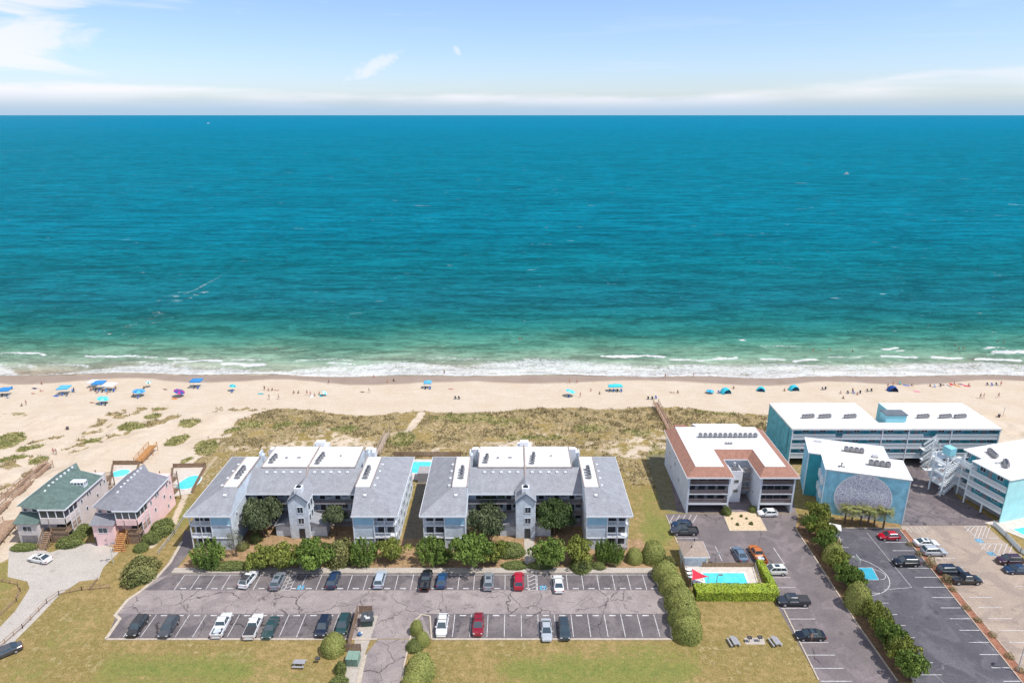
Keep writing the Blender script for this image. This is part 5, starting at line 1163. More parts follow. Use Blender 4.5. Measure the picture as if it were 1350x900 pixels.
tree('juniper', 480, 741, 6.2, 5.2, 'bright green juniper in front of the right wing of the left condo block', group=FR)
tree('pine', 518, 739, 5.6, 4.6, 'yellowish pine at the right corner of the left condo block', group=FR)
tree('lowgreen', 300, 748, 11, 1.2, 'low flat green shrub spreading along the kerb below the corner juniper', 'shrub', depth=3.0)
tree('lowgreen', 338, 712, 2.6, 1.8, 'small round green shrub at the foot of the big courtyard tree', 'shrub')
tree('bush', 320, 722, 2.6, 1.4, 'small olive bush beside the thin young tree', 'bush')
# right condo block
tree('juniper', 568, 740, 6.8, 5.6, 'bright green juniper in front of the left wing of the right condo block', group=FR)
tree('myrtle', 585, 744, 3.6, 3.2, 'low dark green myrtle touching the juniper at its lower right', group=FR)
tree('oakdark', 648, 683, 6.2, 7.8, 'dark rounded tree behind the grey-green tree by the right stair tower', base=.15, group=FR)
tree('oak', 644, 712, 7.6, 7.2, 'big grey-green rounded tree left of the right stair tower', base=.1, group=FR)
tree('myrtle', 622, 748, 8.0, 6.6, 'large layered green tree in front of the grey-green rounded tree', base=.1, group=FR)
tree('pine', 651, 742, 5.4, 4.8, 'yellow-green tree just right of the large layered green tree', group=FR)
tree('oakdark', 731, 704, 7.2, 7.4, 'dark green rounded tree in the courtyard right of the right stair tower', base=.1, group=FR)
tree('myrtle', 722, 746, 6.8, 5.2, 'green and yellow tree just right of the concrete footpath', group=FR)
tree('pine', 762, 742, 6.2, 5.2, 'yellow-flecked tree third from the footpath on its right side', group=FR)
tree('juniper', 794, 740, 3.9, 5.2, 'dark upright juniper on the left of the touching pair', group=FR)
tree('juniper', 810, 742, 4.0, 4.6, 'dark upright juniper on the right of the touching pair', group=FR)
tree('lowgreen', 672, 727, 6.6, 1.6, 'flat green shrub bed left of the footpath near the stair tower', 'shrub', depth=5.4)
tree('lowgreen', 678, 746.5, 5.6, 1.0, 'low green shrub at the corner where the footpath meets the sidewalk', 'shrub', depth=3.0)
tree('lowgreen', 713, 747, 5.2, 1.2, 'low dark green shrub under the tree just right of the footpath', 'shrub', depth=2.4)
tree('lowgreen', 766, 748, 4.6, 1.8, 'leafy green shrub under the yellow-flecked tree', 'shrub')
tree('lowgreen', 789, 747, 2.8, 1.0, 'small green shrub below the touching pair of junipers', 'shrub')
CB = 'clipped round bushes by the lot corner'
tree('clipped', 836, 739, 3.4, 2.8, 'smallest clipped round bush, beside the right corner of the right condo block', 'bush', CB)
tree('clipped', 861, 737, 4.7, 4.0, 'taller clipped egg-shaped bush standing back from the sidewalk end', 'bush', CB)
HB = 'clipped hedge mounds along the lot end'
tree('clipped', 877, 762, 4.8, 3.6, 'olive clipped hedge mound nearest the condo blocks at the lot end', 'bush', HB)
tree('clipped', 886, 779, 5.0, 3.8, 'second olive clipped hedge mound from the top of the row at the lot end', 'bush', HB)
tree('clipped', 895, 800, 5.4, 4.0, 'third olive clipped hedge mound from the top, level with the pool', 'bush', HB)
tree('clipped', 901, 820, 5.4, 4.2, 'fourth olive clipped hedge mound, left of the dry lawn', 'bush', HB)
tree('clipped', 906, 838, 5.0, 4.2, 'lowest olive clipped hedge mound, at the bottom right corner of the lot', 'bush', HB)
tree('bush', 880, 745, 3.0, 2.0, 'scruffy dark bush between the pool house and the hedge mounds', 'bush')
# island beside the driveway
tree('clipped', 549, 833, 2.2, 2.4, 'small bright bush at the tip of the island beside the driveway', 'bush')
tree('clipped', 557, 848, 2.5, 2.4, 'round lime-olive bush next to the white car with roof bars', 'bush')
tree('lowgreen', 547, 853, 3.0, 1.4, 'loose low shrub in the middle of the driveway island', 'shrub')
tree('clipped', 554, 888, 4.6, 3.0, 'large clipped bush right of the driveway at the bottom of the island', 'bush', depth=5.8)
tree('clipped', 545, 905, 3.8, 2.6, 'clipped bush cut by the bottom edge right of the driveway', 'bush')
tree('clipped', 440, 857, 4.0, 3.0, 'round yellow-green bush by the dumpster screen', 'bush')
tree('lowgreen', 449, 884, 2.0, 1.8, 'small green shrub left of the green transformer cabinet', 'shrub')
tree('lowgreen', 447, 903, 3.0, 1.6, 'green shrub at the bottom edge below the transformer cabinet', 'shrub')
# houses
tree('bush', 187, 758, 6.4, 3.4, 'dark grey-green thicket between the pink house and the parking lot', 'bush', depth=8.4)
tree('lowgreen', 213, 700, 5.0, 2.4, 'green shrub along the right flank of the pink house', 'bush', depth=6.5)
tree('lowgreen', 200, 712, 4.0, 1.9, 'green shrub nearest the camera beside the pink house', 'bush', depth=4)
tree('lowgreen', 186, 724, 3.0, 1.3, 'low shrub at the foot of the new timber stair', 'shrub')
tree('lowgreen', 92, 716, 5.6, 1.6, 'green shrub bed in front of the beige house stair', 'shrub', depth=4.6)
tree('lowgreen', 106, 704, 4.2, 2.0, 'green shrub in the gap between the two beach houses', 'shrub', depth=5.0)
tree('lowgreen', 33, 722, 5.8, .8, 'flat green ground shrub beside the beige garage', 'shrub', depth=3.0)
# row between the apartment lot and the hotel lot
rows = [('pine', 1075, 690, 5.0, 4.6, 'bright feathery tree at the very top of the tree row, by the mural block'), ('myrtle', 1068, 703, 3.6, 3.4, 'small tree at the top left of the row, next to the apartment block corner'), ('pine', 1083, 711, 5.0, 4.2, 'tree beside the small white shelter'),
        ('myrtle', 1088, 727, 4.6, 4.2, 'green tree just below the small white shelter'), ('clipped', 1098, 739, 4.0, 3.0, 'round olive bush left of the top of the basketball court'), ('pine', 1103, 755, 5.0, 4.2, 'tree left of the basketball hoop'),
        ('myrtle', 1115, 771, 4.6, 4.0, 'tree left of the blue court key'), ('myrtle', 1125, 778, 4.4, 3.4, 'ragged green tree just below the blue court key'), ('clipped', 1130, 800, 4.2, 3.8, 'olive round bush in the middle of the row, left of a taller dark one'),
        ('pine', 1151, 820, 4.6, 3.6, 'ragged yellow-green tree right at the bare gap in the row'), ('pine', 1158, 838, 4.4, 4.0, 'tree just below the bare gap in the row'), ('myrtle', 1171, 854, 5.0, 4.2, 'third tree from the bottom of the row'),
        ('pine', 1186, 873, 5.0, 4.0, 'second tree from the bottom of the row'), ('myrtle', 1196, 893, 4.8, 4.0, 'lowest tree of the row, at the bottom edge')]
for k, x, y, w, h, l in rows: tree(k, x, y, w, h, l, 'bush' if k == 'clipped' else 'tree', TR)
sheet('tree_strip', [(1053, 690), (1102, 690), (1120, 757), (1160, 826), (1203, 899), (1183, 899), (1128, 820), (1083, 748), (1050, 698)], L1, mat('bark_strip', A(156, 124, 96), .95, .2, .8, fine=.3, coords='World', col2=A(122, 100, 70)))
sheet('mural_bed', [(1098, 682), (1186, 690), (1186, 695.5), (1102, 695.5)], L0+.003, mat('bark_bed', A(170, 140, 96), .95, .2, 1.5, fine=.2, coords='World'))
for k, (x, y) in enumerate(((1199, 718), (1212, 731), (1226.5, 745), (1248, 767), (1256, 778), (1274, 802), (1289, 818), (1308, 838), (1331, 866), (1344, 884))):
    nth = ['beside the white sedan', 'beside the light grey car', 'just below the light grey car, tall and pale', 'beside the black pickup, tall and pale', 'just below the black pickup', 'fifth from the bottom', 'fourth from the bottom', 'third from the bottom', 'second from the bottom', 'lowest, at the bottom edge'][k]
    tree('straw', x, y, 1.5 if k not in (2, 3) else 2.2, .8 if k not in (2, 3) else 1.8, 'straw-coloured clump in the mulch divider, '+nth, 'bush', 'clumps in the mulch divider')
for k, (x, y, w) in enumerate(((957, 677, 2.3), (992, 674, 1.8), (977, 681, .7), (972, 692, .8), (990, 691, .9), (965, 684, .5), (984, 684, .6))):
    tree('lowgreen', x, y, w, w*.8, 'green shrub '+['at the top left corner of the gravel bed', 'at the top right corner of the gravel bed', 'near the top middle of the gravel bed', 'tiny and low left in the gravel bed', 'tiny and low right in the gravel bed', 'smallest, at the left edge of the gravel bed', 'tiny, in the centre of the gravel bed'][k], 'shrub', 'shrubs round the gravel bed')
# palms
def palm_mesh(seed):
    rs = np.random.RandomState(seed); Q = []
    for k in range(46):
        a = rs.uniform(0, 6.283); up = rs.uniform(-.3, 1.7); L = rs.uniform(.75, 1.1); n = 12
        pr = None
        for i in range(n):
            t0 = i/n; r = L*t0*1.1; z = .2+up*t0*.75-.62*t0*t0
            c = np.array([math.cos(a)*r, math.sin(a)*r, z]); s = np.array([-math.sin(a), math.cos(a), 0]); f = np.array([math.cos(a), math.sin(a), -.6*t0])
            for sg in (-1, 1):
                w = .42*(1-abs(t0-.55)*1.1); tip = c+s*sg*w+f*.22+np.array([0, 0, -.04]); Q.append(np.stack([c, c+f*.09, tip, c+f*.03]))
    return tri_mesh('palm_crown', np.array(Q), 4, [M_LPALM])
PM = [palm_mesh(1), palm_mesh(2)]
def palm(px, py, h, label, s=1.95):
    h += .7
    p = at(px, py); t = thing('palm_tree', label, 'palm tree', p, px, 'palm trees below the mural')
    mb = MB(); mb.tube((0, 0, -.05), (.1, 0, h), .2, .16, 8); mb.ell((.1, 0, h), (.3, .3, .35), 8, 5); mb.build('trunk', M_BARK, t)
    c = link('crown', PM[int(px) % 2], t); c.location = (.1, 0, h); c.scale = (s*.8, s*.8, s*.85)
for i, (x, y, h) in enumerate(((1113, 690, 2.9), (1122, 693, 2.7), (1134, 692, 3.0), (1143, 694, 2.9), (1152, 693, 2.4), (1164, 697, 3.2))):
    palm(x, y, h, ['leftmost palm below the round mural', 'second palm from the left below the round mural', 'third palm from the left below the round mural', 'fourth palm from the left, nearly centred below the mural', 'short palm second from the right, below the mural', 'separate palm with a bare leaning trunk, rightmost below the mural'][i])

# hedges: rectangular clipped, made of leaves over a hidden core
def hedge(pts, w, h, label, m=M_LHEDGE, dens=95, name='hedge'):
    P = ats(pts); o = P[0]; rs = np.random.RandomState(len(label)); Q = []; mb = MB()
    for a, b in zip(P[:-1], P[1:]):
        a = a-o; b = b-o; d = (b-a); L = d.length; d.normalize(); nrm = Vector((-d.y, d.x)); n = int(L*(w+2*h)*dens)
        u = rs.uniform(-.2, L+.2, n); v = rs.uniform(0, w+2*h, n)
        off = np.where(v < h, -w/2, np.where(v > h+w, w/2, v-h-w/2)); z = np.where(v < h, v, np.where(v > h+w, w+2*h-v, h))
        z = z*(.93+.14*fbm(u*.8, off*.8, 5)); off = off*(.95+.2*fbm(u*.6, z, 7))
        nn = np.stack([np.where(v < h, -nrm.x, np.where(v > h+w, nrm.x, 0)), np.where(v < h, -nrm.y, np.where(v > h+w, nrm.y, 0)), np.where((v >= h) & (v <= h+w), 1., .2)], 1)
        Pp = np.stack([a.x+d.x*u+nrm.x*off, a.y+d.y*u+nrm.y*off, z], 1); Q.append(leaves(Pp, nn, .14, .7, .5, rs))
        mb.beam((a.x, a.y, h*.45), (b.x, b.y, h*.45), w*.8, h*.9)
    t = thing(name, label, 'hedge', (o.x, o.y, 0))
    link('foliage', tri_mesh('foliage', np.concatenate(Q), 4, [m]), t)
    mb.build('branches', M_LDARK, t)
hedge([(917, 786), (1022, 786)], 2.4, 1.9, 'long lime green clipped hedge along the near side of the pool')
hedge([(1019, 778), (1001, 745)], 1.1, 1.2, 'short lime green hedge down the right side of the pool')
sheet('pool_verge', [(993, 741), (1010, 741), (1012, 747), (1028, 789), (1019, 792), (1003, 746)], L1+.02, mat('verge_grass', (.16, .20, .045), .95, .2, 2, fine=.25, coords='World'))
# dune grass: uncountable tufts over the scrub
def dune_grass():
    rs = np.random.RandomState(3); me = g.data; n = len(me.vertices)
    co = np.empty(n*3, np.float32); me.vertices.foreach_get('co', co); co = co.reshape(-1, 3)
    pa = np.empty(n*4, np.float32); me.attributes['paint'].data.foreach_get('color', pa); pa = pa.reshape(-1, 4)
    m = (co[:, 1] > 118) & (co[:, 1] < 188) & (np.abs(co[:, 0]) < 172) & (pa[:, 2] > .25)
    c = co[m]; k = pa[m, 2]; gr = pa[m, 1]
    ok = np.ones(len(c), bool)
    for pts in PAVED+BUILT:
        ok &= ~inpoly(c[:, 0], c[:, 1], pts)
    c, k, gr = c[ok], k[ok], gr[ok]
    nz = fbm(c[:, 0]*.5, c[:, 1]*.5, 91); pr = rs.rand(len(c)) < k*sst(nz+.18*gr, .40, .62)*.46
    c, gr = c[pr], gr[pr]
    Qs = [[], [], []]
    for j in range(6):
        b = c+np.stack([rs.uniform(-.4, .4, len(c)), rs.uniform(-.4, .4, len(c)), 0*gr], 1); h = rs.uniform(.25, .7, len(c)); a = rs.uniform(0, 6.28, len(c))
        w = np.stack([np.cos(a)*.11, np.sin(a)*.11, 0*a], 1); lean = np.stack([rs.normal(0, .18, len(c)), rs.normal(0, .18, len(c)), h], 1)
        T = np.stack([b-w, b+w, b+lean], 1); sel = np.where(gr > .5, 0, np.where(rs.rand(len(c)) < .45, 1, 2))
        for q in range(3): Qs[q].append(T[sel == q])
    V = [np.concatenate(q) for q in Qs]; me2 = tri_mesh('dune_grass', np.concatenate(V), 3, [leaf_mat('dune_grass_green', (.29, .31, .11), (.18, .20, .07)), leaf_mat('dune_grass_straw', (.42, .33, .18), (.28, .22, .12)), leaf_mat('dune_grass_olive', (.29, .26, .14), (.19, .165, .09))])
    me2.polygons.foreach_set('material_index', np.repeat([0, 1, 2], [len(v) for v in V]).astype(np.int32))
    tag(link('dune_grass', me2), kind='stuff')
BUILT = [[(-64, 115), (-22, 115), (-22, 141), (-64, 141)], [(-18, 115), (23.5, 115), (23.5, 141), (-18, 141)], [(36, 126), (62, 126), (62, 153), (36, 153)], [(64, 120), (123, 120), (123, 168), (64, 168)], [(-100, 112), (-71, 112), (-71, 153), (-100, 153)], [(-27, 141), (-14, 141), (-14, 154), (-27, 154)], [(-73.5, 136), (-66.5, 136), (-66.5, 153), (-73.5, 153)]]
dune_grass()
# ================================================================ POOLS, FENCES, STREET FURNITURE
M_WATER = mat('pool_water', A(84, 214, 224, 1.2), .08, .05, .8, bump=.25, spec=.5, col2=A(110, 226, 232, 1.2))
M_POOLDK = mat('pool_tile_band', A(40, 165, 190), .5)
M_DECK = mat('pool_deck_concrete', A(232, 222, 210), .9, .06, 1, fine=.06)
M_BOARD = mat('boardwalk_wood', A(196, 164, 138), .9, .18, 2, fine=.2)
def rounded(cx, cy, rx, ry, n=28, e=2.0, ph=0, bean=0):
    out = []
    for k in range(n):
        a = 2*math.pi*k/n; c_, s_ = math.cos(a), math.sin(a); r = (abs(c_)**e+abs(s_)**e)**(-1/e)*(1-bean*max(0, math.cos(a-ph))**3); out.append((cx+rx*r*c_, cy+ry*r*s_))
    return out
def pool(label, outline, deck, loc, cop=.35):
    t = thing('swimming_pool', label, 'swimming pool', loc)
    cx = sum(p[0] for p in outline)/len(outline); cy = sum(p[1] for p in outline)/len(outline)
    mb = MB(); mb.prism(deck, .0, .10); mb.build('deck', M_DECK, t)
    mb = MB(); mb.prism(outline, .10, .125); mb.build('water', M_WATER, t)
    mb = MB(); n = len(outline)
    for k in range(n):
        pass
    mb.ribbon(outline, cop, .09, .185, True)
    mb.build('coping', mat('pool_coping', (.66, .68, .68), .7), t)
    return t
def fence(label, pts, h, m, name='fence', solid=True, post=2.4, cat='fence', world=False, z=0, boards=True, step=.16):
    P = [Vector(q) for q in pts] if world else ats(pts); o = P[0]; t = thing(name, label, cat, (o.x, o.y, z))
    for a, b in zip(P[:-1], P[1:]):
        a = a-o; b = b-o; L = (b-a).length; n = max(1, round(L/post))
        mb = MB()
        if solid: 
            k = max(2, int(L/step)); d = (b-a)/k
            for j in range(k):
                p = a+d*(j+.06); q = a+d*(j+.94); mb.beam((p.x, p.y, h/2), (q.x, q.y, h/2), .03, h*(.97+.04*random.random()))
        else:
            for zz in (h*.35, h*.92): mb.beam((a.x, a.y, zz), (b.x, b.y, zz), .05, .09)
        mb.build('boards' if solid else 'rail', m, t)
        for j in range(n+1):
            p = a+(b-a)*j/n; mb = MB(); mb.box(-.045, .045, -.045, .045, 0, h+.03); q = mb.build('post', m, t); q.location = (p.x, p.y, 0)
    return t
# apartment pool
P0 = at(902, 742); pd = [at(x, y).to_2d()-P0.to_2d() for x, y in ((905, 747), (994, 747), (1001, 775), (917, 775))]
po = [at(x, y).to_2d()-P0.to_2d() for x, y in ((924.5, 755.2), (981, 755.2), (988, 772.3), (930, 772.3))]
pool('rectangular turquoise pool beside the red shade sail and lime hedge', po, pd, (P0.x, P0.y, 0))
fence('brown wooden fence along the far side of the rectangular pool', [(926, 747.5), (993, 747.5)], 1.1, M_WOOD)
fence('grey wooden fence down the right side of the rectangular pool', [(995, 748), (1003, 775)], 1.1, M_RAIL, solid=False, post=1.5)
fence('dark wooden fence down the left side of the rectangular pool', [(899, 746), (909, 775)], 1.3, M_WOOD)
# red shade sail on posts
def sail():
    pts = [at(912.5, 749, 2.2), at(934, 759.5, 2.0), at(912, 764, 2.4)]; c = pts[0].copy(); c.z = 0; t = thing('shade_sail', 'red triangular shade sail over the left end of the rectangular pool', 'shade sail', c)
    mb = MB(); n = 8; P = [[None]*(n+1) for _ in range(n+1)]
    for i in range(n+1):
        for j in range(n+1-i):
            u, v = i/n, j/n; w = 1-u-v; q = pts[0]*w+pts[1]*u+pts[2]*v-c; q.z += -.5*(u*v+v*w+w*u); cc = (pts[0]+pts[1]+pts[2])/3-c; q2 = q.lerp(cc, .35*(u*v+v*w+w*u)*(1 if min(u, v, w) == 0 else 0)); P[i][j] = q2
    for i in range(n):
        for j in range(n-i):
            mb.face([P[i][j], P[i+1][j], P[i][j+1]])
            if i+j < n-1: mb.face([P[i+1][j], P[i+1][j+1], P[i][j+1]])
    o = mb.build('sail', mat('red_canvas', (.62, .035, .06), .8, .08, 1), t)
    md = o.modifiers.new('th', 'SOLIDIFY'); md.thickness = .02
    for p in pts: mb = MB(); q = p-c; mb.tube((q.x, q.y, 0), (q.x, q.y, q.z+.1), .06); mb.build('post', M_METALL, t)
sail()
# pool house
def pool_house():
    a = at(902, 746.5); t = thing('pool_house', 'small pale pool house with a hipped taupe roof beside the rectangular pool', 'pool house', (a.x, a.y, 0))
    mb = MB(); mb.box(0, 4.2, 0, 4.2, 0, 2.4); w = mb.build('wall', M_SIDING, t)
    mb = MB(); x0, x1, y0, y1 = -.4, 4.6, -.4, 4.8; z0 = 2.4; 
    q = [(x0, y0, z0), (x1, y0, z0), (x1, y1, z0), (x0, y1, z0)]; r1, r2 = (2.1, 1.9, 3.6), (2.1, 2.9, 3.6)
    mb.face([q[0], q[1], r1]); mb.face([q[1], q[2], r2, r1]); mb.face([q[2], q[3], r2]); mb.face([q[3], q[0], r1, r2]); mb.face(q[::-1]); mb.build('roof', mat('taupe_shingle', A(184, 166, 152), .9, .07, .8, fine=.12), t)
    mb = MB(); mb.box(x0, x1, y0-.04, y0, z0-.2, z0+.02); mb.box(x1, x1+.04, y0, y1, z0-.2, z0+.02); mb.build('fascia', M_TRIM, t)
    mb = MB(); mb.box(3.1, 3.9, -.05, 0, .05, 2.0); mb.build('door', M_TRIM, t)
    mb = MB(); mb.tube((1.5, 1.4, 3.1), (1.5, 1.4, 3.7), .12); mb.tube((2.6, 3.6, 3.1), (2.6, 3.6, 3.7), .12); mb.build('roof_vents', M_DARK, t)
pool_house()
sheet('pool_house_apron', [(898, 748), (905, 748), (925, 748), (934, 742), (926, 724), (921, 724), (895, 724)], L1+.012, M_CONC)
# condo pool between the two blocks
P0 = at(541, 608); 
pool('turquoise pool seen in the gap between the two condo blocks', [(.2, -.3), (7.2, -.3), (7.2, -6.2), (.2, -6.2)], [(-1.4, 1.0), (8.6, 1.0), (8.6, -9.2), (-1.4, -9.2)], (P0.x, P0.y, 0))
fence('grey wooden screen fence behind the pool between the condo blocks', [(519, 602), (608, 602)], 1.5, M_WOOD, post=2.0)
mb = MB(); mb.box(0, 2.8, 0, 3.4, 0, 2.5); o = tag(mb.build('pool_shed', M_RAIL), 'grey flat-topped shed in front of the pool between the condo blocks', 'shed'); p = at(551, 636); o.location = (p.x, p.y, 0)
# house pools
def house_pool(label, px, py, rx, ry, dk, fl):
    c = at(px, py); d = [at(x, y).to_2d()-c.to_2d() for x, y in dk]
    pool(label, rounded(0, 0, rx, ry, 26, 2.4, 2.6, .22), d, (c.x, c.y, 0), .3); fence(fl, dk[:1]+dk[1:], 1.3, M_WOOD, post=2)
house_pool('kidney-shaped turquoise pool on the right behind the pink house', 249, 636, 2.5, 3.3, [(225, 655), (229, 617), (272, 616), (254, 650)], 'brown wooden fence round the pool on the right of the pink house')
house_pool('small pale blue pool behind the left side of the pink house', 158, 624, 2.3, 1.9, [(146, 640), (150, 613), (184, 613), (176, 640)], 'grey wooden fence round the small pool between the beach houses')
# hotel pool at the right edge
c = at(1342, 702); pool('turquoise pool with white deck at the right edge beside the angled hotel wing', [(-.6, 1.2), (6.5, 3.0), (8, -2.5), (1.4, -3.4)], [(-4.6, 3.6), (9, 7), (11, -4.5), (3.0, -6.4)], (c.x, c.y, 0))
fence('white picket fence round the pool at the right edge', [(1309, 692), (1326, 708), (1345, 728), (1375, 745)], 1.1, M_WRAIL, solid=True, step=.25)
# boardwalks with rails
def boardwalk(label, a, b, w, z0, z1, m=M_BOARD, rails=True, steps=False):
    A_, B_ = at(*a), at(*b); A_.z, B_.z = z0, z1; o = A_.copy(); o.z = 0; t = thing('boardwalk', label, 'boardwalk', o)
    d = B_-A_; L = d.length; n = int(L/.3); s = Vector((-d.y, d.x, 0)).normalized()
    mb = MB()
    for k in range(n):
        p = A_-o+d*(k+.04)/n; q = A_-o+d*(k+.9)/n; mb.beam(p, q, w, .06)
    mb.build('deck', m, t)
    for sg in (-1, 1):
        mb = MB(); e = s*sg*w/2; up = Vector((0, 0, 1.0)); mb.beam(A_-o+e+up, B_-o+e+up, .12, .09); mb.beam(A_-o+e+up*.5, B_-o+e+up*.5, .05, .12); mb.build('handrail', m, t)
        k = max(2, int(L/2.2))
        for j in range(k+1):
            p = A_-o+d*j/k+e; mb = MB(); mb.box(-.06, .06, -.06, .06, -p.z-.3, 1.05); q = mb.build('post', m, t); q.location = p
    return t
boardwalk('long brown boardwalk with handrails crossing the sand left of the beige house', (-12, 686), (66, 614), 1.5, .5, .5)
boardwalk('second brown boardwalk running just above the long one left of the beige house', (-12, 672), (61, 612), 1.0, .4, .4)
boardwalk('orange-brown timber stairs climbing the dune behind the pink house', (183, 611), (203, 594), 2.2, .6, 1.6, M_NWOOD)
boardwalk('pale boardwalk leading from the gap in the left condo block into the dunes', (498, 603), (511, 577), 1.2, .9, 1.4, mat('pale_board', A(205, 185, 165), .9, .1, 2))
boardwalk('grey-brown boardwalk from the corner of the apartment block to the beach', (884, 571), (864, 536), 1.5, .8, 1.4)
boardwalk('brown ramp deck at the left edge beside the beige garage', (-30, 745), (17, 690), 3.2, 1.0, 1.0)
fence('weathered post-and-rail fence following the house road', [(-5, 858), (30, 828), (62, 795), (78, 784), (108, 778), (145, 775)], .9, M_BOARD, solid=False, post=1.8)
fence('wooden rail fence in the scrub left of the house road', [(-8, 820), (22, 792), (27, 779), (24, 771), (-6, 765)], .8, M_BOARD, solid=False, post=1.8)
fence('short low rail beside the flood lamp', [(119, 778), (129, 765)], .7, M_WOOD, solid=False, post=1.5)
fence('thin wire fence along the verge below the pink house', [(209, 730), (230, 704), (248, 675)], .9, M_METALL, solid=False, post=2.5)
# dumpster area
fence('tall brown timber screen left of the dumpster', [(472, 809), (460, 858)], 1.9, M_WOOD)
fence('short brown timber screen below the dumpster pad', [(456, 859), (476, 859)], 1.7, M_WOOD)
fence('brown timber gate panel behind the dumpster', [(474, 808.5), (491, 808.5)], 1.7, M_WOOD)
def dumpster():
    p = at(484, 826); t = thing('dumpster', 'dark green dumpster on the concrete pad by the driveway', 'dumpster', p, R(6)); m = mat('dumpster_green', (.05, .085, .075), .5, .15, 2)
    mb = MB(); mb.prism([(-.9, 0), (.9, 0), (.9, 1.7), (-.9, 1.7)], .12, 1.3, [(-1.0, -.15), (1.0, -.15), (1.0, 1.85), (-1.0, 1.85)]); mb.box(-1.12, -1.0, .4, 1.2, .7, .9); mb.box(1.0, 1.12, .4, 1.2, .7, .9); mb.build('body', m, t)
    for s in (-1, 1): mb = MB(); mb.face([(s*.03, -.2, 1.32), (s*1.02, -.2, 1.32), (s*1.02, 1.9, 1.6), (s*.03, 1.9, 1.6)][::s]); mb.face([(s*.03, -.2, 1.28), (s*1.02, -.2, 1.28), (s*1.02, -.2, 1.32), (s*.03, -.2, 1.32)]); mb.build('lid', mat('dumpster_lid', (.07, .075, .08), .4, .1, 2), t)
    mb = MB(); mb.box(-.2, .5, .2, .6, 1.42, 1.6); mb.ell((-.3, .8, 1.55), (.25, .2, .15), 8, 5, .3); mb.build('rubbish', mat('rubbish_white', (.6, .6, .6), .7), t)
dumpster()
p = at(474.5, 837); t = thing('recycling_bag', 'blue and white tied bag on the dumpster pad', 'bag', p); mb = MB(); mb.ell((0, 0, .3), (.42, .38, .34), 12, 8, .12); mb.build('bag', mat('blue_plastic', (.06, .14, .30), .4), t, True); mb = MB(); mb.ell((.28, .1, .42), (.28, .26, .24), 10, 6, .15); mb.build('top_bag', mat('rubbish_white', (.6, .6, .6)), t, True)
def cabinet():
    p = at(464, 879); t = thing('transformer_cabinet', 'pale green electrical transformer cabinet beside the sidewalk', 'utility cabinet', p, R(-3)); m = mat('transformer_green', (.20, .30, .24), .6, .08, 2)
    mb = MB(); mb.box(-1.1, 1.1, -.2, 2.0, 0, .12); mb.build('plinth', M_CONC, t)
    for x0, x1 in ((-.95, .0), (.06, .95)):
        mb = MB(); mb.box(x0, x1, 0, 1.8, .12, 1.45); mb.box(x0-.02, x1+.02, -.04, 1.84, 1.45, 1.52); mb.build('cabinet', m, t)
        mb = MB(); mb.box(x0+.08, x1-.08, -.03, 0, .25, 1.35); mb.build('door', mat('transformer_door', (.15, .24, .19), .6), t)
cabinet()
def picnic(label, px, py, rz):
    t = thing('picnic_table', label, 'picnic table', at(px, py), rz, 'picnic tables')
    for x in (-.3, -.1, .1, .3): pass
    mb = MB()
    for k in range(5): mb.box(-.38+k*.155, -.245+k*.155, -.95, .95, .72, .77)
    mb.build('tabletop', mat('grey_recycled_board', (.33, .33, .35), .8, .1, 3), t)
    for s in (-1, 1): mb = MB(); mb.box(s*.7-.13, s*.7+.13, -.95, .95, .42, .47); mb.build('bench', MATS['grey_recycled_board'], t)
    for y in (-.65, .65):
        mb = MB(); mb.beam((-.7, y, .02), (-.25, y, .72), .08, .08); mb.beam((.7, y, .02), (.25, y, .72), .08, .08); mb.beam((-.75, y, .4), (.75, y, .4), .06, .08); mb.build('leg', M_METAL, t)
picnic('grey picnic table on the dry lawn, left of the grill slab', 967, 848, R(8)); picnic('grey picnic table on the dry lawn, right of the grill slab', 1021.5, 848, R(10)); picnic('lone grey picnic table on the lawn below the left parking lot', 395, 877, R(88))
sheet('grill_slab', [(981, 840), (1007, 840), (1009, 849), (983, 849)], L1, M_CONC)
def grill(label, px, py):
    t = thing('charcoal_grill', label, 'grill', at(px, py), 0, 'charcoal grills'); mb = MB(); mb.tube((0, 0, 0), (0, 0, .75), .04); mb.build('post', M_DARK, t)
    mb = MB(); mb.box(-.35, .35, -.25, .25, .75, .78); mb.box(-.35, -.32, -.25, .25, .78, 1.0); mb.box(.32, .35, -.25, .25, .78, 1.0); mb.box(-.35, .35, .22, .25, .78, 1.0); mb.build('firebox', mat('grill_black', (.04, .04, .045), .7), t)
    mb = MB(); 
    for k in range(6): mb.box(-.32, .32, -.22+k*.08, -.2+k*.08, .92, .94)
    mb.build('grate', M_METAL, t)
grill('black post grill at the left end of the grill slab', 987.5, 845.5); grill('black post grill at the right end of the grill slab', 1001, 845); grill('black post grill beside the lone picnic table', 419.5, 873)
def lamp(label, px, py, h, heads=1, rz=0, m=M_METALL):
    t = thing('lamp_post', label, 'lamp post', at(px, py), rz); mb = MB(); mb.tube((0, 0, 0), (0, 0, h), .08, .06); mb.build('pole', m, t)
    for k in range(heads):
        a = k*math.pi; mb = MB(); mb.beam((0, 0, h), (.7*math.cos(a), .7*math.sin(a), h+.15), .06, .06); mb.build('arm', m, t)
        mb = MB(); mb.box(.5*math.cos(a)-.25, .5*math.cos(a)+.45 if math.cos(a) > 0 else .5*math.cos(a)+.25, -.15, .15, h+.1, h+.26); mb.build('lamp_head', M_METAL, t)
lamp('flood lamp on a pole at the edge of the house driveway', 149.5, 742, 4.2, 2, R(20)); lamp('slim lamp post on the near edge of the rectangular pool', 944, 774, 2.6, 1, 0, M_METAL); lamp('slim lamp post at the far fence of the rectangular pool', 942.5, 743, 2.4, 1, 0, M_METAL)
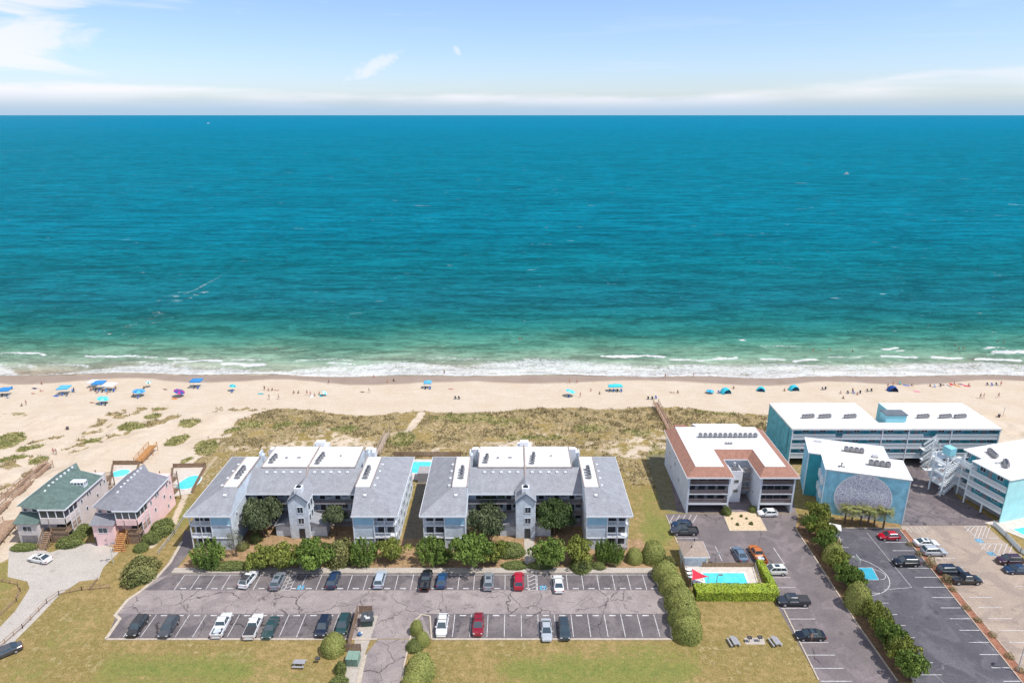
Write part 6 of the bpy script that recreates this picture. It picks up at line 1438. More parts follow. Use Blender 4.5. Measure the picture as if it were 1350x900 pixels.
lamp('tall grey lamp post in the mulch divider at the lower right', 1341, 885, 6.0, 1, R(30)); lamp('short lamp post with a white head in the bed by the left hatched aisle', 396, 749, 3.0, 1, 0)
def access_sign(label, px, py):
    t = thing('parking_sign', label, 'sign', at(px, py)); mb = MB(); mb.tube((0, 0, 0), (0, 0, 1.6), .03); mb.build('post', M_METALL, t)
    mb = MB(); mb.box(-.2, .2, -.04, -.03, 1.5, 2.1); b = mb.build('panel', M_BPAINT, t)
    mb = MB()
    for k in range(10): a0 = math.pi*(.95+k*.12); a1 = a0+.377; mb.beam((.0+.09*math.cos(a0), -.045, 1.72+.09*math.sin(a0)), (.09*math.cos(a1), -.045, 1.72+.09*math.sin(a1)), .01, .025)
    mb.beam((-.02, -.045, 1.95), (-.01, -.045, 1.76), .01, .03); mb.beam((0, -.045, 1.77), (.09, -.045, 1.76), .01, .03); mb.build('symbol', M_PAINT, b)
access_sign('blue access parking sign facing the stall right of the footpath', 711, 751); access_sign('blue access parking sign in the bed by the left hatched aisle', 404, 751)
# small white shelter by the hotel lot
p = at(1092, 707); t = thing('bin_shelter', 'small white pitched-roof shelter at the top left corner of the dark lot', 'shelter', p, R(-22)); mb = MB(); mb.box(0, 2.0, 0, 1.9, 0, 1.9); mb.build('wall', M_SIDING, t)
mb = MB(); mb.prism([(-.15, -.2), (2.2, -.2), (2.2, 2.1), (-.15, 2.1)], 1.92, 2.0); mb.build('roof', M_WHITE, t)
# basketball hoop
def hoop():
    p = at(1121, 757); t = thing('basketball_hoop', 'white basketball backboard and hoop at the left of the blue key', 'basketball hoop', p); mb = MB(); mb.tube((0, 0, 0), (0, 0, 2.8), .07); mb.beam((0, 0, 2.8), (.9, 0, 3.1), .08, .08); mb.build('pole', M_METAL, t)
    mb = MB(); mb.box(.9, .95, -.9, .9, 2.75, 3.85); mb.build('backboard', M_WRAIL, t)
    mb = MB()
    for k in range(16): a0 = 2*math.pi*k/16; a1 = 2*math.pi*(k+1)/16; mb.tube((1.2+.23*math.cos(a0), .23*math.sin(a0), 3.05), (1.2+.23*math.cos(a1), .23*math.sin(a1), 3.05), .02, n=5)
    mb.build('rim', mat('rim_orange', (.6, .15, .04), .5), t)
hoop()
# pool loungers on the apartment pool deck
def lounger(label, px, py, rz):
    t = thing('pool_lounger', label, 'lounger', at(px, py, .1), rz, 'loungers on the rectangular pool deck'); m = M_WRAIL
    mb = MB(); mb.box(-.3, .3, -.9, .4, .28, .34); mb.build('seat', m, t); mb = MB(); mb.beam((0, .4, .31), (0, .95, .65), .6, .05); mb.build('backrest', m, t)
    for x in (-.27, .27):
        for y in (-.8, .3): mb = MB(); mb.box(x-.02, x+.02, y-.02, y+.02, 0, .28); mb.build('leg', m, t)
for k, (x, y) in enumerate(((908.5, 752), (909.5, 757), (911, 762), (915, 768), (921, 770), (927, 771.5))):
    lounger('white lounger '+['at the far left corner of the rectangular pool deck', 'second from the far left corner of the pool deck, under the red sail', 'left of the near corner of the red sail', 'at the near left corner of the rectangular pool deck', 'second along the near edge of the pool deck', 'third along the near edge, closest to the water'][k], x, y, R(95 if k < 3 else 170))
# ================================================================ VEHICLES
M_TYRE = mat('tyre', (.025, .025, .027), .9); M_RIM = mat('alloy_rim', (.5, .5, .52), .35, .1, 4, metal=.6)
M_CGL = mat('car_glass', (.06, .085, .10), .06, .05, 1, spec=1.0, metal=.25)
M_HL = mat('headlight_glass', (.75, .77, .80), .1, spec=.8); M_TL = mat('tail_light_glass', (.45, .02, .02), .2, spec=.7)
M_BED = mat('truck_bed_liner', (.05, .05, .055), .8)
def paint(name, c, rough=.22): 
    m = mat('paint_'+name, c, rough, .02, .5, spec=.7)
    m.node_tree.nodes['Principled BSDF'].inputs['Coat Weight'].default_value = .6; m.node_tree.nodes['Principled BSDF'].inputs['Coat Roughness'].default_value = .05
    return m
# stations: y, half width, z low, z belt (front is +y)
CARS = {
 'sedan': dict(L=4.75, st=[(-2.37, .70, .42, .86), (-2.25, .84, .28, .98), (-1.6, .90, .22, 1.00), (-.6, .91, .2, .96), (.6, .91, .2, .94), (1.2, .90, .22, .90), (2.0, .84, .24, .80), (2.3, .72, .3, .66), (2.38, .6, .4, .58)], base=(-1.75, 1.15), roof=(-.95, .35), zr=1.43, wb=(1.42, -1.38), wr=.33, belt=(1.0, .93)),
 'suv': dict(L=4.65, st=[(-2.32, .76, .48, 1.0), (-2.24, .88, .34, 1.10), (-1.5, .93, .28, 1.10), (-.5, .94, .26, 1.07), (.6, .94, .26, 1.05), (1.15, .93, .28, 1.04), (1.95, .89, .3, .96), (2.25, .78, .34, .84), (2.33, .66, .42, .72)], base=(-2.2, 1.2), roof=(-1.75, .45), zr=1.70, wb=(1.4, -1.36), wr=.37, belt=(1.08, 1.04)),
 'hatch': dict(L=4.1, st=[(-2.05, .74, .45, .95), (-1.95, .85, .3, 1.0), (-1.3, .89, .24, 1.0), (-.4, .90, .22, .96), (.5, .90, .22, .94), (1.0, .88, .24, .90), (1.7, .82, .26, .82), (2.0, .7, .32, .68), (2.07, .58, .4, .6)], base=(-1.9, 1.0), roof=(-1.3, .25), zr=1.48, wb=(1.27, -1.23), wr=.32, belt=(1.0, .92)),
 'pickup': dict(L=5.7, st=[(-2.8, .9, .5, .82), (-2.7, .96, .42, .84), (-1.0, .98, .38, .84), (-.62, .98, .36, 1.16), (.8, .98, .36, 1.14), (1.35, .97, .38, 1.12), (2.3, .93, .4, 1.04), (2.7, .84, .42, .92), (2.82, .7, .48, .8)], base=(-.68, 1.4), roof=(-.45, .75), zr=1.82, wb=(1.75, -1.75), wr=.41, belt=(1.16, 1.12)),
}
def car_meshes(kind):
    d = CARS[kind]; out = {}; st = d['st']
    def ring(y, w, zl, zb):
        return [(-w*.86, y, zl), (-w*.98, y, zl+.1), (-w, y, (zl+zb)/2), (-w*.97, y, zb-.08), (-w*.86, y, zb), (0, y, zb+.03), (w*.86, y, zb), (w*.97, y, zb-.08), (w, y, (zl+zb)/2), (w*.98, y, zl+.1), (w*.86, y, zl)]
    mb = MB(); rs = [ring(*s) for s in st]; n = 11
    # refine lengthwise so wheel arches read
    for a, b in zip(rs[:-1], rs[1:]):
        for k in range(n): mb.face([a[k], a[(k+1) % n], b[(k+1) % n], b[k]][::-1])
    mb.face(rs[0][::-1][::-1]); mb.face(rs[-1][::-1])
    yb0, yb1 = d['base']; yr0, yr1 = d['roof']; zr = d['zr']; w = st[3][1]; zb0, zb1 = d['belt']; wb_, wr_ = w*.88, w*.70
    bl, br, fl_, fr = Vector((-wb_, yb0, zb0)), Vector((wb_, yb0, zb0)), Vector((-wb_, yb1, zb1)), Vector((wb_, yb1, zb1))
    rbl, rbr, rfl, rfr = Vector((-wr_, yr0, zr-.04)), Vector((wr_, yr0, zr-.04)), Vector((-wr_, yr1, zr-.02)), Vector((wr_, yr1, zr-.02))
    # roof slab and pillars in body colour
    mb.prism([(-wr_-.02, yr0-.05), (wr_+.02, yr0-.05), (wr_+.02, yr1+.05), (-wr_-.02, yr1+.05)], zr-.06, zr+.0, [(-wr_*.9, yr0+.1), (wr_*.9, yr0+.1), (wr_*.9, yr1-.1), (-wr_*.9, yr1-.1)])
    for a, b in ((bl, rbl), (br, rbr), (fl_, rfl), (fr, rfr)): mb.beam(a, b, .09, .09)
    for s in (-1, 1):
        for f in ((.5,) if kind in ('pickup', 'hatch') else (.36, .68)):
            y = yb0+(yb1-yb0)*f; yy = yr0+(yr1-yr0)*f; mb.beam((s*wb_, y, zb0), (s*wr_, yy, zr-.04), .05, .06)
    if kind == 'pickup':
        for s in (-1, 1): mb.box(s*.98, s*.86, -2.72, -.66, .8, 1.16)
        mb.box(-.9, .9, -2.8, -2.72, .6, 1.15); mb.box(-.86, .86, -.72, -.64, .8, 1.16)
    for s in (-1, 1):
        for wy in d['wb']:
            m_ = d['wr']+.07
            for k in range(8):
                a0 = math.pi*k/8; a1 = math.pi*(k+1)/8
                mb.beam((s*w*.985, wy+m_*math.cos(a0), d['wr']+m_*math.sin(a0)), (s*w*.985, wy+m_*math.cos(a1), d['wr']+m_*math.sin(a1)), .06, .05)
    mb.box(-w*.8, w*.8, st[-1][0]-.03, st[-1][0]+.05, .32, .5); mb.box(-w*.8, w*.8, st[0][0]-.05, st[0][0]+.03, .38, .58)
    out['body'] = [mb.mesh('body', M_BED)]
    i = .015
    def pane(name, a, b, c, e):
        mb = MB(); nn = (b-a).cross(c-a).normalized()*i; mb.face([a+nn, b+nn, c+nn, e+nn]); mb.face([a-nn, e-nn, c-nn, b-nn]); return mb.mesh(name, M_CGL)
    out['windshield'] = [pane('windshield', fr, fl_, rfl, rfr)]; out['rear_window'] = [pane('rear_window', bl, br, rbr, rbl)]
    out['side_window'] = [pane('side_window', fl_, bl, rbl, rfl), pane('side_window', br, fr, rfr, rbr)]
    if kind == 'pickup': mb = MB(); mb.box(-.86, .86, -2.72, -.72, .80, .86); out['bed_floor'] = [mb.mesh('bed_floor', M_BED)]
    hl = []; tl = []
    for s in (-1, 1):
        y = st[-2][0]; mb = MB(); mb.box(s*w*.5, s*w*.82, y-.12, y+.07, st[-2][3]-.16, st[-2][3]-.02); hl.append(mb.mesh('headlight', M_HL))
        y = st[0][0]; mb = MB(); mb.box(s*w*.6, s*w*.92, y-.02, y+.14, st[0][3]-.2, st[0][3]-.02); tl.append(mb.mesh('tail_light', M_TL))
    out['headlight'] = hl; out['tail_light'] = tl
    mr_ = []
    for s in (-1, 1): mb = MB(); mb.box(s*w*.92, s*(w+.16), yb1-.35, yb1-.2, zb1+.02, zb1+.18); mr_.append(mb.mesh('mirror', M_BED))
    out['mirror'] = mr_
    ty = MB(); ty.tube((-.11, 0, 0), (.11, 0, 0), d['wr'], n=18); ri = MB(); ri.tube((-.12, 0, 0), (.12, 0, 0), d['wr']*.62, n=14)
    out['_t'] = ty.mesh('tyre', M_TYRE); out['_r'] = ri.mesh('rim', M_RIM)
    mb = MB(); mb.box(-.05, .05, st[-1][0]-.0, st[-1][0]+.06, .5, .6) ; 
    return out
CM = {}
def car(kind, colr, label, px, py, heading, cat=None, extra=None, z=L0):
    """heading: degrees, 90 = nose away from the camera"""
    if kind not in CM: CM[kind] = car_meshes(kind)
    m = CM[kind]; d = CARS[kind]; pm = paint(*colr); p = at(px, py, .55); p.z = z
    t = thing('parked_car' if kind != 'pickup' else 'parked_pickup', label, cat or {'sedan': 'car', 'suv': 'suv', 'hatch': 'car', 'pickup': 'pickup truck'}[kind], p, R(heading-90), 'cars parked in the lots')
    for k, ms in m.items():
        if k[0] == '_': continue
        for me in ms:
            o = link(k, me, t)
            if k in ('body', 'mirror'): o.material_slots[0].link = 'OBJECT'; o.material_slots[0].material = pm
    for s in (-1, 1):
        for wy in d['wb']:
            wv = thing('wheel', None, None); wv.parent = t; wv.location = (s*(d['st'][3][1]-.11), wy, d['wr'])
            link('tyre', m['_t'], wv); link('rim', m['_r'], wv)
    if extra == 'cover': mb = MB(); mb.box(-.9, .9, -2.72, -.7, 1.17, 1.22); mb.build('bed_cover', M_BED, t)
    if extra == 'rack':
        for y in (-1.3, -.2): mb = MB(); mb.box(-.66, .66, y-.04, y+.04, 1.72, 1.77); mb.build('roof_bar', M_BED, t)
    if extra == 'blacktop': mb = MB(); mb.prism([(-.62, -1.75), (.62, -1.75), (.62, -.2), (-.62, -.2)], 1.705, 1.74); mb.build('soft_top', M_BED, t)
    if extra == 'sunroof': mb = MB(); mb.box(-.42, .42, -.55 if kind == 'sedan' else -.9, .05 if kind == 'sedan' else 0, d['zr']+.0, d['zr']+.015); mb.build('sunroof', M_CGL, t)
    if extra == 'load': mb = MB(); mb.box(-.6, .2, -2.3, -1.2, .86, 1.05); mb.ell((.3, -1.8, 1.0), (.3, .4, .16), 8, 5, .2); mb.build('load', mat('cargo_pale', (.5, .55, .6), .7), t)
    return t
W_ = ('white', (.72, .73, .74)); BK = ('black', (.012, .013, .016)); NV = ('navy', (.015, .035, .08)); DG = ('dark_grey', (.05, .055, .065)); GY = ('grey', (.20, .22, .25)); SV = ('silver', (.42, .48, .54)); RD = ('red', (.42, .008, .025)); DR = ('dark_red', (.24, .01, .02)); GR = ('dark_green', (.02, .055, .05)); OR = ('orange', (.50, .15, .025)); SB = ('steel_blue', (.13, .19, .26)); CW = ('cream_white', (.66, .66, .60))
car('suv', W_, 'white car with a black soft top, leftmost in the upper row of the main lot', 328, 763.5, 80, extra='blacktop')
car('suv', GY, 'grey SUV with a sunroof beside the left hatched aisle', 366.5, 765.5, 90, extra='sunroof')
car('suv', NV, 'dark navy SUV just right of the left access stall in the upper row', 440, 764, 90)
car('suv', SV, 'pale silver SUV alone between empty stalls in the upper row', 501.2, 763.5, 90)
car('pickup', BK, 'black pickup next to the blue hatchback in the upper row', 562, 764.5, 90)
car('hatch', ('blue', (.02, .07, .17)), 'dark blue hatchback next to the black pickup', 582.5, 764.5, 90)
car('suv', ('mid_grey', (.26, .28, .30)), 'grey SUV in the middle of the right half of the upper row', 644, 766, 90, extra='sunroof')
car('suv', RD, 'bright red SUV beside the right hatched aisle and the footpath', 683.7, 765.5, 90)
car('sedan', W_, 'white sedan with dark windows, rightmost car in the upper row', 736, 769, 90)
car('suv', BK, 'black SUV nearest the left end of the lower row', 181.5, 825.5, 271)
car('suv', DG, 'dark grey SUV second from the left in the lower row', 223, 826.5, 270, extra='sunroof')
car('pickup', W_, 'white pickup with a bare bed in the left half of the lower row', 292.5, 824, 92, extra='load')
car('pickup', ('bright_white', (.76, .76, .76)), 'white pickup with a black bed cover next to the dark green sedan', 334.5, 825.5, 92, extra='cover')
car('sedan', GR, 'dark green sedan right of the white pickup with the black bed cover', 357, 827, 270)
car('suv', ('blue_black', (.012, .018, .035)), 'blue-black SUV second from the dumpster screen in the lower row', 426.3, 825.5, 270)
car('suv', GR, 'dark green SUV beside the dumpster screen', 452.5, 823.5, 270)
car('suv', ('bright_white', 0), 'white SUV with roof bars beside the driveway island', 583, 824.5, 270, extra='rack')
car('suv', DR, 'dark red SUV in the lower row right of the driveway', 630.5, 823.5, 270, extra='rack')
car('sedan', ('pale_grey', (.40, .43, .46)), 'pale grey sedan in the lower row next to the dark SUV', 720.3, 830, 270)
car('suv', ('slate', (.04, .055, .065)), 'slate black SUV rightmost in the lower row', 744, 829, 270)
car('pickup', DG, 'dark grey pickup by the hatched marks at the apartment lot corner', 902, 700, 180)
car('hatch', NV, 'navy car tucked behind the dark grey pickup at the apartment lot corner', 899, 691, 180)
car('sedan', SB, 'steel blue car beside the orange pickup', 975.5, 730, 92)
car('pickup', OR, 'orange pickup with a loaded bed by the apartment pool', 998.5, 731, 93, extra='load')
car('suv', CW, 'cream white SUV parked right of the apartment pool', 1020.5, 752, 180, extra='sunroof')
car('pickup', ('charcoal', (.035, .04, .05)), 'charcoal pickup with a covered bed at the end of the lime hedge', 1045.5, 792, 180, extra='cover')
car('sedan', BK, 'black sedan with a person standing beside it in the apartment lot', 1068, 837, 180, extra='sunroof')
car('hatch', W_, 'white car parked under the right carport of the apartment block', 1012, 676, 180)
car('hatch', RD, 'bright red car below the palms in the top stall of the dark lot', 1172, 706.5, 180)
car('sedan', W_, 'white sedan at the top of the mulch divider', 1221, 715.5, 0, extra='sunroof')
car('suv', ('pale_grey', 0), 'light grey car just below the white sedan at the mulch divider', 1231, 727, 0)
car('suv', BK, 'black SUV in the dark lot across the divider from the light grey car', 1194.5, 741, 180)
car('suv', ('blue_black', 0), 'black SUV directly above the black pickup at the mulch divider', 1253, 752, 0)
car('pickup', BK, 'black pickup parked on the tan lot at the mulch divider', 1272.5, 764, 0)
car('suv', ('plum', (.05, .02, .035)), 'plum-black car near the right edge, upper of two', 1331, 738.5, 180)
car('sedan', NV, 'dark navy car near the right edge, lower of two', 1341, 750.5, 180)
car('sedan', ('pearl_white', (.74, .74, .73)), 'white sedan on the house driveway in front of the beige garage', 52.5, 736, 165, extra='sunroof', z=L0)
car('sedan', DG, 'dark grey car cut by the left edge on the house road', 6, 859, 222)
# ================================================================ BEACH: PEOPLE, UMBRELLAS, CHAIRS
SKINS = [mat('skin_light', (.52, .32, .24), .6), mat('skin_tan', (.36, .20, .13), .6), mat('skin_dark', (.14, .075, .05), .6)]
def skin_mesh(name, joints, edges, root, sub=1):
    me = bpy.data.meshes.new(name); me.from_pydata([j[:3] for j in joints], edges, []); o = bpy.data.objects.new(name, me); C.objects.link(o)
    md = o.modifiers.new('s', 'SKIN'); md.use_smooth_shade = True
    sv = me.skin_vertices[0].data
    for k, j in enumerate(joints): r = j[3]; sv[k].radius = (r, r) if not isinstance(r, tuple) else r
    for v in sv: v.use_root = False
    sv[root].use_root = True
    sb = o.modifiers.new('u', 'SUBSURF'); sb.levels = sub; sb.render_levels = sub
    dg = bpy.context.evaluated_depsgraph_get(); me2 = bpy.data.meshes.new_from_object(o.evaluated_get(dg)); bpy.data.objects.remove(o); me2.name = name
    me2.polygons.foreach_set('use_smooth', [True]*len(me2.polygons)); return me2
def pose(kind):
    """joint positions for a 1.72 m adult facing -y"""
    J = {}
    if kind in ('stand', 'walk', 'wade'):
        J = dict(pel=(0, 0, .92), ches=(0, 0, 1.28), neck=(0, 0, 1.46), head=(0, -.01, 1.56), top=(0, -.01, 1.68))
        st = .0 if kind != 'walk' else .22
        for s, n in ((-1, 'l'), (1, 'r')):
            J['hip'+n] = (s*.09, 0, .88); J['kne'+n] = (s*.10, -s*st*.6, .49); J['ank'+n] = (s*.10, -s*st*.9+(.12 if s*st > 0 else 0)*0, .08); J['toe'+n] = (s*.11, -s*st*.9-.16, .03)
            J['sho'+n] = (s*.18, 0, 1.40); J['elb'+n] = (s*.24, s*st*.5+.02, 1.13); J['wri'+n] = (s*.25, s*st*.9-.08, .90)
    elif kind == 'sit':
        J = dict(pel=(0, 0, .12), ches=(0, .10, .47), neck=(0, .10, .64), head=(0, .07, .74), top=(0, .07, .86))
        for s, n in ((-1, 'l'), (1, 'r')):
            J['hip'+n] = (s*.09, -.02, .12); J['kne'+n] = (s*.13, -.38, .38); J['ank'+n] = (s*.12, -.62, .08); J['toe'+n] = (s*.12, -.78, .05)
            J['sho'+n] = (s*.18, .10, .58); J['elb'+n] = (s*.24, -.05, .38); J['wri'+n] = (s*.15, -.28, .40)
    else:
        J = dict(pel=(0, 0, .13), ches=(0, .36, .14), neck=(0, .54, .15), head=(0, .64, .16), top=(0, .76, .15))
        for s, n in ((-1, 'l'), (1, 'r')):
            J['hip'+n] = (s*.09, -.04, .12); J['kne'+n] = (s*.12, -.43, .13); J['ank'+n] = (s*.13, -.84, .08); J['toe'+n] = (s*.15, -.90, .18)
            J['sho'+n] = (s*.18, .48, .13); J['elb'+n] = (s*.28, .24, .09); J['wri'+n] = (s*.24, .0, .08)
    return J
RAD = dict(pel=.135, ches=(.155, .11), neck=.055, head=.085, top=.07, hip=.09, kne=.058, ank=.038, toe=.035, sho=.06, elb=.042, wri=.03)
def person_meshes(kind):
    J = pose(kind); names = list(J); idx = {n: i for i, n in enumerate(names)}
    def rad(n): return RAD[n] if n in RAD else RAD[n[:3]]
    jo = [(*J[n], rad(n)) for n in names]; ed = [('pel', 'ches'), ('ches', 'neck'), ('neck', 'head'), ('head', 'top')]
    for n in 'lr': ed += [('pel', 'hip'+n), ('hip'+n, 'kne'+n), ('kne'+n, 'ank'+n), ('ank'+n, 'toe'+n), ('ches', 'sho'+n), ('sho'+n, 'elb'+n), ('elb'+n, 'wri'+n)]
    E = [(idx[a], idx[b]) for a, b in ed]
    for n in 'lr':   # palm and five fingers
        w = Vector(J['wri'+n]); e = Vector(J['elb'+n]); d = (w-e).normalized(); s = Vector((1, 0, 0)); pth = w+d*.07; pi = len(jo); jo.append((*pth, .026)); E.append((idx['wri'+n], pi))
        for k in range(4):
            ln = (.07, .085, .08, .06)[k]; q = pth+d*ln+Vector((0, (k-1.5)*.022, 0)); jo.append((*q, .008)); E.append((pi, len(jo)-1))
        q = w+d*.05+Vector((0, -.05, 0)); jo.append((*q, .009)); E.append((pi, len(jo)-1))
    body = skin_mesh('body', jo, E, idx['pel'])
    # trunks / one-piece as separate garments
    def garment(ns, es, grow, nm):
        ii = {n: i for i, n in enumerate(ns)}; jj = []
        for n in ns:
            p = Vector(J[n]) if n in J else None; r = rad(n)
            if n.startswith('kne'): h = Vector(J['hip'+n[3]]); p = h+(p-h)*.45; r = .078
            r = (r[0]+grow, r[1]+grow) if isinstance(r, tuple) else r+grow; jj.append((*p, r))
        return skin_mesh(nm, jj, [(ii[a], ii[b]) for a, b in es], 0)
    trunks = garment(['pel', 'hipl', 'hipr', 'knel', 'kner'], [('pel', 'hipl'), ('pel', 'hipr'), ('hipl', 'knel'), ('hipr', 'kner')], .012, 'shorts')
    suit = garment(['pel', 'ches'], [('pel', 'ches')], .012, 'swimsuit')
    mb = MB(); h = Vector(J['head']); tp = Vector(J['top']); c = h.lerp(tp, .55); up = (tp-h).normalized()
    mb.ell(c+(Vector((0, .02, 0)) if kind != 'lie' else Vector((0, .02, .0))), (.095, .105, .10), 10, 6, .05); hair = mb.mesh('hair', mat('hair_brown', (.06, .04, .03), .8), True)
    mb = MB(); f = Vector((0, -1, 0)) if kind != 'lie' else Vector((0, 0, 1)); mb.ell(h+f*.088, (.014, .02, .02) if kind != 'lie' else (.014, .02, .02), 6, 4); face = mb.mesh('nose', SKINS[0], True)
    return body, trunks, suit, hair, face
PMH = {}
def person(kind, cloth, label, px, py, rz=0, skin=0, dress='shorts', z=None, sc=1.0, group='people on the beach'):
    if kind not in PMH: PMH[kind] = person_meshes('stand' if kind == 'wade' else kind)
    b, tr, su, ha, fa = PMH[kind]
    zz = 0.0
    for _ in range(3):
        p = at(px, py, zz); zz = float(zground(np.array([p.x]), np.array([p.y]))[0]) if z is None else z
    if kind == 'wade': p = at(px, py, SEA); zz = SEA-.85
    p.z = zz+(.02 if kind != 'wade' else 0)
    t = thing('person', label, 'person', p, R(rz), group); t.scale = (sc,)*3
    o = link('body', b, t); 
    if not len(b.materials): b.materials.append(SKINS[0])
    o.material_slots[0].link = 'OBJECT'; o.material_slots[0].material = SKINS[skin]
    gm = tr if dress == 'shorts' else su
    if not len(gm.materials): gm.materials.append(SKINS[0])
    o = link(dress, gm, t); o.material_slots[0].link = 'OBJECT'; o.material_slots[0].material = CL[cloth]
    if dress == 'shirt' or dress == 'swimsuit': pass
    link('hair', ha, t); link('nose', fa, t)
    return t
CL = {n: mat('cloth_'+n, c, .85) for n, c in dict(red=(.55, .03, .04), blue=(.04, .12, .45), navy=(.02, .03, .10), black=(.02, .02, .02), white=(.7, .7, .7), pink=(.65, .18, .3), green=(.05, .3, .12), orange=(.6, .2, .03), teal=(.03, .35, .4), yellow=(.6, .5, .05)).items()}
def gz(px, py):
    zz = 0.
    for _ in range(3):
        p = at(px, py, zz); zz = float(zground(np.array([p.x]), np.array([p.y]))[0])
    p.z = zz; return p
M_POLE = mat('white_pole', (.7, .7, .7), .4)
FAB = {n: mat('fabric_'+n, c, .8, .05, 2) for n, c in dict(blue=(.04, .22, .50), cyan=(.05, .52, .66), pale=(.22, .55, .68), navy=(.02, .08, .30), purple=(.35, .03, .22), green=(.04, .32, .30), white=(.75, .76, .78), black=(.02, .02, .025), sky=(.10, .40, .66)).items()}
def canopy(label, col, px, py, w=3.0, d=3.0, h=2.2, rz=0):
    t = thing('beach_canopy', label, 'canopy', gz(px, py), R(rz), 'sun shades on the beach')
    mb = MB(); q = [(-w/2, -d/2, h-.3), (w/2, -d/2, h-.3), (w/2, d/2, h-.3), (-w/2, d/2, h-.3)]; e = [(a, b, h) for a, b, _ in q]; top = (0, 0, h+.65)
    for k in range(4): mb.face([e[k], e[(k+1) % 4], top]); mb.face([q[k], q[(k+1) % 4], e[(k+1) % 4], e[k]])
    o = mb.build('roof', FAB[col], t); md = o.modifiers.new('th', 'SOLIDIFY'); md.thickness = .02
    for a, b, _ in q: mb = MB(); mb.tube((a*.97, b*.97, -.1), (a*.97, b*.97, h), .03); mb.build('pole', M_POLE, t)
def umbrella(label, col, px, py, r=1.25, tilt=12, col2=None, rz=0, h=2.1):
    t = thing('beach_umbrella', label, 'umbrella', gz(px, py), R(rz), 'sun shades on the beach')
    T = Matrix.Translation((0, 0, h*.55)) @ Matrix.Rotation(R(tilt), 4, 'Y') @ Matrix.Translation((0, 0, h*.45))
    mb = MB(); n = 8; rings = [(0, .0), (.5, -.10), (1.0, -.42)]
    for k in range(n):
        mb.cur = k % 2
        a0, a1 = 2*math.pi*k/n, 2*math.pi*(k+1)/n
        P = lambda f, z, a: T @ Vector((f*r*math.cos(a), f*r*math.sin(a), z))
        mb.face([P(0, 0, 0), P(.5, -.10, a0), P(.5, -.10, a1)]); mb.face([P(.5, -.10, a0), P(1, -.42, a0), P(1, -.42, a1), P(.5, -.10, a1)])
    o = mb.build('canopy', [FAB[col], FAB[col2 or col]], t); md = o.modifiers.new('th', 'SOLIDIFY'); md.thickness = .015
    mb = MB(); mb.tube((0, 0, -.2), (0, 0, h*.55), .025); tt = T @ Vector((0, 0, .1)); mb.tube((0, 0, h*.55), tt, .025); mb.build('pole', M_POLE, t)
def tent(label, col, px, py, s=1.0, rz=0):
    t = thing('beach_tent', label, 'tent', gz(px, py), R(rz), 'sun shades on the beach')
    mb = MB(); n, m = 10, 6; w, d, h = 1.3*s, 1.0*s, 1.45*s
    pr = None
    for j in range(m+1):
        y = -d+2*d*j/m; k_ = math.sqrt(max(0, 1-((y-.0)/(d*1.25))**2)) if j > 0 else .86; row = [(w*k_*math.cos(math.pi*i/n), y, h*k_*math.sin(math.pi*i/n)) for i in range(n+1)]
        if pr: 
            for i in range(n): mb.face([pr[i], pr[i+1], row[i+1], row[i]])
        pr = row
    mb.face(pr[::-1]); o = mb.build('shell', FAB[col], t, True); md = o.modifiers.new('th', 'SOLIDIFY'); md.thickness = .02
    mb = MB(); mb.box(-w*.8, w*.8, -d-.6, d*.8, 0, .02); mb.build('ground_sheet', FAB['blue'], t)
CHM = {}
def chair(label, col, px, py, rz=0):
    if not CHM:
        mb = MB(); mb.box(-.27, .27, -.25, .25, .28, .32); CHM['seat'] = mb.mesh('seat', FAB['blue']); mb = MB(); mb.beam((0, .24, .3), (0, .52, .85), .54, .03); CHM['backrest'] = mb.mesh('backrest', FAB['blue'])
        for s in (-1, 1): mb = MB(); mb.beam((s*.28, -.28, 0), (s*.28, .3, .5), .03, .03); mb.beam((s*.28, .35, 0), (s*.28, -.25, .5), .03, .03); mb.beam((s*.28, -.28, .5), (s*.28, .32, .5), .05, .03); CHM['leg'+str(s)] = mb.mesh('leg', M_POLE)
    t = thing('beach_chair', label, 'beach chair', gz(px, py), R(rz), 'folding beach chairs')
    for k, me in CHM.items():
        o = link(k if 'leg' not in k else 'leg', me, t)
        if 'leg' not in k: o.material_slots[0].link = 'OBJECT'; o.material_slots[0].material = FAB[col]
def towel(label, col, px, py, rz=0):
    p = gz(px, py); t = MB(); t.prism([(-.45, -.9), (.45, -.9), (.45, .9), (-.45, .9)], 0, .02); o = tag(t.build('beach_towel', CL[col]), label, 'towel', 'beach towels'); p.z += .03; o.location = p; o.rotation_euler = (0, 0, R(rz))

canopy('bright blue square canopy at the far left edge of the beach', 'blue', 8, 521, 3.2, 3.0, 2.1, 12)
canopy('sky blue canopy second from the left edge of the beach', 'sky', 86, 519, 3.2, 3.2, 2.3, 8)
canopy('blue peaked canopy over the large group left of the beach', 'blue', 132, 513, 3.4, 3.2, 2.4, 5)
canopy('white canopy next to the blue peaked one in the large group', 'white', 146, 514, 3.4, 3.0, 2.0, -4)
canopy('white canopy on the left of the large group, nearest the water', 'white', 124, 510, 2.6, 2.4, 2.0, 10)
canopy('blue canopy standing closest to the wet sand, left of centre', 'blue', 260, 510, 3.4, 3.0, 2.4, 3)
canopy('small blue canopy alone near the middle of the beach', 'sky', 564, 511, 2.4, 2.2, 2.0, 0)
canopy('long cyan canopy with chairs beneath, above the gap before the apartment block', 'cyan', 811, 515, 4.4, 1.8, 1.8, 4)
umbrella('pale blue umbrella just below the large canopy group', 'pale', 136.5, 532, 1.7, 14, 'cyan')
umbrella('blue umbrella between the large group and the purple umbrella', 'sky', 184, 522, 1.9, 8, 'blue')
umbrella('small green umbrella near the wet sand', 'green', 196.5, 510, 1.0, 10, 'white')
umbrella('purple and navy umbrella above the pink house pool', 'purple', 236.5, 522.5, 1.7, 22, 'navy')
